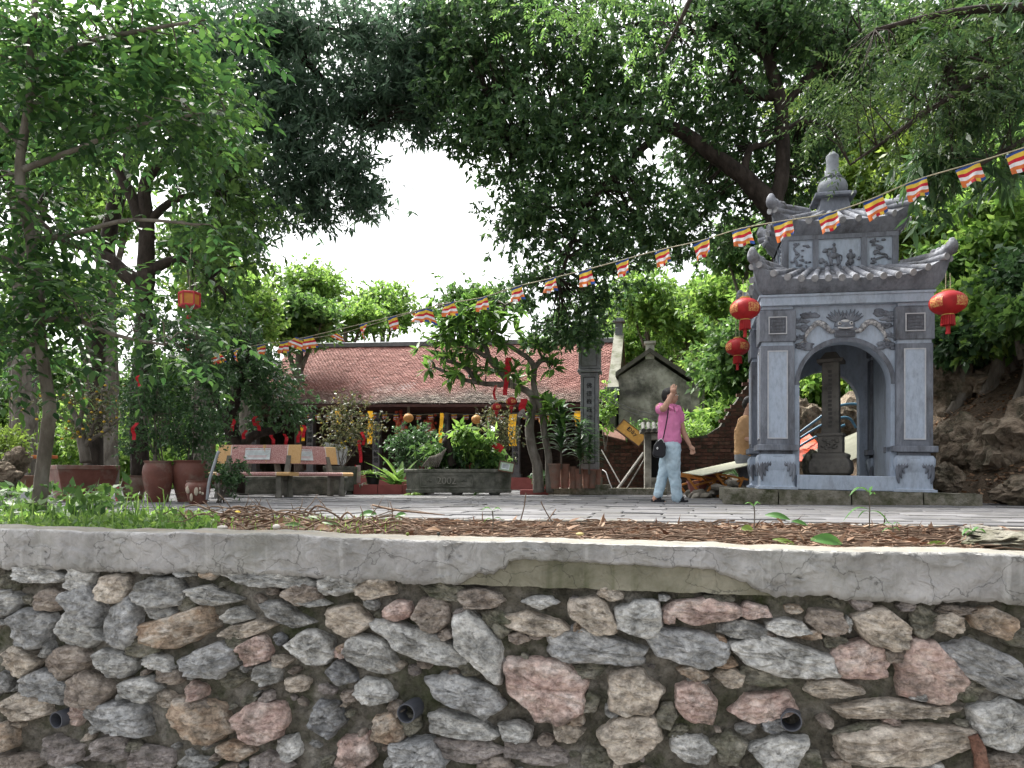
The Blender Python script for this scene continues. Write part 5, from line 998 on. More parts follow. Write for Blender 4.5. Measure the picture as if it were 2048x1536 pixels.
# ================================================================== FURNITURE, POTS, LANTERNS, FLAGS
M_granT = mat('terrazzo_ochre', [(.46, .27, .10), (.57, .35, .15), (.62, .42, .22)], scale=70, rough=.45, bump=.1)
M_granP = mat('terrazzo_pink', [(.30, .13, .12), (.44, .23, .21), (.62, .45, .42)], scale=75, rough=.45, bump=.1, lo=.38, hi=.66)
M_seam = plain('white_seam', (.6, .55, .5)); M_conc = mat('bench_concrete', [(.11, .105, .09), (.19, .18, .155)], scale=9, rough=.9, bump=.4, stain=(.08, .08, .06))
M_paper = plain('plate_white', (.62, .68, .68), .4); M_redink = plain('red_ink', (.45, .04, .05)); M_greyink = plain('grey_ink', (.33, .40, .42))
def bench(label, loc, rz):
    t = thing('bench', label, 'bench', loc, rz, 'terrazzo benches on the plaza'); Lh = .72
    def slab(name, sec, parent):
        segs = [(-Lh, -.50, M_granT), (-.50, -.485, M_seam), (-.485, .485, M_granP), (.485, .50, M_seam), (.50, Lh, M_granT)]; first = None
        for a, c, m in segs:
            b = MB(); n = len(sec); vv = [(a, y, z) for y, z in sec] + [(c, y, z) for y, z in sec]
            b.add(vv, [tuple(reversed(range(n))), tuple(range(n, 2 * n))] + [(i, (i + 1) % n, n + (i + 1) % n, n + i) for i in range(n)])
            o = b.build(name if first is None else name + '_panel', m, t if first is None else first, smooth=35); first = first or o
        return first
    seat = slab('seat', [(-.24, .375), (-.225, .36), (.2, .36), (.21, .42), (-.20, .425), (-.225, .42), (-.24, .405)], t)
    back = slab('backrest', [(.235, .575), (.275, .575), (.345, .86), (.342, .885), (.325, .895), (.305, .875)], t)
    for x in (-.52, .52):
        b = MB(); b.prism([(-.22, 0), (-.13, 0), (-.12, .05), (-.14, .16), (-.13, .30), (.12, .30), (.13, .16), (.12, .05), (.14, 0), (.24, 0), (.21, .10), (.215, .36), (-.20, .36), (-.185, .12)], .085, Matrix.Translation((x + .0425, 0, 0)) @ Matrix.Rotation(R(90), 4, 'Z'))
        b.build('leg', M_conc, t, bevel=.01)
        b = MB(); b.add([(x - .04, .13, .36), (x + .04, .13, .36), (x + .04, .21, .36), (x - .04, .21, .36), (x - .04, .27, .72), (x + .04, .27, .72), (x + .04, .33, .72), (x - .04, .33, .72)], [(0, 1, 2, 3), (4, 7, 6, 5), (0, 4, 5, 1), (1, 5, 6, 2), (2, 6, 7, 3), (3, 7, 4, 0)]); b.build('back_support', M_conc, t)
    tilt = math.atan2(.07, .30); T = Matrix.Translation((-.02, .268, .735)) @ Matrix.Rotation(-tilt, 4, 'X')
    b = MB(); b.box((0, -.010, 0), (.44, .006, .20), M=T); pl = b.build('donor_plate', M_paper, back)
    rot = (R(90) - tilt, 0, 0); pos = lambda x, z: T @ V(x, -.0145, z)
    text_mesh('plate_heading', 'MÁY BẾP & GIA DỤNG XUÂN TUẤN', .026, M_redink, pl, pos(0, .075), rot, .0008)
    for k in range(6):
        b = MB(); b.box((0, -.0138, .045 - .02 * k), (.38 - .03 * (k % 3), .001, .005), M=T); b.build('text_line', M_greyink if k < 4 else M_redink, pl)
    return t
bench('terrazzo bench with white plate on its back, the left one of two', (at(505, 0, 12.5).x, 12.5, 0), R(-4))
bench('terrazzo bench angled to the right, half hidden behind the left bench', (at(622, 0, 13.1).x, 13.1, 0), R(48))
# ---------------------------------------------------------------- clay jars
M_clay = mat('dark_red_clay', [(.10, .038, .028), (.15, .058, .042), (.19, .085, .065)], scale=4, rough=.5, bump=.2, stain=(.20, .15, .12), sscale=3); M_clay2 = mat('dull_terracotta', [(.16, .075, .05), (.24, .12, .085), (.28, .17, .13)], scale=6, rough=.8, bump=.3, stain=(.12, .10, .08))
M_potsoil = mat('pot_soil', [(.03, .022, .016), (.07, .05, .035)], scale=30, bump=.8, rough=.95)
def jar(label, u, d, w, h, m=M_clay, prof=None, group='glazed clay jars', marks=False, z=0, name='clay_jar'):
    r = w / 2; t = thing(name, label, 'jar', (at(u, 0, d).x, d, z), 0, group)
    prof = prof or [(.62, 0), (.66, .02), (.80, .25), (.95, .55), (1.0, .72), (.94, .86), (.84, .93), (.86, .955), (.90, .97), (.90, 1.0), (.80, 1.0), (.76, .95)]
    b = MB(); b.lathe([(a * r, c * h) for a, c in prof], n=28, cap=False); b.lathe([(.001, .0), (prof[0][0] * r, 0)], n=28, cap=False); o = b.build('body', m, t, smooth=50)
    b = MB(); b.lathe([(.80 * r, h * .95), (.001, h * .97)], n=20, cap=False); b.build('soil', M_potsoil, t)
    if marks:
        b = MB()
        for a, z_, rx, rz in ((-.5, .62, .03, .05), (.25, .55, .028, .055), (.55, .50, .018, .02), (.55, .66, .012, .02), (.75, .45, .02, .02), (-.15, .3, .02, .05)): b.ball((r * .97 * math.sin(a), -r * .97 * math.cos(a), z_ * h), (rx, .012, rz), 8, 5)
        b.build('painted_mark', plain('cream_glaze', (.42, .36, .28)), o, smooth=180)
    return t
jar('large dark red jar holding a dense shrub, left of the pair', 316, 9.9, .385, .55); jar('large dark red jar holding a dense shrub, right of the pair', 380, 10.1, .47, .56); jar('small dark red jar with cream drip marks standing in front of the big ones', 396, 9.3, .30, .29, marks=True)
jar('dark red jar mostly hidden behind the large jars', 268, 10.8, .34, .36)
POTP = [(.72, 0), (.78, .1), (.92, .7), (1.0, .95), (1.05, .96), (1.05, 1.0), (.92, 1.0), (.88, .94)]
for i, (u, d, w, h, lb) in enumerate([(1108, 14.2, .27, .47, 'leftmost and widest terracotta pot of the row'), (1129, 14.4, .19, .47, 'second terracotta pot from the left in the row'), (1145, 14.5, .15, .42, 'third terracotta pot in the row, slim'), (1157, 14.5, .17, .38, 'fourth terracotta pot in the row, shorter'), (1172, 14.6, .16, .36, 'fifth terracotta pot in the row'), (1184, 14.6, .16, .35, 'sixth terracotta pot in the row'), (1195, 14.7, .14, .36, 'last terracotta pot beside the brick wall')]):
    jar(lb, u, d, w, h, M_clay2, POTP, 'terracotta pots under the inscribed pillar', z=.13, name='terracotta_pot')
def square_pot(name, label, u, d, w, h, m, rz=R(40), lip=.05, cat='planter', taper=1.35, z=0, feet=False):
    t = thing(name, label, cat, (at(u, 0, d).x, d, z), rz); f = .12 * h if feet else 0
    b = MB(); b.box((0, 0, f + (h - f) * .45), (w / taper, w / taper, (h - f) * .9), taper=taper * .97); b.build('body', m, t, bevel=.012)
    b = MB(); k = w / 2; 
    for a in range(4):
        T = Matrix.Rotation(a * math.pi / 2, 4, 'Z'); b = MB(); b.box((0, -k + lip / 2, h * .94), (w - (lip * 2 if a % 2 else 0), lip, h * .12), M=T); b.build('rim', m, t, bevel=.008)
    b = MB(); b.box((0, 0, h * .9), (w - lip * 2, w - lip * 2, .03)); b.build('soil', M_potsoil, t)
    if feet:
        for sx in (-1, 1):
            for sy in (-1, 1): b = MB(); b.box((sx * w * .3, sy * w * .3, f / 2), (w * .2, w * .2, f), taper=.8); b.build('foot', m, t, bevel=.01)
    return t
square_pot('square_planter', 'large flared brown square planter with a leafless flowering shrub', 165, 10.6, .78, .50, M_clay, R(42)); square_pot('square_planter', 'smaller reddish planter left behind the young trunk', 70, 14.5, .6, .38, M_clay2, R(20))
M_opl = mat('orange_plastic', [(.40, .10, .03), (.52, .15, .05)], scale=4, bump=0); b = MB(); b.box((0, 0, .03), (.55, .30, .06)); o = b.build('orange_tray', M_opl, None, bevel=.01); o.location = at(78, 917, 14.2); tag(o, 'bright orange tray lying on the small planter at the left', 'tray')
M_cast = mat('mossy_cast_stone', [(.06, .062, .052), (.125, .125, .105), (.20, .195, .165)], scale=5, rough=.95, bump=.5, bscale=30, stain=(.045, .05, .035), sscale=3)
square_pot('stone_planter', 'mossy cast-stone square planter on feet with the yellow-flowered shrub', 682, 15.2, .62, .56, M_cast, R(4), feet=True, taper=1.12)
# long cast trough dated 2002
def oct_trough(label, u, d, Lx, Ly, h, z0, text=None, rz=R(-5)):
    t = thing('cast_trough', label, 'planter', (at(u, 0, d).x, d, 0), rz); c = .30
    def ring(k, z): return [(sx * (Lx / 2 - (c if q else 0)) * k, sy * (Ly / 2 - (0 if q else c * .7)) * k, z) for sx, sy, q in ((-1, -1, 1), (1, -1, 1), (1, -1, 0), (1, 1, 0), (1, 1, 1), (-1, 1, 1), (-1, 1, 0), (-1, -1, 0))]
    def loft(name, rs, parent, inner=True):
        b = MB(); vv = [p for r in rs for p in r]; fs = [(r * 8 + i, r * 8 + (i + 1) % 8, (r + 1) * 8 + (i + 1) % 8, (r + 1) * 8 + i) for r in range(len(rs) - 1) for i in range(8)] + [tuple(reversed(range(8))), tuple(range((len(rs) - 1) * 8, len(rs) * 8))]; b.add(vv, fs); return b.build(name, M_cast, parent, bevel=.012)
    body = loft('body', [ring(.95, z0), ring(.965, z0 + .06), ring(.94, z0 + .07), ring(.96, h - .07)], t)
    loft('rim', [ring(.97, h - .07), ring(1.0, h - .05), ring(1.0, h - .015), ring(.98, h)], t)
    b = MB(); b.add([(x * .95, y * .95, h + .004) for x, y, z in ring(.98, h)], [tuple(range(8))]); b.build('soil', M_potsoil, t)
    for sx in (-.34, .0, .34): b = MB(); b.lathe([(.07, 0), (.11, .03), (.12, .07), (.09, z0 + .03)], (sx * Lx, -Ly * .30, 0), 12); b.build('foot', M_cast, t, smooth=50)
    if text:
        zc = (z0 + h) / 2 + .0; y = -Ly / 2 * .965
        fr = MB()
        for sx in (-1, 1): fr.box((-.18 + sx * .50, y + .004, zc), (.018, .03, .22))
        for sz in (-1, 1): fr.box((-.18, y + .004, zc + sz * .11), (1.0, .03, .016))
        fr.build('raised_border', M_cast, body, bevel=.004)
        text_mesh('date', text, .19, mat('date_relief', [(.16, .155, .13), (.24, .235, .20)], scale=9), body, (-.18, y - .008, zc), (R(90), 0, 0), .012)
        for sx in (-1, 1):
            b = MB()
            for k in range(3): b.ball((-.18 + sx * (.30 + .03 * k), y - .004, zc + .02 * (k % 2)), (.03, .014, .014), 7, 4)
            b.build('flower_relief', M_cast, body, smooth=180)
    return t
oct_trough('long mossy cast-stone trough dated 2002 and full of plants', 918, 14.6, 2.12, .75, .50, .045, '2002'); oct_trough('low concrete trough visible under the benches', 575, 14.4, 2.3, .7, .36, .02)
b = MB(); 
rp = thing('red_tiled_planter', 'low planter edged with red tiles in front of the broad-leaved plant', 'planter', (at(785, 0, 15.0).x, 15.0, 0), R(-4))
for k, x in enumerate((-.55, -.05, .45)):
    b = MB(); b.box((x, 0, .10), (.49, .03, .20)); b.build('tile', M_redtile, rp, bevel=.004)
b = MB(); b.box((-.05, .45, .085), (1.48, .84, .17)); b.build('soil', M_potsoil, rp)
b = MB(); b.box((0, 0, .05), (.55, .16, .10)); o = b.build('red_kerb', M_redtile, None, bevel=.004); o.location = (at(1068, 0, 14.7).x, 14.7, 0); tag(o, 'short red tiled kerb at the foot of the frangipani', 'kerb')
b = MB(); b.lathe([(.11, 0), (.15, .22), (.155, .24), (.14, .24), (.13, .2)], n=18, cap=False); o = b.build('black_pot', plain('black_plastic', (.015, .015, .017), .5), None, smooth=40); o.location = (at(745, 0, 15.2).x, 15.25, .17); tag(o, 'black plastic flower pot standing in the red tiled planter', 'pot')
# framed small notices and boards
def board(name, label, c, w, h, m, rot, cat='sign', t_=.02):
    t = thing(name, label, cat, c); t.rotation_euler = rot; b = MB(); b.box((0, 0, 0), (w, t_, h)); b.build('panel', m, t); 
    fr = plain('frame_brown', (.10, .05, .03))
    for sx in (-1, 1):
        b = MB(); b.box((sx * w / 2, 0, 0), (.02, t_ + .012, h + .02)); b.build('frame', fr, t)
        b = MB(); b.box((0, 0, sx * h / 2), (w - .02, t_ + .010, .02)); b.build('frame', fr, t)
    return t
gs = board('green_notice', 'small green and white notice leaning on the right end of the dated trough', at(1013, 934, 14.1), .27, .19, plain('notice_green', (.32, .42, .28)), (R(-20), R(10), 0))
b = MB(); b.box((-.02, -.013, .0), (.15, .004, .11)); b.build('white_patch', M_paper, gs)
for k in range(4): b = MB(); b.box((-.02, -.0165, .04 - .022 * k), (.12, .002, .008)); b.build('text_line', M_ink, gs)
M_yb = plain('sign_yellow', (.48, .25, .05)); 
yb = board('yellow_board', 'tilted yellow signboard with black lettering lying on top of the brick wall', at(1262, 866, 16.2), .62, .36, M_yb, (R(-40), R(38), R(-8)))
for k, tx in enumerate(('Đây',)): text_mesh('lettering', tx, .17, M_ink, yb, (0, -.012, .04), (R(90), 0, 0), .002)
board('brown_board', 'faded pink-brown board behind the yellow signboard', at(1228, 868, 16.3), .5, .3, plain('faded_board', (.30, .17, .13)), (R(-50), R(14), R(6)))
b = MB(); b.box((0, 0, 0), (.5, .02, .42)); o = b.build('white_signboard', plain('white_sheet', (.55, .57, .62)), None); o.location = at(670, 908, 15.8); o.rotation_euler = (0, R(10), 0); tag(o, 'blank white board leaning behind the stone planter', 'board')
rs = thing('red_white_notice', 'narrow red and white notice beside the stone planter', 'sign', at(716, 948, 15.4)); b = MB(); b.box((0, 0, 0), (.10, .02, .36)); b.build('panel', plain('pale_pink', (.6, .45, .45)), rs); b = MB(); b.box((-.05, -.003, 0), (.025, .02, .38)); b.build('red_edge', M_redink, rs)
b = MB(); b.box((0, 0, 0), (.26, .03, .11)); b.box((.06, -.02, .03), (.14, .02, .10), rz=0); o = b.build('red_ornament', plain('bright_red', (.5, .02, .02)), None); o.location = at(993, 893, 14.5); o.rotation_euler = (0, R(35), 0); tag(o, 'bright red folded ornament among the trough plants', 'ornament')
# leaning poles, hose and cable
M_pole = mat('grey_pole', [(.14, .13, .12), (.25, .24, .22)], scale=9, rough=.7)
for lb, a, c, r in (('thick grey pole leaning against the shrine, the nearer one', (1234, 980), (1287, 906), .03), ('thin grey pole leaning just right of the thick one', (1251, 981), (1289, 918), .014), ('thin rod leaning left from the inscribed pillar', (1240, 966), (1203, 900), .014)):
    b = MB(); b.tube([at(a[0], a[1], 15.4), at(c[0], c[1], 16.0)], r, 8); tag(b.build('leaning_pole', M_pole, None, smooth=40), lb, 'pole', 'poles leaning at the brick wall')
b = MB(); b.tube(spline([at(1205, 940, 15.3), at(1212, 945, 15.2), at(1218, 962, 15.1), at(1226, 982, 15)], 6), .012, 6); tag(b.build('white_hose', plain('hose_white', (.5, .5, .5)), None, smooth=180), 'pale hose hanging beside the terracotta pots', 'hose')
for lb, v0, v1 in (('upper cable stretched from the pillar toward the chapel', 782, 838), ('lower cable stretched from the pillar toward the chapel', 788, 848)): b = MB(); b.tube(spline([at(1195, v0, 15.1), at(1260, (v0 + v1) / 2 + 6, 15.3), at(1345, v1, 15.6)], 6), .008, 5); tag(b.build('cable', plain('cable_grey', (.2, .2, .2)), None), lb, 'cable', 'cables by the pillar')
b = MB(); b.tube(spline([at(437, 902, 9.2), at(428, 930, 9.2), at(418, 965, 9.2), at(414, 1000, 9.2)], 6), .018, 8); tag(b.build('bent_pipe', plain('pipe_grey', (.32, .34, .36)), None, smooth=180), 'bent grey plastic pipe sticking up by the small jar', 'pipe')
# brick shrine with small tiled roof behind the woman
sr = thing('roadside_shrine', 'small mottled shrine block with dark niche directly behind the woman', 'shrine', (at(1318, 0, 15.6).x, 15.6, 0), R(-8)); Zs = lambda v: at(0, v, 15.6).z
for x in (-.235, .235): b = MB(); b.box((x, 0, .62), (.13, .55, 1.25)); b.build('side_post', M_chapel, sr)
b = MB(); b.box((0, 0, .17), (.36, .54, .34)); b.build('sill', M_chapel, sr); b = MB(); b.box((0, .26, .7), (.36, .04, 1.1)); b.build('niche_back', plain('niche_black', (.008, .008, .008)), sr); b = MB(); b.box((0, 0, 1.18), (.36, .54, .13)); b.build('lintel', M_chapel, sr); b = MB(); b.box((0, -.03, .03), (.8, .75, .07)); b.build('step', M_chapel, sr)  # back of the niche is a near-black panel
b = MB(); b.box((0, 0, 1.30), (.78, .72, .06)); rf_ = b.build('roof', M_chapel, sr)
for k in range(7): b = MB(); b.tube([(-.33 + .11 * k, -.42, 1.30), (-.33 + .11 * k, 0, 1.46)], .045, 8); b.build('cover_tile', mat('grey_tile', [(.05, .05, .045), (.10, .10, .09)], scale=9), rf_, smooth=50)
# trestle tables and pots left of the pavilion
M_orw = mat('orange_wood', [(.42, .16, .03), (.55, .24, .06)], scale=12, rough=.6, stretch=(1, 1, 6)); M_pale = mat('pale_green_board', [(.38, .38, .28), (.48, .48, .38)], scale=4, rough=.8, bump=.3)
def trestle(label, u, d, top, w=.78):
    t = thing('trestle_table', label, 'table', (at(u, 0, d).x, d, 0), R(14), 'orange trestle tables')
    for y in (-.0, .5):
        for a, c in (((-w / 2, y, .40), (w / 2, y, .30)), ((-.26, y, .38), (.06, y, .0)), ((w / 2 - .08, y, .34), (.06, y, .0)), ((-.12, y, .20), (w / 2 - .1, y, .30))): b = MB(); b.tube([a, c], .022, 4); b.build('brace', M_orw, t)
    if top: b = MB(); b.add([(-.55, -.1, .36), (.75, -.1, .62), (.75, .6, .66), (-.55, .6, .40), (-.55, -.1, .375), (.75, -.1, .635), (.75, .6, .675), (-.55, .6, .415)], [(0, 3, 2, 1), (4, 5, 6, 7), (0, 1, 5, 4), (1, 2, 6, 5), (2, 3, 7, 6), (3, 0, 4, 7)]); b.build('table_top', M_pale, t)
trestle('folded orange wooden trestle lying open near the rubble', 1400, 12.2, False); trestle('orange wooden trestle carrying the pale green board beside the man', 1462, 12.0, True, .6)
M_ppot = mat('pinkish_plastic_pot', [(.20, .075, .065), (.29, .12, .10)], scale=5, rough=.6)
for lb, u, v, w in (('pinkish trough pot standing on the rubble', 1425, 964, .30), ('pinkish trough pot on the ground under the trestle', 1394, 986, .30)):
    c = at(u, v, 12.5); t = thing('trough_pot', lb, 'pot', (c.x, 12.5, max(c.z, 0)), R(10)); b = MB(); b.lathe([(.13, 0), (.17, .16), (.185, .165), (.185, .20), (.165, .20), (.15, .15)], n=6, ph=.3, cap=False); b.build('body', M_ppot, t); b = MB(); b.lathe([(.16, .165), (.001, .17)], n=6, ph=.3, cap=False); b.build('soil', M_potsoil, t)
# tarp, board and hoses seen through the arch
b = MB(); n = 22; vv = []
for j in range(n):
    for i in range(n): x = -.2 + .95 * i / (n - 1); y = 1.0 * j / (n - 1); vv.append((x, y, .30 + .50 * x * .75 + .34 * y + .05 * fbm(x * 4, y * 4, 1) + .03 * math.sin(x * 14 + y * 9)))
b.add(vv, [(j * n + i, j * n + i + 1, (j + 1) * n + i + 1, (j + 1) * n + i) for j in range(n - 1) for i in range(n - 1)]); o = b.build('orange_tarp', plain('tarp_orange', (.55, .055, .008), .6), None, smooth=180); o.location = (at(1578, 0, 12.9).x, 12.9, 0.22); tag(o, 'crumpled bright orange tarpaulin seen through the arch', 'tarp')
b = MB(); n = 24; vv = []
for j in range(n):
    for i in range(n): x = 1.5 * i / (n - 1); y = 1.0 * j / (n - 1); vv.append((x, y * .45, .25 + .42 * x + y * .62 * .6 + .012 * fbm(x * 3, y * 16, 3)))
b.add(vv, [(j * n + i, j * n + i + 1, (j + 1) * n + i + 1, (j + 1) * n + i) for j in range(n - 1) for i in range(n - 1)]); o = b.build('corrugated_sheet', M_pale, None, smooth=180); o.location = (at(1625, 0, 12.4).x, 12.4, .10); tag(o, 'pale green wavy sheet lying on the slope behind the stele', 'sheet')
for i, (lb, ps) in enumerate((('topmost blue pipe arching behind the stele', [(1580, 880), (1620, 850), (1670, 815), (1710, 808), (1740, 815)]), ('middle blue pipe with a hooked end right of the stele', [(1580, 890), (1640, 852), (1680, 836), (1700, 838), (1712, 856)]), ('lowest blue pipe behind the orange tarpaulin', [(1580, 905), (1620, 880), (1650, 866), (1690, 850)]))):
    b = MB(); b.tube(spline([at(u, v, 13.2 + .1 * i) for u, v in ps], 6), .024, 8); tag(b.build('blue_pipe', plain('pipe_blue', (.08, .20, .30), .4), None, smooth=180), lb, 'pipe', 'blue pipes behind the pavilion')
# ================================================================== LANTERNS, FLAGS, RIBBONS
M_lred = plain('lantern_red', (.42, .022, .025), .5, trans=.25); M_lyel = plain('lantern_yellow', (.50, .27, .09), .6, trans=.3); M_gold = plain('gold_trim', (.55, .36, .10), .4); M_string = plain('string_pale', (.35, .32, .22))
M_gprint = mat('gold_print', [(.36, .05, .03), (.55, .28, .10)], scale=60, rough=.5, bump=0, lo=.45, hi=.55)
def lantern(label, c, r, hr, m, group, string=.25, tassel=True, prints=True, name='ball_lantern'):
    t = thing(name, label, 'lantern', c, 0, group); n = 32; m_ = 12; vv = []; b = MB()
    for i in range(m_ + 1):
        a = math.pi * (.10 + .80 * i / m_)
        for j in range(n): th = 2 * math.pi * j / n; q = r * math.sin(a) * (1 + .025 * math.cos(th * 16)); vv.append((q * math.cos(th), q * math.sin(th), -hr * math.cos(a) / math.cos(math.pi * .1) * 1.0))
    b.add(vv, [(i * n + j, i * n + (j + 1) % n, (i + 1) * n + (j + 1) % n, (i + 1) * n + j) for i in range(m_) for j in range(n)]); body = b.build('globe', m, t, smooth=180)
    for sg in (-1, 1): b = MB(); b.lathe([(r * .32, 0), (r * .34, hr * .05), (r * .34, hr * .14), (r * .30, hr * .16)], (0, 0, sg * hr * .98 - (hr * .08 if sg < 0 else .0)), 16); b.build('gold_ring', M_gold, t, smooth=40)
    if prints:
        for k in range(4):
            b = MB(); a0 = R(-90) + k * 1.571 + .35; vv = []; nn = 8
            for i in range(nn):
                for j in range(nn):
                    a = math.pi * (.36 + .26 * i / (nn - 1)); th = a0 - .42 + .84 * j / (nn - 1); q = r * math.sin(a) * (1 + .025 * math.cos(th * 16)) + .004; vv.append((q * math.cos(th), q * math.sin(th), -hr * math.cos(a) / math.cos(math.pi * .1)))
            b.add(vv, [(i * nn + j, i * nn + j + 1, (i + 1) * nn + j + 1, (i + 1) * nn + j) for i in range(nn - 1) for j in range(nn - 1)]); b.build('gold_print', M_gprint, body, smooth=180)
    if tassel:
        b = MB(); b.lathe([(r * .30, 0), (r * .34, -hr * .5), (r * .33, -hr * .85)], (0, 0, -hr * 1.05), 18, cap=False)
        for k in range(18): a = k * .349; b.tube([(r * .32 * math.cos(a), r * .32 * math.sin(a), -hr * 1.1), (r * .35 * math.cos(a), r * .35 * math.sin(a), -hr * 1.95)], r * .05, 4)
        b.build('fringe', M_lred if m is not M_lyel else M_gold, t, smooth=50)
        b = MB(); b.lathe([(r * .10, 0), (r * .14, -hr * .2), (r * .12, -hr * .5), (r * .13, -hr * .9)], (0, 0, -hr * 1.8), 10); b.build('tassel', M_lred if m is not M_lyel else M_gold, t, smooth=50)
    for sg in (-1, 1): b = MB(); b.tube([(sg * r * .15, 0, hr * .9), (sg * r * .12, 0, hr + string)], .004, 4); b.build('string', M_string, t)
    return t
G = 'red lanterns hung on the pavilion'
lantern('upper red lantern with gold print left of the pavilion', at(1490, 618, 8.75), px(29, 8.75), px(21, 8.75), M_lred, G, .22)
lantern('lower red lantern left of the pavilion, below the other', at(1475, 694, 10.2), px(23, 10.2), px(17, 10.2), M_lred, G, .6)
lantern('red lantern with gold print right of the pavilion', at(1896, 606, 8.2), px(34, 8.2), px(23, 8.2), M_lred, G, .2)
for lb, u, v in (('yellow lantern under the temple eave, left one', 817, 836), ('yellow lantern under the temple eave, middle one', 953, 839), ('yellow lantern under the temple eave beside the frangipani trunk', 1088, 842)): lantern(lb, at(u, v, 20.6), px(10, 20.6), px(8.5, 20.6), M_lyel, 'yellow lanterns under the temple eave', .2, False, False); 
for lb, u, v, r in (('small red lantern hanging in the frangipani, lower left one', 993, 814, 10), ('small red lantern hanging in the frangipani, upper one', 1023, 803, 11)): lantern(lb, at(u, v, 13.7), px(r, 13.7), px(r * .75, 13.7), M_lred, 'red lanterns in the frangipani', .35)
hx = thing('hexagonal_lantern', 'red hexagonal wooden lantern with tassels hanging in the left trees', 'lantern', at(379, 600, 10.6)); r = px(21, 10.6)
b = MB(); b.lathe([(r, .075), (r * 1.02, .085), (r * 1.02, .10), (r * .9, .11)], n=6, ph=.3); b.build('top', M_redink, hx); b = MB(); b.lathe([(r * .9, .08), (r * .86, -.07)], n=6, ph=.3); b.build('shade', plain('lantern_amber', (.5, .20, .04), .5), hx)
b = MB(); b.lathe([(r * .95, -.10), (r, -.08), (r * .95, -.07)], n=6, ph=.3); b.build('bottom', M_redink, hx)
for k in range(6): a = .3 + k * 1.0472; b = MB(); b.tube([(r * .92 * math.cos(a), r * .92 * math.sin(a), -.09), (r * .95 * math.cos(a), r * .95 * math.sin(a), .09)], .012, 4); b.build('frame_post', M_redink, hx)
b = MB(); b.tube([(0, 0, -.1), (-.01, 0, -.35)], .006, 4); b.ball((-.01, 0, -.25), (.035, .035, .04), 8, 6); b.lathe([(.03, 0), (.035, -.12), (.03, -.2)], (-.015, 0, -.36), 8); b.lathe([(.025, 0), (.03, -.1)], (-.03, 0, -.62), 8); b.tube([(-.015, 0, -.5), (-.03, 0, -.62)], .006, 4); b.build('tassel', M_lred, hx)
b = MB(); b.tube([(0, 0, .1), (.03, 0, 1.3)], .005, 4); b.build('cord', M_string, hx)
# ---------------------------------------------------------------- Buddhist bunting
FM = [plain('flag_blue', (.03, .07, .25), .7, trans=.35), plain('flag_yellow', (.65, .45, .06), .7, trans=.35), plain('flag_red', (.48, .02, .04), .7, trans=.35), plain('flag_white', (.70, .68, .70), .7, trans=.35), plain('flag_orange', (.62, .17, .05), .7, trans=.35)]
def flag_mesh(seed, w=.178, h=.18, wave=.022, twist=0):
    rr = random.Random(seed); ph = rr.uniform(0, 6); cols = 5 * 2; zr = [0, .13, .33, .50, .68, .84, 1.0]; b = MB(); vv = []
    for z in zr:
        for i in range(cols + 1):
            x = (i / cols - .5) * w; y = wave * math.sin(i * .9 + z * 3 + ph) * (z + .15) + twist * x * z; vv.append((x + .02 * twist * z * w, y, -z * h))
    fs, mi = [], []
    for j in range(6):
        for i in range(cols):
            q = j * (cols + 1) + i; fs.append((q, q + 1, q + cols + 2, q + cols + 1)); mi.append([0, 1, 2, 3, 4][j] if j < 5 else [4, 3, 2, 1, 0][i // 2])
    b.add(vv, fs); b.m = mi; return b
def bunting(label, pts, flags, ldir, gname, fs=1.0, mats=FM):
    t = thing('flag_bunting', label, 'bunting', pts[0]); b = MB(); b.tube(pts, .006, 5); b.build('cord', M_string, t, world=True, smooth=180)
    yaw = math.atan2(ldir.y, ldir.x)
    for i, (P, tilt, tw, sc) in enumerate(flags):
        o = flag_mesh(i * 7 + 3, twist=tw).build('flag', mats, t, smooth=180); o.location = P - t.location; o.rotation_euler = (random.uniform(-.22, .22), tilt + random.uniform(-.07, .07), yaw + random.uniform(-.15, .15)); o.scale = (sc * fs, sc * fs, sc * fs)
    return t
# the line runs straight in plan from right-near to left-far
PA, PB = V((2035 - CX) * 6.2 / F, 6.2, 0), V((430 - CX) * 12.8 / F, 12.8, 0)
def line_d(u): k = (u - CX) / F; t = (PA.x - k * PA.y) / (k * (PB.y - PA.y) - (PB.x - PA.x)); return PA.y + (PB.y - PA.y) * t
FL = [(2036, 300, .32), (1934, 331, .2), (1832, 361, .18), (1745, 398, .3), (1655, 428, .18), (1565, 443, .02), (1481, 458, .2), (1402, 482, .12), (1323, 500, .12), (1244, 521, .1), (1170, 541, .06), (1101, 558, .04), (1033, 574, .1), (964, 596, .05), (898, 607, .08), (841, 620, .02), (784, 634, -.05), (727, 648, -.05), (617, 674, -.1), (568, 684, -.1), (522, 690, -.1), (472, 699, -.12), (432, 707, .05)]
ldir = (PA - PB).normalized(); pts = [at(2130, 270, line_d(2130))] + [at(u, v - 1, line_d(u)) for u, v, _ in FL] + [at(380, 712, line_d(380)), at(300, 716, line_d(300))]
slope = lambda i: math.atan2(-(pts[max(i - 1, 0)].z - pts[min(i + 1, len(pts) - 1)].z), (pts[max(i - 1, 0)] - pts[min(i + 1, len(pts) - 1)]).length)
bunting('long line of five-striped Buddhist flags crossing from the right edge to the left trees', spline(pts, 3), [(at(u, v, line_d(u)), R(-9) - tl * .35, random.uniform(-.5, .5) if i < 14 else random.uniform(-1.2, 1.2), random.uniform(.94, 1.04)) for i, (u, v, tl) in enumerate(FL)], ldir, 'x')
PA2 = [at(u, v, d) for u, v, d in ((860, 616, 10.5), (850, 630, 10.8))]
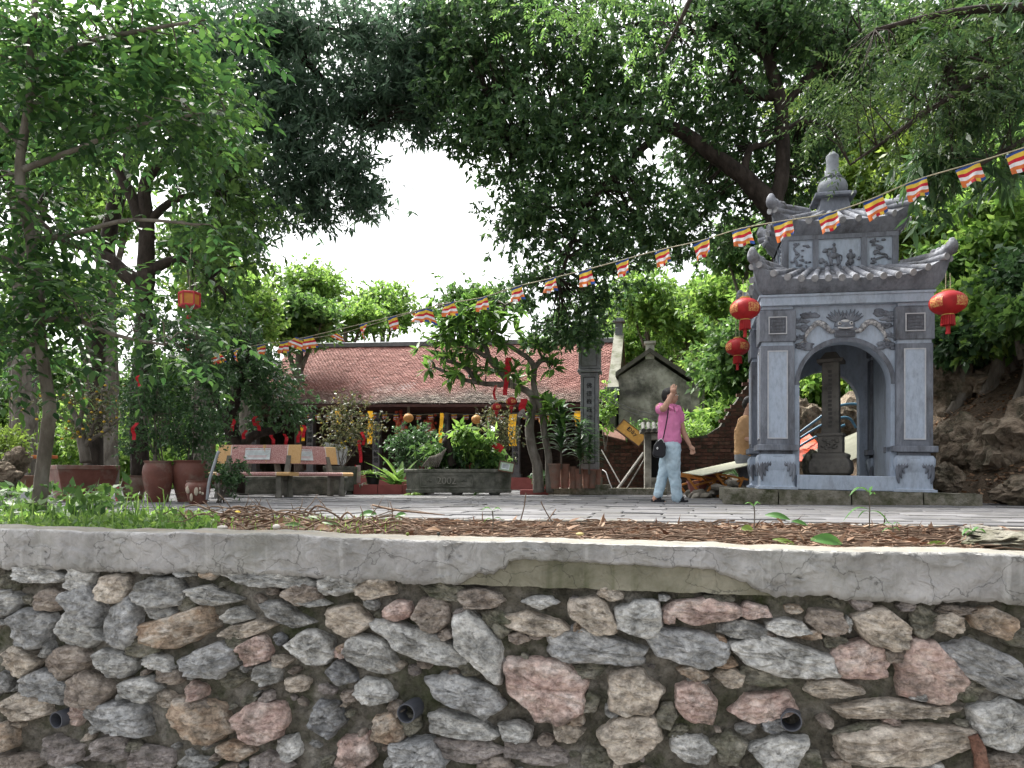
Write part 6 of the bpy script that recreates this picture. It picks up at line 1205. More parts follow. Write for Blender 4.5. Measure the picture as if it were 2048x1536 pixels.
bunting('twisted pair of five-striped flags on a short cord in the middle of the sky gap', [at(900, 604, 10.6), at(858, 615, 10.8), at(680, 668, 12), at(598, 680, 12.5)], [(at(857, 618, 10.8), .3, 2.2, .95), (at(680, 668, 12), .5, 2.5, .55), (at(598, 676, 12.5), .25, 1.5, 1.0)], ldir, 'x')
# bunting below the temple eave
tx = temple.matrix_world
def TP(x, y, z): return V(2.65, 21, 0) + Matrix.Rotation(TYAW, 3, 'Z') @ V(x, y, z - SH * x)
tp = [TP(-9.2 + .36 * k, .35, 2.17 - .035 * math.sin(k * math.pi / 6.2) ** 2) for k in range(26)]
bunting('row of small five-striped flags strung straight under the temple eave', tp, [(p, 0, random.uniform(-.3, .3), .92) for p in tp], V(math.cos(TYAW), math.sin(TYAW), 0), 'x')
# ---------------------------------------------------------------- banners and ribbons
M_yban = plain('banner_yellow', (.55, .30, .02), .6, trans=.3); M_rrib = plain('ribbon_red', (.45, .02, .03), .6, trans=.3)
def strip(name, label, c, w, h, m, cat, group, seed=0, n=10):
    b = MB(); vv = []
    for k in range(n + 1): z = -h * k / n; y = .03 * math.sin(k * .9 + seed); x = .02 * math.sin(k * .5 + seed); vv += [(x - w / 2, y, z), (x + w / 2, y + .02, z)]
    b.add(vv, [(2 * k, 2 * k + 1, 2 * k + 3, 2 * k + 2) for k in range(n)]); o = b.build(name, m, None, smooth=180); o.location = c; tag(o, label, cat, group); return o
for i, (lb, u, v0, v1, w) in enumerate((('yellow banner hanging left, beside the yellow-flowered shrub', 740, 822, 888, 10), ('narrow yellow banner on the second temple post', 882, 826, 892, 7), ('wide yellow banner behind the frangipani trunk', 1025, 828, 892, 15), ('short yellow banner left of the inscribed pillar', 1156, 822, 852, 13), ('faint yellow banner at the left end of the temple front', 605, 850, 882, 6), ('small yellow banner left of the flowered shrub', 676, 822, 842, 9))): strip('yellow_banner', lb, at(u, v0, 20.2), px(w, 20.2), px(v1 - v0, 20.2), M_yban, 'banner', 'yellow banners under the eave', i)
RB = [(465, 838, 862), (488, 860, 878), (509, 832, 852), (517, 842, 862), (545, 870, 890), (571, 868, 890), (607, 850, 875), (597, 862, 885), (268, 845, 880), (278, 750, 775), (720, 880, 925), (726, 864, 890)]
RL_ = ['red ribbon hanging at the left of the bushy tree', 'short red ribbon left of the bent trunk', 'red ribbon high under the bushy crown', 'red ribbon next to the bent limb', 'red ribbon just above the left bench back', 'red ribbon above the right end of the left bench', 'red ribbon at the right edge of the bushy crown', 'red ribbon above the second bench', 'red ribbon in the shrub above the jars', 'small red ribbon high in the jar shrub', 'long red ribbon on the yellow-flowered shrub', 'short red ribbon at the right of the yellow-flowered shrub']
for i, ((u, v0, v1), lb) in enumerate(zip(RB, RL_)): d_ = 9.6 if 260 < u < 280 else 13.0 if u < 620 else 15.0; strip('red_ribbon', lb, at(u, v0, d_), px(6, d_), px(v1 - v0, d_), M_rrib, 'ribbon', 'red ribbons', i)
for i, (lb, u, v0, v1, w) in enumerate((('red scarf tied high in the frangipani', 1012, 735, 790, 9), ('red bow tied on the frangipani fork', 1046, 797, 822, 14), ('red ribbon hanging left in the frangipani', 990, 770, 800, 5), ('red scarf on the upper frangipani bough', 1018, 715, 745, 12))): strip('red_scarf', lb, at(u, v0, 13.8), px(w, 13.8), px(v1 - v0, 13.8), M_rrib, 'scarf', 'red scarves in the frangipani', i)
# horn loudspeaker on the frangipani
hs_ = thing('horn_loudspeaker', 'pale horn loudspeaker mounted beside the frangipani trunk', 'loudspeaker', at(1046, 829, 13.7)); hs_.scale = (.72,) * 3; hs_.rotation_euler = (R(62), 0, R(-50)); b = MB(); b.lathe([(.035, -.16), (.04, -.05), (.07, .02), (.12, .06), (.125, .065), (.10, .055), (.05, .0)], n=20, cap=False); b.build('horn', plain('horn_grey', (.24, .21, .19)), hs_, smooth=50); b = MB(); b.lathe([(.02, .0), (.035, .03), (.02, .05)], n=10); b.build('driver', plain('horn_grey', (.24, .21, .19)), hs_, smooth=50)
# altar things in the hall
M_vase = plain('porcelain', (.30, .22, .20)); M_lac = plain('lacquer_gold', (.40, .10, .04), .4)
for lb, u, v, h, m in (('red and gold flower vase on the altar, left one', 797, 885, .75, M_lac), ('red and gold flower vase on the altar, right one', 863, 885, .75, M_lac), ('pale porcelain vase left on the altar', 806, 862, .28, M_vase), ('pale porcelain vase right on the altar', 858, 862, .28, M_vase)):
    t = thing('altar_vase', lb, 'vase', at(u, v, 22.6), 0, 'vases on the altar'); b = MB(); b.lathe([(.06, 0), (.10, h * .2), (.13, h * .5), (.06, h * .8), (.09, h)], n=14); b.build('body', m, t, smooth=50); b = MB(); rr = random.Random(u)
    for k in range(14): b.ball((rr.uniform(-.13, .13), rr.uniform(-.1, .1), h + rr.uniform(-.35, .2)), .05, 6, 5)
    b.build('flowers', plain('altar_red', (.38, .06, .03)), t, smooth=180)
b = MB(); b.box((0, 0, 0), (.13, .02, .14)); o = b.build('gold_plaque', M_gold, None); o.location = at(838, 854, 22.8); tag(o, 'small square gold plaque glinting inside the dark hall', 'plaque')
lm = thing('round_lamp', 'round white lamp glowing inside the dark hall', 'lamp', at(985, 858, 21.6)); b = MB(); b.ball((0, 0, 0), (.085, .085, .085), 16, 10); b.build('globe', plain('lamp_glow', (.9, .92, .95), .4, emit=2.2), lm, smooth=180); b = MB(); b.lathe([(.03, .08), (.04, .10), (.01, .5)], n=8); b.build('stem', M_gold, lm)
# ================================================================== SHRUBS AND POT PLANTS
def shrub(name, label, base, blobs, leaf, n, ntip, k, L, W, cr, seed, stems=7, bark=M_bark2, droop=.2, up=.5, flowers=0, spread=.9, cat='shrub', stemr=.010, group=None, fcol=(.6, .42, .03)):
    rng = np.random.default_rng(seed); rr = random.Random(seed); t = thing(name, label, cat, base, 0, group); c, tp, dd = clumped(blobs, n, ntip, cr, rng, .55, .8); sk = []
    for i in range(stems):
        e = V(*c[i % len(c)]); p = [base + V(rr.uniform(-.05, .05), rr.uniform(-.05, .05), 0), base.lerp(e, .4) + V(rr.uniform(-.06, .06), rr.uniform(-.05, .05), .05), e]; b = MB(); pp = spline(p, 4); b.tube(pp, lerps([stemr, stemr * .7, stemr * .3], len(pp)), 6); b.build('stem', bark, t, smooth=180, world=True); sk.append(pp)
    twigs(bark, t, sk, c, r0=.004, rng=rng)
    tag(quads_mesh('foliage', tip_leaves(tp, dd, k, L, W, rng, droop, spread, up), LM[leaf], t), kind='stuff')
    if flowers:
        b = MB()
        for i in range(flowers): q = tp[rr.randrange(len(tp))] + rng.normal(size=3) * .03; b.ball(q, (.022, .022, .016), 6, 4)
        tag(b.build('flowers', plain('flower_%d' % int(fcol[1] * 100), fcol), t, world=True), kind='stuff')
    return t
def gz(u, d, z=0): return V(at(u, 0, d).x, d, z)
shrub('jar_shrub', 'dense dark shrub growing from the left large jar', gz(316, 9.9, .5), [(310, 800, 9.9, 60, 110, .4), (290, 700, 10, 50, 80, .35), (300, 880, 9.9, 55, 50, .3), (330, 650, 10, 45, 60, .3), (270, 830, 10, 40, 70, .3)], 'shrub', 130, 8, 6, .055, .022, .09, 71, 9)
shrub('jar_shrub', 'dense dark shrub growing from the right large jar', gz(380, 10.1, .5), [(385, 800, 10.1, 55, 100, .4), (400, 720, 10.2, 55, 80, .35), (375, 880, 10, 55, 45, .3), (420, 860, 10.1, 40, 60, .3), (430, 790, 10.2, 35, 50, .3), (365, 650, 10.2, 45, 50, .3)], 'shrub', 130, 8, 6, .055, .022, .09, 72, 9)
shrub('weedy_shrub', 'small-leaved shrub in front of the left bench', gz(440, 9.8, 0), [(450, 960, 9.8, 30, 32, .25), (430, 935, 9.8, 22, 25, .2), (470, 940, 9.8, 22, 22, .2)], 'shrub', 36, 7, 6, .045, .02, .07, 73, 7)
# leafless flowering shrub in the square planter
d = 10.6; K_ = thing('flowering_bare_shrub', 'nearly leafless shrub with yellow blossoms in the large brown planter', 'shrub', gz(170, d, .47)); sk = wood('l', M_bark2, K_, [lim(d, [(172, 925, 11), (165, 890, 10), (158, 850, 8), (145, 820, 5), (120, 790, 3), (95, 775, 1.5)]), lim(d, [(168, 900, 6), (185, 860, 4), (200, 820, 3), (205, 770, 1.5)]), lim(d, [(158, 850, 5), (165, 810, 4), (160, 760, 2)]), lim(d, [(172, 885, 5), (215, 860, 3), (245, 830, 1.5)]), lim(d, [(150, 845, 4), (115, 835, 3), (80, 845, 1.5)]), lim(d, [(160, 830, 3), (185, 790, 2), (225, 780, 1)])], n=7)
rng = np.random.default_rng(74); c, tp, dd = clumped([(170, 800, d, 85, 50, .5), (110, 810, d, 50, 40, .4), (220, 820, d, 50, 50, .4), (170, 860, d, 60, 30, .4)], 150, 5, .08, rng, .6); twigs(M_bark2, K_, sk, c, r0=.006, rng=rng); tag(quads_mesh('foliage', tip_leaves(tp, dd, 3, .045, .02, rng, .2), LM['dull'], K_), kind='stuff')
b = MB()
for i in range(46): q = tp[random.randrange(len(tp))]; b.ball(q, (.024, .024, .016), 6, 4)
tag(b.build('blossoms', plain('blossom_yellow', (.58, .38, .03)), K_, world=True), kind='stuff')
shrub('flowering_shrub', 'open twiggy shrub with yellow flowers in the mossy stone planter', gz(682, 15.2, .52), [(690, 850, 15.2, 50, 45, .5), (660, 880, 15.2, 35, 35, .4), (720, 870, 15.2, 40, 35, .4), (700, 810, 15.2, 45, 25, .4), (745, 850, 15.2, 25, 20, .3)], 'dull', 110, 6, 4, .06, .026, .13, 75, 9, flowers=34, droop=.2)
shrub('round_bush', 'round glossy dark bush behind the left end of the dated trough', gz(825, 16.2, .2), [(825, 895, 16.2, 45, 42, .5), (850, 870, 16.2, 28, 22, .3), (800, 880, 16.2, 25, 25, .3)], 'shrub', 90, 7, 6, .075, .034, .13, 76, 6)
shrub('dark_bush', 'brownish thin bush right of the dated trough', gz(1010, 15.8, .2), [(1005, 870, 15.8, 40, 55, .4), (985, 840, 15.8, 25, 30, .3)], 'dull', 80, 6, 4, .06, .024, .14, 78, 7)
for i, (u, v, ru, rv, lf, lb) in enumerate(((872, 905, 26, 28, 'mid', 'leafy green plant at the left end of the dated trough'), (928, 872, 22, 22, 'light', 'tall pale-leaved plant rising from the middle of the trough'), (920, 910, 40, 25, 'shrub', 'dark broad-leaved plant filling the centre of the trough'), (965, 890, 26, 24, 'light', 'bright green plant right of centre in the trough'), (980, 918, 26, 18, 'mid', 'low plant at the right end of the trough'))):
    shrub('trough_plant', lb, gz(u, 14.6, .5), [(u, v, 14.6, ru, rv, .25), (u, (v + 932) / 2, 14.6, ru * .7, rv * .6, .2)], lf, 22, 5, 5, .15, .06, .11, 80 + i, 5, droop=.45, cat='plant', group='plants in the dated trough')
# roots of the old stump in the trough
b = MB()
for k in range(9): b.tube(spline([at(892 - k * 3, 898 + k * 2, 14.35), at(884 - k * 3, 915, 14.3), at(876 - k * 4, 934, 14.25)], 4), .014, 6)
tag(b.build('root_cluster', M_bark2, None, smooth=180), 'cluster of grey roots spilling at the left of the dated trough', 'roots')
b = MB(); b.tube(spline([at(905, 932, 14.5), at(900, 905, 14.5), at(893, 885, 14.5), at(898, 872, 14.5)], 5), lerps([.09, .07, .09, .04], 16), 8); tag(b.build('gnarled_stump', M_bark, None, smooth=180), 'gnarled dark stump standing in the dated trough', 'stump')
# strap-leaved plants
def strap_plant(name, label, base, n, L, W, seed, leaf, rise=.6, arch=.9, stem=0, group=None, seg=6, cat='plant'):
    rr = random.Random(seed); t = thing(name, label, cat, base, 0, group)
    for i in range(n):
        a = rr.uniform(0, 6.283); l = L * rr.uniform(.7, 1.15); w = W * rr.uniform(.8, 1.2); el = rr.uniform(.35, 1.0) * rise; zb = stem * rr.uniform(.2, 1.0) if stem else 0; b = MB(); vv = []; sx, sy = -math.sin(a), math.cos(a)
        for k in range(seg + 1):
            f = k / seg; rr_ = l * (f * math.cos(el * 1.5) + .25 * f * f); z = zb + l * (f * math.sin(el * 1.5) - arch * .55 * f * f); ww = w * math.sin(math.pi * min(.96, .12 + f * .86)) ** .8 / 2
            vv += [(rr_ * math.cos(a) + sx * ww, rr_ * math.sin(a) + sy * ww, z), (rr_ * math.cos(a), rr_ * math.sin(a), z - ww * .25), (rr_ * math.cos(a) - sx * ww, rr_ * math.sin(a) - sy * ww, z)]
        b.add(vv, [q for k in range(seg) for q in ((3 * k, 3 * k + 1, 3 * k + 4, 3 * k + 3), (3 * k + 1, 3 * k + 2, 3 * k + 5, 3 * k + 4))]); b.build('leaf', LM[leaf], t, smooth=180)
    if stem: b = MB(); b.tube([(0, 0, -.05), (.01, 0, stem)], [.022, .014], 7); b.build('stem', M_bark2, t, smooth=180)
    return t
strap_plant('dracaena', 'tall arching dracaena in the widest terracotta pot', gz(1122, 14.25, .55), 84, .56, .075, 5, 'shrub', .95, 1.0, 1.05); strap_plant('dracaena', 'dense dracaena in front of the inscribed pillar', gz(1160, 14.35, .45), 70, .46, .06, 6, 'shrub', .9, 1.1, .9); strap_plant('dracaena', 'shorter dracaena at the right of the pot row', gz(1178, 14.4, .45), 56, .40, .05, 7, 'shrub', .85, 1.2, .65)
strap_plant('broadleaf_plant', 'broad-leaved bright green plant in the red tiled planter', gz(785, 15.3, .17), 16, .62, .12, 8, 'mid', .95, .7); strap_plant('broadleaf_plant', 'tall bright-leaved plant at the right of the red tiled planter', gz(800, 15.35, .17), 8, .85, .12, 9, 'light', 1.0, .35); strap_plant('spider_plant', 'pale striped spider plant in the black pot', gz(745, 15.2, .40), 34, .36, .022, 10, 'light', .7, 1.2); strap_plant('spider_plant', 'pale grassy plant spilling left of the red tiled planter', gz(722, 15.2, .17), 26, .34, .022, 11, 'fern', .7, 1.2)
strap_plant('fern_tuft', 'small fern tuft at the left foot of the dated trough', gz(822, 14.1, 0), 18, .22, .02, 12, 'light', .7, 1.1, group='ferns at the trough feet'); strap_plant('fern_tuft', 'small fern tuft below the middle of the dated trough', gz(950, 14.1, 0), 18, .22, .02, 13, 'mid', .7, 1.1, group='ferns at the trough feet')
shrub('low_shrub', 'low glossy shrub beside the red tiled kerb', gz(1078, 14.5, .05), [(1080, 958, 14.5, 20, 14, .2)], 'shrub', 20, 6, 5, .06, .03, .07, 91, 4)
shrub('wall_creeper', 'leafy creeper climbing behind the inscribed pillar', gz(1210, 15.6, .9), [(1210, 830, 15.6, 14, 50, .15), (1218, 790, 15.6, 12, 30, .15)], 'light', 22, 4, 5, .10, .06, .12, 92, 5)
shrub('wall_top_bush', 'leafy bush on the brick wall left of the woman', gz(1300, 16.8, 1.2), [(1300, 862, 16.8, 30, 18, .4), (1270, 868, 16.8, 20, 10, .3)], 'mid', 40, 6, 5, .09, .04, .14, 93, 5); shrub('wall_top_bush', 'leafy bush on the brick wall right of the woman', gz(1385, 16.8, 1.3), [(1385, 866, 16.8, 28, 16, .4), (1410, 874, 16.8, 25, 12, .3)], 'light', 44, 6, 5, .09, .04, .14, 94, 5)
strap_plant('yucca', 'small spiky plant behind the trestle board', gz(1475, 13.6, .35), 22, .42, .03, 14, 'shrub', .9, .8)
# ================================================================== ROCKS at the right
M_rock = mat('limestone', [(.075, .055, .038), (.19, .15, .11), (.33, .28, .215)], scale=3.5, rough=.95, bump=1.0, bscale=14, bdist=.06, stain=(.05, .05, .03), sscale=2.5, speck=(9, .5, 1.4))
def rock(label, u, v, d, w, h, dep, seed, m=M_rock, group='limestone boulders on the slope', name='boulder', sub=4, amp=.38):
    bm = bmesh.new(); bmesh.ops.create_icosphere(bm, subdivisions=sub, radius=1); ox = seed * 3.7
    for q in bm.verts:
        p = q.co.copy(); k = 1 + amp * fbm(p.x * 1.1 + ox, p.y * 1.1, p.z * 1.1, 5) + .13 * fbm(p.x * 3.4 + ox, p.y * 3.4, p.z * 3.4, 4)
        k -= .22 * abs(fbm(p.x * 1.6 + 9, p.y * 1.6 + ox, p.z * 2.6, 4)); k += .07 * (1 if fbm(p.x * 2.2 + ox, p.z * 3 + 2, p.y * 2.2, 4) > .05 else 0); q.co = V(p.x * w / 2 * k, p.y * dep / 2 * k, p.z * h / 2 * k)
    me = bpy.data.meshes.new(name); bm.to_mesh(me); bm.free(); me.materials.append(m); o = finish(me, name, None, 28); c = at(u, v, d); o.location = c; o.rotation_euler = (0, 0, seed); tag(o, label, 'rock', group); return o
for i, (lb, u, v, d, w, h) in enumerate((('big pale boulder at the right edge, lower one', 2000, 910, 10.4, 1.0, .95), ('rounded boulder just right of the pavilion pier', 1905, 895, 11.0, .75, .75), ('boulder between the pier and the big pale boulder', 1945, 900, 10.8, .7, .95), ('small mossy boulder at the foot of the right pier', 1893, 958, 10.0, .5, .42), ('dark outcrop high on the slope right of the right lantern', 1955, 730, 13.0, 1.3, 1.2), ('dark outcrop near the right shaft of the pavilion', 1905, 760, 12.6, .8, 1.2), ('tall outcrop at the right edge above the litter slope', 2035, 690, 12.5, 1.0, 1.5), ('flat outcrop jutting over the litter slope', 1975, 765, 12.2, .8, .5), ('large boulder cut by the right edge of the view', 2070, 880, 10.0, 1.0, 1.0), ('low boulder at the plaza edge by the right border', 2045, 985, 9.0, .8, .35), ('dark outcrop behind the blue pipes', 1720, 845, 14.5, 1.2, 1.0), ('dark outcrop at the left of the arch view', 1600, 860, 14.8, .8, 1.2))): rock(lb, u, v, d, w, h, w * .8, i + 1)
rock('dark garden rock left of the big brown planter', 30, 925, 12.3, .42, .5, .4, 40, group='garden rocks', name='garden_rock'); rock('dark garden rock beside it at the left edge', 5, 945, 12.0, .5, .35, .4, 41, group='garden rocks', name='garden_rock')
# rubble heap by the trestles
M_rub = mat('rubble_stone', [(.08, .07, .055), (.16, .145, .12), (.24, .22, .19)], scale=6, rough=.95, bump=.7)
rr = random.Random(8)
for i in range(34):
    u = rr.uniform(1385, 1500); d = rr.uniform(11.7, 13.2); s = rr.uniform(.06, .2); hgt = .28 * max(0, 1 - abs(u - 1455) / 60) * rr.random(); c = V(at(u, 0, d).x, d, hgt + s * .25)
    bm = bmesh.new(); bmesh.ops.create_icosphere(bm, subdivisions=2, radius=1)
    for q in bm.verts: p = q.co.copy(); k = 1 + .35 * fbm(p.x * 1.3 + i, p.y * 1.3, p.z * 1.3); q.co = V(p.x * s * k, p.y * s * .8 * k, p.z * s * .5 * k)
    me = bpy.data.meshes.new('rubble_stone'); bm.to_mesh(me); bm.free(); me.materials.append(M_rub); o = finish(me, 'rubble_stone', None, 40); o.location = c; o.rotation_euler = (rr.uniform(-.3, .3), rr.uniform(-.3, .3), rr.uniform(0, 6)); tag(o, 'grey rubble stone in the heap beside the trestles', 'stone', 'rubble heap by the trestles')
# dead leaves lying on the slope
rng = np.random.default_rng(66); P = []
while len(P) < 4200:
    y = rng.uniform(9.2, 13.5); x = hill_base_x(y) + rng.uniform(-.4, 3.6); P.append((x, y, hill_z(x, y) + .02))
P = np.array(P); D = unit(rng.normal(size=P.shape) * np.array([1, 1, .35])); LL = .05 + .06 * rng.random(len(P)); LM['dead'] = leafmat('dead_leaf', [(.07, .035, .018), (.14, .075, .035), (.22, .13, .07), (.30, .20, .12)], .15, .7)
o = quads_mesh('fallen_leaves', leaf_diam(P, D, LL, LL * .5, rng, .75), LM['dead'], None); tag(o, 'brown fallen leaves carpeting the slope at the right', 'leaves', kind='stuff')
# ================================================================== LITTER, TWIGS AND WEEDS IN THE BED
rng = np.random.default_rng(90); rr = random.Random(90)
def bedp(u0, u1, t0=.02, t1=.98):
    u = rr.uniform(u0, u1); s, _ = wall_sz(u, 1100); t = rr.uniform(t0, t1); p = bed_pt(s, t)
    k = (u - CX) / F; q = bed_pt(s + (k * p.y - p.x) / (WX.x - k * WX.y) , t); return V(q.x, q.y, bed_z(q))
M_twig = mat('dry_twig', [(.07, .045, .03), (.15, .10, .07), (.24, .18, .13)], scale=14, rough=.9, bump=.3, island=.35)
# needle and leaf litter, too small to count
P = np.array([tuple(bedp(700, 2000)) for _ in range(5200)] + [tuple(bedp(380, 760)) for _ in range(1500)]); P[:, 2] += rng.random(len(P)) * .028
D = unit(rng.normal(size=P.shape) * np.array([1, .7, .18])); LL = .035 + .085 * rng.random(len(P)) ** 1.5; Wd = np.where(rng.random(len(P)) < .62, .010, .028)
LM['litter'] = leafmat('litter', [(.05, .025, .014), (.10, .052, .03), (.15, .085, .052), (.22, .14, .09), (.30, .21, .14)], .1, .8)
tag(quads_mesh('leaf_litter', leaf_diam(P, D, LL, Wd, rng, .6), LM['litter'], None), 'brown leaf and needle litter filling the bed behind the wall cap', 'litter', kind='stuff')
b = MB()
for i in range(900):
    p = bedp(720, 1980); a = rr.uniform(-.5, .5) + (math.pi if rr.random() < .5 else 0); l = rr.uniform(.05, .22); q = p + V(math.cos(a) * l, math.sin(a) * l * .6, rr.uniform(-.01, .03)); b.tube([p + V(0, 0, .02), (p + q) / 2 + V(0, 0, .025 + rr.uniform(0, .01)), q + V(0, 0, .02)], rr.uniform(.0025, .006), 4, cap=False)
tag(b.build('twig_litter', M_twig, None, smooth=180), 'thin dry twigs scattered over the bed litter', 'twigs', kind='stuff')
# pruned branches heaped at centre left: each stick its own object
for i in range(52):
    p = bedp(360, 790, .15, .85); a = rr.gauss(0, .6) + (math.pi if rr.random() < .5 else 0); l = rr.uniform(.18, .55); up = rr.uniform(-.03, .07); hgt = .03 * math.exp(-((p.x + 1.9) / 1.0) ** 2)
    q = p + V(math.cos(a) * l, math.sin(a) * l * .6, up); m1 = p.lerp(q, .35) + V(0, rr.uniform(-.03, .03), .03 + rr.uniform(-.01, .04)); m2 = p.lerp(q, .7) + V(0, rr.uniform(-.03, .03), .02 + rr.uniform(-.02, .05)); b = MB(); r0 = rr.uniform(.003, .009)
    pts = spline([p + V(0, 0, hgt + .01), m1 + V(0, 0, hgt), m2 + V(0, 0, hgt), q + V(0, 0, hgt)], 3); b.tube(pts, lerps([r0, r0 * .8, r0 * .4], len(pts)), 6)
    if rr.random() < .6: e = m1 + V(rr.uniform(-.1, .1), rr.uniform(-.06, .06), rr.uniform(.05, .14) + hgt); b.tube([m1 + V(0, 0, hgt), m1.lerp(e, .5) + V(.01, 0, hgt * .5), e], [r0 * .6, r0 * .45, r0 * .2], 5)
    tag(b.build('dead_branch', M_twig, None, smooth=180), 'dry pruned branch in the brushwood heap left of centre', 'branch', 'brushwood heap in the bed')
b = MB(); b.tube(spline([at(745, 1010, 5.3), at(790, 1020, 5.2), at(850, 1026, 5.1), at(890, 1030, 5.1)], 4), lerps([.007, .008, .006, .003], 13), 7); tag(b.build('dead_branch', M_twig, None, smooth=180), 'longest thick dry branch at the right end of the heap', 'branch', 'brushwood heap in the bed')
for i, (lb, ps) in enumerate((('thin bare twig sticking up left of the seedlings', [(1040, 1045), (1048, 1015), (1052, 985)]), ('crooked bare twig crossing above the litter', [(1085, 1060), (1100, 1035), (1112, 1018)]), ('bare twig leaning beside the crooked one', [(1108, 1050), (1090, 1020), (1082, 1003)]), ('thin stick over the litter right of the woman', [(1400, 1062), (1440, 1045), (1470, 1040)]))): b = MB(); b.tube(spline([at(u, v, 4.9) for u, v in ps], 4), .004, 5); tag(b.build('bare_twig', M_twig, None), lb, 'twig', 'bare twigs standing in the bed')
# larger fallen leaves, one by one
def big_leaf(name, label, c, L, W, yaw, pitch, leaf, curl=.3, roll=0, group='single leaves fallen in the bed'):
    b = MB(); n = 9; vv = []
    for k in range(n + 1):
        f = k / n; w = W / 2 * math.sin(math.pi * min(.98, .04 + f * .94)) ** .8; z = -curl * L * (f - .5) ** 2
        for q in (-1, -.5, 0, .5, 1): vv.append((L * (f - .5), w * q, z + abs(q) * w * .35 + .003 * math.sin(k * 3.1)))
    b.add(vv, [(k * 5 + j, k * 5 + j + 1, (k + 1) * 5 + j + 1, (k + 1) * 5 + j) for k in range(n) for j in range(4)]); o = b.build(name, LM[leaf], None, smooth=180); o.location = c; o.rotation_euler = (roll, pitch, yaw); tag(o, label, 'leaf', group); return o
LM['big'] = leafmat('big_green_leaf', [(.05, .14, .03), (.07, .19, .04)], .35, .4)
s_, _ = wall_sz(1655, 1085); q = bed_pt(s_, .10); o = big_leaf('fallen_green_leaf', 'big fresh green leaf lying on the litter near the wall edge at right', at(1655, 1080, 3.42), .14, .06, R(-6), R(8), 'big', .5, R(55))
b = MB(); b.tube([(-.07, 0, -.01), (.07, 0, -.01)], [.0022, .001], 4); b.build('midrib', plain('midrib_pale', (.35, .45, .2)), o)
for i, (u, v, L_, w, lf, lb) in enumerate(((1555, 1032, .16, .05, 'big', 'long green leaf curled at the plaza edge'), (1600, 1045, .10, .035, 'big', 'smaller green leaf right of the curled one'), (1495, 1058, .07, .05, 'yel', 'yellowish green leaf upright in the litter'), (735, 1028, .13, .06, 'big', 'dark green leaf on the brushwood'), (800, 1030, .10, .04, 'big', 'narrow green leaf right of the brushwood'), (1570, 1083, .12, .03, 'yel', 'yellow-green leaf flat on the cap near the big leaf'), (1880, 1088, .12, .03, 'yel', 'pale yellow leaf on the cap at the far right'), (640, 1058, .12, .06, 'dead', 'reddish brown leaf at the front of the heap'), (375, 1030, .11, .07, 'dead', 'curled red-brown leaf in the grass'), (210, 1012, .09, .06, 'dead', 'orange-brown leaf among the weeds'), (1150, 1068, .09, .05, 'dead', 'pale brown leaf in the middle litter'), (870, 1060, .10, .05, 'dead', 'brown leaf by the yellowish cap'), (620, 1035, .13, .04, 'mid', 'drooping green leaf spray in the heap'), (590, 1050, .12, .04, 'mid', 'second green leaf spray in the heap'), (660, 1045, .12, .04, 'mid', 'third green leaf spray in the heap'))): big_leaf('fallen_leaf', lb, at(u, v, 3.9 + (1075 - v) * .025), L_, w, rr.uniform(-.6, .6), rr.uniform(-.3, .3), lf, .4, rr.uniform(.2, .9))
# grass and weeds at the left
def blades(n, u0, u1, hmin, hmax, w, leaf, name, label, seed, lean=.5, t0=.03, t1=.97):
    rng = np.random.default_rng(seed); P = np.array([tuple(bedp(u0, u1, t0, t1)) for _ in range(n)]); H = rng.uniform(hmin, hmax, n); a = rng.uniform(0, 6.283, n); ln = rng.uniform(.1, lean, n) * H; dx = np.stack([np.cos(a), np.sin(a), np.zeros(n)], 1); S = np.stack([-np.sin(a), np.cos(a), np.zeros(n)], 1) * w / 2
    m = P + dx * (ln * .35)[:, None] + np.array([0, 0, 1]) * (H * .62)[:, None]; t = P + dx * ln[:, None] + np.array([0, 0, 1]) * (H * (1 - .25 * lean))[:, None]
    Q = np.concatenate([np.stack([P - S, P + S, m + S * .8, m - S * .8], 1), np.stack([m - S * .8, m + S * .8, t + S * .1, t - S * .1], 1)]); tag(quads_mesh(name, Q, LM[leaf], None, 4), label, 'grass', kind='stuff')
blades(2400, -120, 420, .02, .10, .006, 'mid', 'short_grass', 'short green grass in the left part of the bed', 91)
blades(150, -80, 360, .12, .36, .008, 'light', 'long_grass', 'long arching grass blades at the left of the bed', 92, 1.3)
blades(420, 380, 800, .03, .09, .006, 'light', 'sparse_grass', 'sparse grass poking through the brushwood', 94)
P = np.array([tuple(bedp(-100, 430)) for _ in range(1500)]); P[:, 2] += rng.random(len(P)) * .07; tag(quads_mesh('weed_leaves', tip_leaves(P, unit(rng.normal(size=P.shape) + np.array([0, 0, .6])), 4, .045, .026, rng, .1, 1, .7), LM['light'], None), 'low leafy weeds mixed in the left grass', 'weeds', kind='stuff')
P = np.array([tuple(bedp(-60, 260, .3, .95)) for _ in range(170)]); P[:, 2] += .06 + rng.random(len(P)) * .22; tag(quads_mesh('tall_weeds', tip_leaves(P, unit(rng.normal(size=P.shape) + np.array([0, 0, .3])), 4, .075, .035, rng, .2, 1, .6), LM['mid'], None), 'taller leafy weeds around the young trunk', 'weeds', kind='stuff')
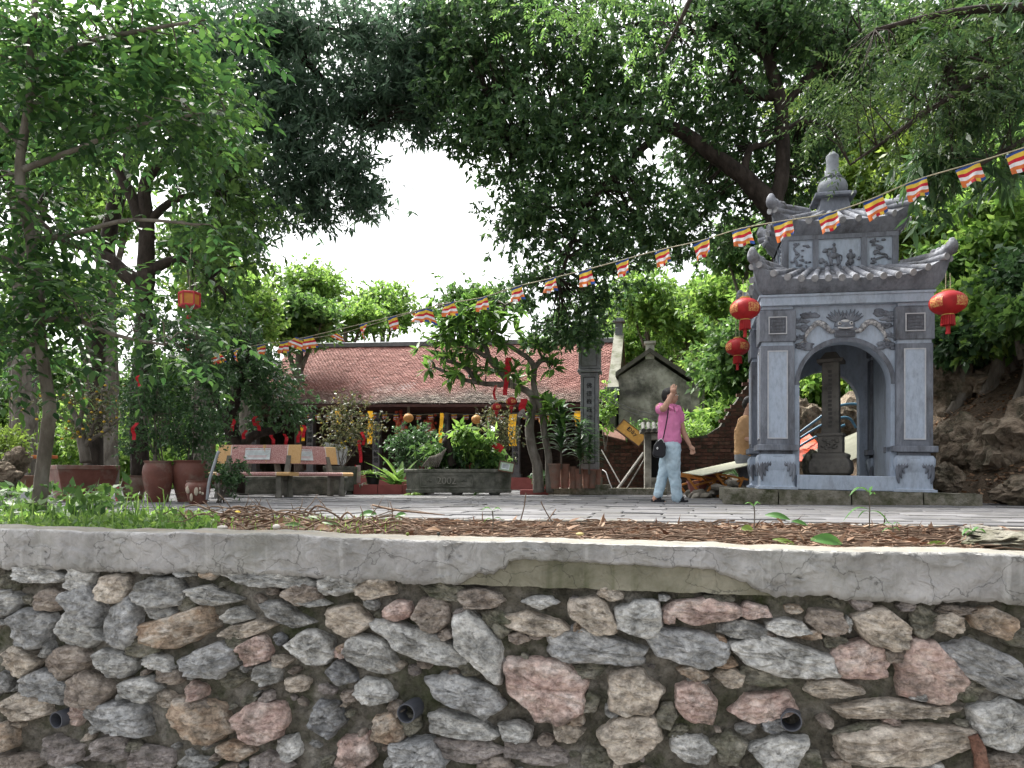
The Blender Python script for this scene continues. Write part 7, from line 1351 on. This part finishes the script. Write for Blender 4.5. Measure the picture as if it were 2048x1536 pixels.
# seedlings
def seedling(label, u, v, vt, d, leaves, seed):
    rr = random.Random(seed); base = at(u, v, d); h = px(v - vt, d); t = thing('seedling', label, 'plant', base, 0, 'seedlings in the bed'); b = MB(); b.tube(spline([(0, 0, -.02), (.004, 0, h * .5), (0, 0, h)], 4), [.004] * 9, 5); b.build('stem', M_bark2, t)
    for i, (f, dx, dz, L_, w) in enumerate(leaves):
        b = MB(); p0 = V(0, 0, h * f); e = p0 + V(dx, rr.uniform(-.03, .03), dz); n = 6; vv = []
        for k in range(n + 1):
            q = k / n; p = p0.lerp(e, q) + V(0, 0, .35 * abs(dx) * math.sin(math.pi * q) * .8); ww = w / 2 * math.sin(math.pi * min(.97, .05 + q * .92)); vv += [(p.x, p.y - ww, p.z + ww * .3), (p.x, p.y, p.z), (p.x, p.y + ww, p.z + ww * .3)]
        b.add(vv, [x for k in range(n) for x in ((3 * k, 3 * k + 1, 3 * k + 4, 3 * k + 3), (3 * k + 1, 3 * k + 2, 3 * k + 5, 3 * k + 4))]); b.build('leaf', LM['big'], t, smooth=180)
seedling('tall seedling with drooping leaves in front of the pavilion plinth', 1738, 1062, 985, 4.6, [(1.0, -.13, -.02, 0, .05), (.9, .05, .01, 0, .04), (.55, -.15, -.07, 0, .035), (.5, .12, -.08, 0, .03), (.95, .02, .05, 0, .04), (.5, -.07, -.04, 0, .03)], 1)
seedling('tiny seedling with fan leaves left of the plinth corner', 1508, 1050, 1012, 4.7, [(1.0, -.05, .01, 0, .03), (1.0, .05, .01, 0, .03), (1.0, .02, .03, 0, .03), (.9, -.03, .02, 0, .025)], 2); seedling('small seedling in the middle of the litter', 985, 1058, 1022, 4.6, [(1, -.07, 0, 0, .04), (1, .06, .0, 0, .04), (.5, .07, -.01, 0, .03), (.5, -.06, -.02, 0, .03), (.7, .0, .04, 0, .03)], 3); seedling('leafy seedling at the right end of the bed', 1945, 1085, 1062, 3.6, [(1, -.06, -.02, 0, .035), (1, .05, -.01, 0, .035), (.8, .03, .03, 0, .03), (.6, -.04, .0, 0, .03), (.7, .07, -.03, 0, .03)], 4); seedling('grey-green weed beside the tall seedling', 1785, 1072, 1050, 4.3, [(1, -.05, 0, 0, .02), (1, .05, .0, 0, .02), (.6, .05, -.01, 0, .02), (.6, -.05, -.02, 0, .02)], 5)
# small finds
def pebble(name, label, c, s, m, cat):
    b = MB(); b.ball((0, 0, 0), s, 10, 7); o = b.build(name, m, None, smooth=180); o.location = c; tag(o, label, cat); return o
pebble('yellow_blossom', 'yellow blossom lying on the brushwood heap', at(475, 1026, 5.0), (.022, .02, .016), plain('blossom_bright', (.6, .42, .02)), 'flower'); pebble('white_shell', 'white shell at the wall edge, left one', at(445, 1055, 4.05), (.03, .016, .012), plain('shell_white', (.6, .56, .5)), 'shell'); pebble('white_shell', 'white shell at the wall edge, right one', at(553, 1054, 4.05), (.022, .02, .016), plain('shell_white', (.6, .56, .5)), 'shell'); pebble('green_fruit', 'small green fruit on the cap', at(815, 1068, 3.68), (.009, .009, .009), plain('fruit_green', (.14, .17, .03)), 'fruit'); pebble('dark_fruit', 'small dark fruit on the cap', at(877, 1068, 3.66), (.009, .009, .009), plain('fruit_dark', (.02, .02, .015)), 'fruit'); pebble('yellow_fruit', 'small yellowish fruit on the cap edge', at(1160, 1068, 3.56), (.02, .014, .008), plain('fruit_yellow', (.4, .33, .14)), 'fruit')
rock('rough mossy stone filling the right end of the bed', 2020, 1082, 3.6, .45, .10, .4, 50, M_plinth, 'stones at the right end of the bed', 'bed_stone', 4); rock('pale broken concrete lump behind it', 1960, 1062, 4.3, .25, .06, .2, 51, M_captop, 'stones at the right end of the bed', 'bed_stone', 4)
b = MB(); b.tube(spline([wall.matrix_world @ V(0, 0, 0) if False else at(1945, 1470, 3.06), at(1958, 1500, 3.04), at(1968, 1560, 3.0)], 5), [.022 + .006 * fbm(k * .7, 3, 1) + .0008 * k for k in range(11)], 9); o = b.build('root_stub', mat('reddish_root', [(.09, .045, .03), (.17, .09, .065), (.26, .16, .12)], scale=16, bump=1.0, bscale=30, bdist=.03, rough=.95, speck=(40, .5, 1.4)), None, smooth=180); tag(o, 'reddish broken root sticking out low at the right of the stone wall', 'root')
b = MB(); b.lathe([(.03, 0), (.035, .10), (.015, .14), (.015, .2)], n=10); o = b.build('red_bottle', plain('bottle_pink', (.5, .08, .10)), None, smooth=50); o.location = gz(236, 10.4, 0); tag(o, 'small red plastic bottle standing between the planter and the jars', 'bottle')
b = MB(); b.lathe([(.11, 0), (.13, .16), (.135, .17), (.12, .17), (.11, .02)], n=18, cap=False); o = b.build('white_bucket', plain('bucket_white', (.55, .55, .58)), None, smooth=40); o.location = gz(56, 12.0, 0.0); tag(o, 'small white bucket near the garden rock at the left', 'bucket')
# ================================================================== PEOPLE
def tubes_remesh(name, parts, m, parent, voxel=.010, smooth=6, balls=(), loops=()):
    # parts: list of (points, radii[, flat]) ; merged to one continuous skin by voxel remesh
    b = MB()
    for q in parts:
        pts, rad = q[0], q[1]; p = spline(pts, 5); r = lerps(rad, len(p))
        b.tube(p, r, 14, flat=q[2] if len(q) > 2 else 1.0)
        b.ball(p[0], r[0] * .98, 12, 8); b.ball(p[-1], r[-1] * .98, 12, 8)
    for c, r in balls: b.ball(c, r, 16, 12)
    o = b.build(name, m, parent, smooth=180); rm = o.modifiers.new('r', 'REMESH'); rm.mode = 'VOXEL'; rm.voxel_size = voxel; rm.use_smooth_shade = True
    sm = o.modifiers.new('s', 'SMOOTH'); sm.iterations = smooth; sm.factor = .5; baked(o); o.data.polygons.foreach_set('use_smooth', [True] * len(o.data.polygons)); return o
def loft(name, rings, m, parent, n=26, cap=True, smooth=60, thick=0):
    # rings: (centre, rx, ry, rotz) ellipses stacked
    b = MB(); vv = []
    for c, rx, ry, rz in rings:
        for j in range(n):
            a = 6.28318 * j / n; x, y = rx * math.cos(a), ry * math.sin(a); vv.append((c[0] + x * math.cos(rz) - y * math.sin(rz), c[1] + x * math.sin(rz) + y * math.cos(rz), c[2]))
    k = len(rings); b.add(vv, [(i * n + j, i * n + (j + 1) % n, (i + 1) * n + (j + 1) % n, (i + 1) * n + j) for i in range(k - 1) for j in range(n)] + ([tuple(reversed(range(n))), tuple(range((k - 1) * n, k * n))] if cap else [])); o = b.build(name, m, parent, smooth=smooth)
    if thick: s = o.modifiers.new('t', 'SOLIDIFY'); s.thickness = thick; s.offset = 0
    return o
M_skin = mat('skin', [(.36, .20, .135), (.45, .265, .185)], scale=9, rough=.55, bump=.05, spec=.4); M_hair = mat('black_hair', [(.008, .007, .007), (.02, .017, .016)], scale=20, rough=.45, bump=.4, bscale=60, stretch=(6, 6, 1))
M_pinkc = mat('pink_polo', [(.60, .18, .36), (.68, .24, .43)], scale=5, rough=.85, bump=.35, bscale=18, bdist=.02); M_jean = mat('light_denim', [(.30, .42, .50), (.40, .52, .60), (.47, .58, .65)], scale=7, rough=.9, bump=.4, bscale=16, bdist=.025); M_blk = plain('black_leather', (.012, .012, .016), .45)
WD = 9.9; ws = WD / F
W0 = V(at(1340, 0, WD).x, WD, 0)
def wp(u, v, y=0.0): return V((u - 1340) * ws, y, EYE + (HY - v) * ws)
woman = thing('person', 'woman in pink polo and pale jeans walking right with one hand at her forehead', 'person', W0)
# skin: head, neck, both arms, hands and feet as one continuous body
hand1 = [([wp(1339, 790, -.17), wp(1340.5, 785, -.175)], [.026, .038], .55)]
for k, (du, ln) in enumerate(((-4.6, 9.6), (-1.5, 12.5), (1.6, 12.4), (4.7, 10.0))):
    hand1.append(([wp(1340.5 + du, 784, -.178), wp(1341.2 + du * 1.15, 784 - ln * .5, -.172), wp(1342.6 + du * 1.2, 784 - ln, -.155)], [.010, .009, .0078]))
hand1.append(([wp(1342, 788, -.17), wp(1345.5, 784.5, -.16), wp(1347, 780.5, -.15)], [.013, .011, .009]))
hand2 = [([wp(1378.5, 889, -.02), wp(1381, 894, -.02), wp(1382.5, 897, -.02)], [.026, .036, .034], .6)]
for k, (du, dv) in enumerate(((-4.2, 1.0), (-1.3, 2.2), (1.5, 1.8), (4.2, .2))):
    hand2.append(([wp(1382.5 + du * .8, 897, -.03), wp(1384.5 + du, 902 + dv, -.035), wp(1383 + du * 1.05, 907 + dv, -.045)], [.0095, .0085, .0075]))
hand2.append(([wp(1383, 893, -.03), wp(1386.5, 896.5, -.05), wp(1386, 900.5, -.055)], [.012, .0105, .009]))
body = tubes_remesh('body', [
    ([wp(1339, 816, .02), wp(1342, 808, .0), wp(1343, 800, -.01)], [.062, .052, .05]),
    ([wp(1318, 815, -.02), wp(1320, 819, -.09), wp(1323, 819, -.16)], [.055, .050, .046]), ([wp(1323, 819, -.16), wp(1331, 805, -.18), wp(1339, 790, -.17)], [.044, .037, .025]),
    ([wp(1358, 823, .05), wp(1363, 843, .06), wp(1368, 864, .04)], [.052, .045, .039]), ([wp(1368, 864, .04), wp(1373.5, 877, .01), wp(1378.5, 889, -.02)], [.038, .034, .025]),
    ([wp(1318, 985, .05), wp(1313, 994, .05), wp(1311, 999, .05)], [.036, .034, .036]), ([wp(1310, 1000.5, .05), wp(1320, 1002.5, .045), wp(1329, 1005, .04)], [.034, .036, .026], .6),
    ([wp(1352, 994, -.04), wp(1352, 1001, -.04)], [.034, .034]), ([wp(1351, 1002, -.04), wp(1360, 1003, -.055), wp(1369, 1005, -.07)], [.034, .036, .026], .6),
    ([wp(1340, 870, 0), wp(1340, 840, 0), wp(1338, 818, .01)], [.10, .11, .075]), ([wp(1340, 870, 0), wp(1344, 905, -.03), wp(1346.5, 945, -.05), wp(1352, 994, -.04)], [.09, .06, .045, .036]), ([wp(1340, 870, 0), wp(1336, 905, .05), wp(1329, 946, .06), wp(1318, 985, .05)], [.09, .06, .045, .036])] + hand1 + hand2, M_skin, woman, .0065, 3,
    balls=[(wp(1342.5, 791, -.01), (.076, .088, .098)), (wp(1345.5, 797.5, -.025), (.062, .066, .068)), (wp(1352.6, 793.5, -.055), (.014, .014, .016)), (wp(1349.5, 799.5, -.055), (.024, .024, .013)), (wp(1346.5, 803, -.04), (.035, .035, .02)), (wp(1334.5, 794, -.062), (.018, .012, .026))])
fd = V(.78, -.62, 0); fs_ = V(.62, .78, 0); hc = wp(1343, 792.5, -.012)
for sg in (-1, 1):
    e = hc + fd * .077 + fs_ * (sg * .030) + V(0, 0, .005); b = MB(); b.ball(e, (.013, .013, .008), 10, 7); ey = b.build('eye', plain('eye_white', (.6, .58, .55), .3), body, smooth=180); b = MB(); b.ball(e + fd * .008, (.006, .006, .006), 8, 6); b.build('iris', plain('iris_dark', (.015, .01, .008), .3), ey, smooth=180)
    b = MB(); b.tube([e + V(0, 0, .018) - fs_ * .016 + fd * .006, e + V(0, 0, .023) + fd * .010, e + V(0, 0, .018) + fs_ * .016 + fd * .006], [.003, .0042, .002], 6); b.build('eyebrow', M_hair, body)
b = MB(); b.tube([hc + fd * .078 - fs_ * .022 + V(0, 0, -.045), hc + fd * .086 + V(0, 0, -.045), hc + fd * .078 + fs_ * .022 + V(0, 0, -.045)], [.003, .0065, .003], 6); b.build('lips', plain('lip_red', (.30, .09, .08)), body, smooth=180)
tubes_remesh('hair', [([wp(1336, 800, .02), wp(1331.5, 793, .02), wp(1333, 785, .01)], [.035, .055, .06])], M_hair, body, .009, 6, balls=[(wp(1340.5, 786.5, .005), (.086, .096, .082)), (wp(1335, 792, .02), (.066, .082, .085)), (wp(1331, 797, .03), (.04, .05, .045))])
# polo shirt
shirt = tubes_remesh('polo_shirt', [([wp(1339, 882, 0), wp(1338.5, 862, 0), wp(1338.5, 845, 0), wp(1338, 830, .0), wp(1338, 819, .0)], [.160, .146, .150, .136, .085], 1.0),
    ([wp(1322, 817, -.0), wp(1319.5, 819, -.07), wp(1321, 820, -.12)], [.072, .070, .064]), ([wp(1353, 820, .02), wp(1359, 828, .05), wp(1362, 840, .06)], [.074, .068, .062]), ([wp(1322, 818, .0), wp(1338, 815, .01), wp(1354, 820, .03)], [.062, .060, .062])], M_pinkc, woman, .012, 5)
shirt.scale = (1, .86, 1)
cr = [(wp(1341.5, 815, 0), .074, .072, 0), (wp(1342, 810, -.005), .064, .062, 0), (wp(1342.2, 808.5, -.005), .063, .061, 0)]; loft('collar', cr, M_pinkc, shirt, 22, False, 60, .008)
b = MB(); b.add([tuple(wp(1346, 815, -.090)), tuple(wp(1351, 816, -.085)), tuple(wp(1352.5, 822, -.118)), tuple(wp(1348, 825.5, -.130))], [(0, 1, 2, 3)]); b.add([tuple(wp(1335, 813, -.08)), tuple(wp(1342, 813, -.092)), tuple(wp(1343, 821, -.128)), tuple(wp(1336, 818, -.115))], [(0, 1, 2, 3)]); o = b.build('collar_flap', M_pinkc, shirt); s = o.modifiers.new('t', 'SOLIDIFY'); s.thickness = .006
for k in range(2): b = MB(); b.ball(wp(1346.6 - k * .3, 822 + 4 * k, -.136), .0055, 8, 6); b.build('button', plain('button_white', (.6, .55, .58)), shirt, smooth=180)
# jeans: one garment, both legs
jeans = tubes_remesh('jeans', [([wp(1339, 884, 0), wp(1339.5, 893, 0), wp(1340, 903, 0)], [.132, .146, .148]), ([wp(1344, 900, -.04), wp(1345, 922, -.05), wp(1346.5, 945, -.05), wp(1350, 970, -.045), wp(1353, 996, -.04)], [.110, .098, .082, .075, .073]), ([wp(1336, 900, .05), wp(1333.5, 922, .06), wp(1329, 946, .06), wp(1323, 968, .055), wp(1318, 989, .05)], [.106, .092, .074, .066, .064])], M_jean, woman, .012, 4)
dj = jeans.modifiers.new('w', 'DISPLACE'); tx_ = bpy.data.textures.new('fold', 'CLOUDS'); tx_.noise_scale = .075; dj.texture = tx_; dj.strength = .030; dj.mid_level = .5; baked(jeans)
ds = shirt.modifiers.new('w', 'DISPLACE'); tx2 = bpy.data.textures.new('fold2', 'CLOUDS'); tx2.noise_scale = .085; ds.texture = tx2; ds.strength = .028; ds.mid_level = .5; baked(shirt)
# belt line, pocket edge and sleeve cuffs
b = MB(); b.tube(spline([wp(1330, 893, -.135), wp(1333, 898, -.142), wp(1331, 905, -.135)], 4), .004, 5); b.build('pocket_edge', M_jean, jeans, smooth=180)
for pts_ in ([wp(1349, 905, -.142), wp(1351, 925, -.135), wp(1352, 950, -.122), wp(1356, 980, -.108)],): b = MB(); b.tube(spline(pts_, 4), .0035, 5); b.build('seam', M_jean, jeans, smooth=180)
# sandals
for (u0, v0, y0, u1, v1, y1) in ((1304, 1006.5, .055, 1331, 1008.5, .04), (1347, 1008.5, -.035, 1373.5, 1009.5, -.075)):
    a, c = wp(u0, v0, y0), wp(u1, v1, y1); a.z = max(a.z, .02); c.z = max(c.z, .018); ax = (c - a).normalized(); sd = ax.cross(V(0, 0, 1)).normalized(); b = MB(); vv = []; n = 12
    for zz in (-.02, .016):
        for k in range(n): t = 6.283 * k / n; p = a.lerp(c, .5) + ax * (c - a).length / 2 * 1.04 * math.cos(t) + sd * .043 * math.sin(t) * (1 + .12 * math.cos(t)); vv.append((p.x, p.y, p.z + zz + (.006 if math.cos(t) < 0 else 0)))
    b.add(vv, [tuple(reversed(range(n))), tuple(range(n, 2 * n))] + [(k, (k + 1) % n, n + (k + 1) % n, n + k) for k in range(n)]); sn = b.build('sandal', M_blk, woman, bevel=.004)
    for f0, f1 in ((.42, .66), (.68, .44)): q0, q1 = a.lerp(c, f0) - sd * .044 + V(0, 0, .015), a.lerp(c, f1) + sd * .044 + V(0, 0, .015); b = MB(); b.tube(spline([q0, q0.lerp(q1, .5) + V(0, 0, .055), q1], 6), .014, 6, flat=1.0); b.build('strap', M_blk, sn, smooth=180)
# shoulder bag
bag = thing('shoulder_bag', 'small black shoulder bag hanging at the woman right hip', 'bag', W0); T = Matrix.Translation(wp(1314.5, 898, -.15)) @ Matrix.Rotation(R(8), 4, 'Y')
b = MB(); b.prism([(-.082, -.085), (-.055, -.118), (.055, -.118), (.086, -.08), (.078, .035), (.035, .118), (-.035, .118), (-.076, .035)], .07, T @ Matrix.Translation((0, -.035, 0))); b.build('bag_body', M_blk, bag, bevel=.015)
b = MB(); b.ball(T @ V(-.035, -.045, -.005), (.013, .01, .016), 10, 7); b.build('clasp', plain('chrome', (.6, .6, .6), .2), bag, smooth=180); b = MB(); b.tube(spline([T @ V(-.04, -.03, .09), T @ V(.0, -.035, .125), T @ V(.045, -.03, .08)], 5), .005, 6); b.build('zip', plain('chrome', (.6, .6, .6), .2), bag, smooth=180)
b = MB(); b.tube(spline([T @ V(.02, -.01, .10), wp(1323, 872, -.155), wp(1329, 842, -.152), wp(1332.5, 822, -.125), wp(1335, 813, -.04)], 6), .013, 6, flat=.35); b.build('strap', M_blk, bag, smooth=180)
# ---------------------------------------------------------------- man half hidden behind the pavilion
MD = 12.4; ms_ = MD / F; M0 = V(at(1490, 0, MD).x, MD, 0)
def mp(u, v, y=0.0): return V((u - 1490) * ms_, y, EYE + (HY - v) * ms_)
man = thing('person', 'man in tan shirt and grey trousers half hidden behind the pavilion left pier', 'person', M0)
M_tan = mat('tan_shirt', [(.36, .21, .10), (.44, .27, .14)], scale=5, rough=.9, bump=.4, bscale=16, bdist=.02); M_greyt = mat('grey_trousers', [(.13, .14, .16), (.19, .20, .225)], scale=6, rough=.9, bump=.3, bscale=18)
hb = []
for k, du in enumerate((-2.5, -.8, .8, 2.4)): hb.append(([mp(1497 + du, 882, -.2), mp(1499 + du, 886, -.21), mp(1500 + du, 889, -.2)], [.011, .010, .008]))
hb.append(([mp(1495, 881, -.21), mp(1497, 878, -.23), mp(1500, 877, -.23)], [.013, .011, .009]))
mb2 = tubes_remesh('body', [([mp(1493, 838, .02), mp(1496, 826, .0), mp(1497, 818, -.01)], [.07, .062, .06]), ([mp(1481, 846, -.06), mp(1482, 862, -.1), mp(1484, 876, -.1)], [.055, .05, .042]), ([mp(1484, 876, -.1), mp(1490, 880, -.17), mp(1496, 881, -.2)], [.042, .038, .028]), ([mp(1496, 881, -.2), mp(1499, 882, -.2)], [.03, .036], .6), ([mp(1490, 880, 0), mp(1490, 850, 0)], [.11, .12]), ([mp(1489, 880, 0), mp(1484, 930, -.03), mp(1486, 990, -.03)], [.1, .06, .04]), ([mp(1489, 880, 0), mp(1493, 930, .06), mp(1495, 990, .07)], [.1, .06, .04])] + hb, M_skin, man, .011, 5, balls=[(mp(1500, 808, 0), (.08, .095, .11)), (mp(1504, 815, -.03), (.062, .07, .07)), (mp(1510, 811, -.05), (.015, .015, .018)), (mp(1494, 811, -.08), (.015, .012, .028))])
tubes_remesh('hair', [([mp(1494, 816, .03), mp(1494, 806, .02)], [.05, .06])], M_hair, mb2, .011, 5, balls=[(mp(1498, 802, .01), (.092, .105, .085)), (mp(1493, 808, .03), (.065, .085, .075))])
sh2 = tubes_remesh('shirt', [([mp(1489, 908, 0), mp(1489, 885, 0), mp(1490, 862, 0), mp(1492, 842, 0)], [.165, .165, .172, .11]), ([mp(1485, 842, -.02), mp(1481, 850, -.06), mp(1481.5, 860, -.085)], [.08, .074, .07]), ([mp(1483, 842, 0), mp(1500, 842, .02)], [.065, .065])], M_tan, man, .013, 5)
d2 = sh2.modifiers.new('w', 'DISPLACE'); d2.texture = tx2; d2.strength = .025; d2.mid_level = .5; baked(sh2)
tr = tubes_remesh('trousers', [([mp(1488, 905, 0), mp(1488, 918, 0)], [.152, .158]), ([mp(1483.5, 918, -.03), mp(1485, 945, -.04), mp(1486, 985, -.03)], [.108, .088, .075]), ([mp(1493, 918, .06), mp(1494, 945, .07), mp(1495, 985, .07)], [.108, .088, .075])], M_greyt, man, .013, 5)
for u, y in ((1486, -.08), (1496, .02)):
    c_ = mp(u, 985, y); b = MB(); b.tube([(c_.x, c_.y + .06, .045), (c_.x + .05, c_.y - .06, .045), (c_.x + .09, c_.y - .14, .035)], [.042, .045, .03], 10); b.build('shoe', M_blk, man, smooth=60)
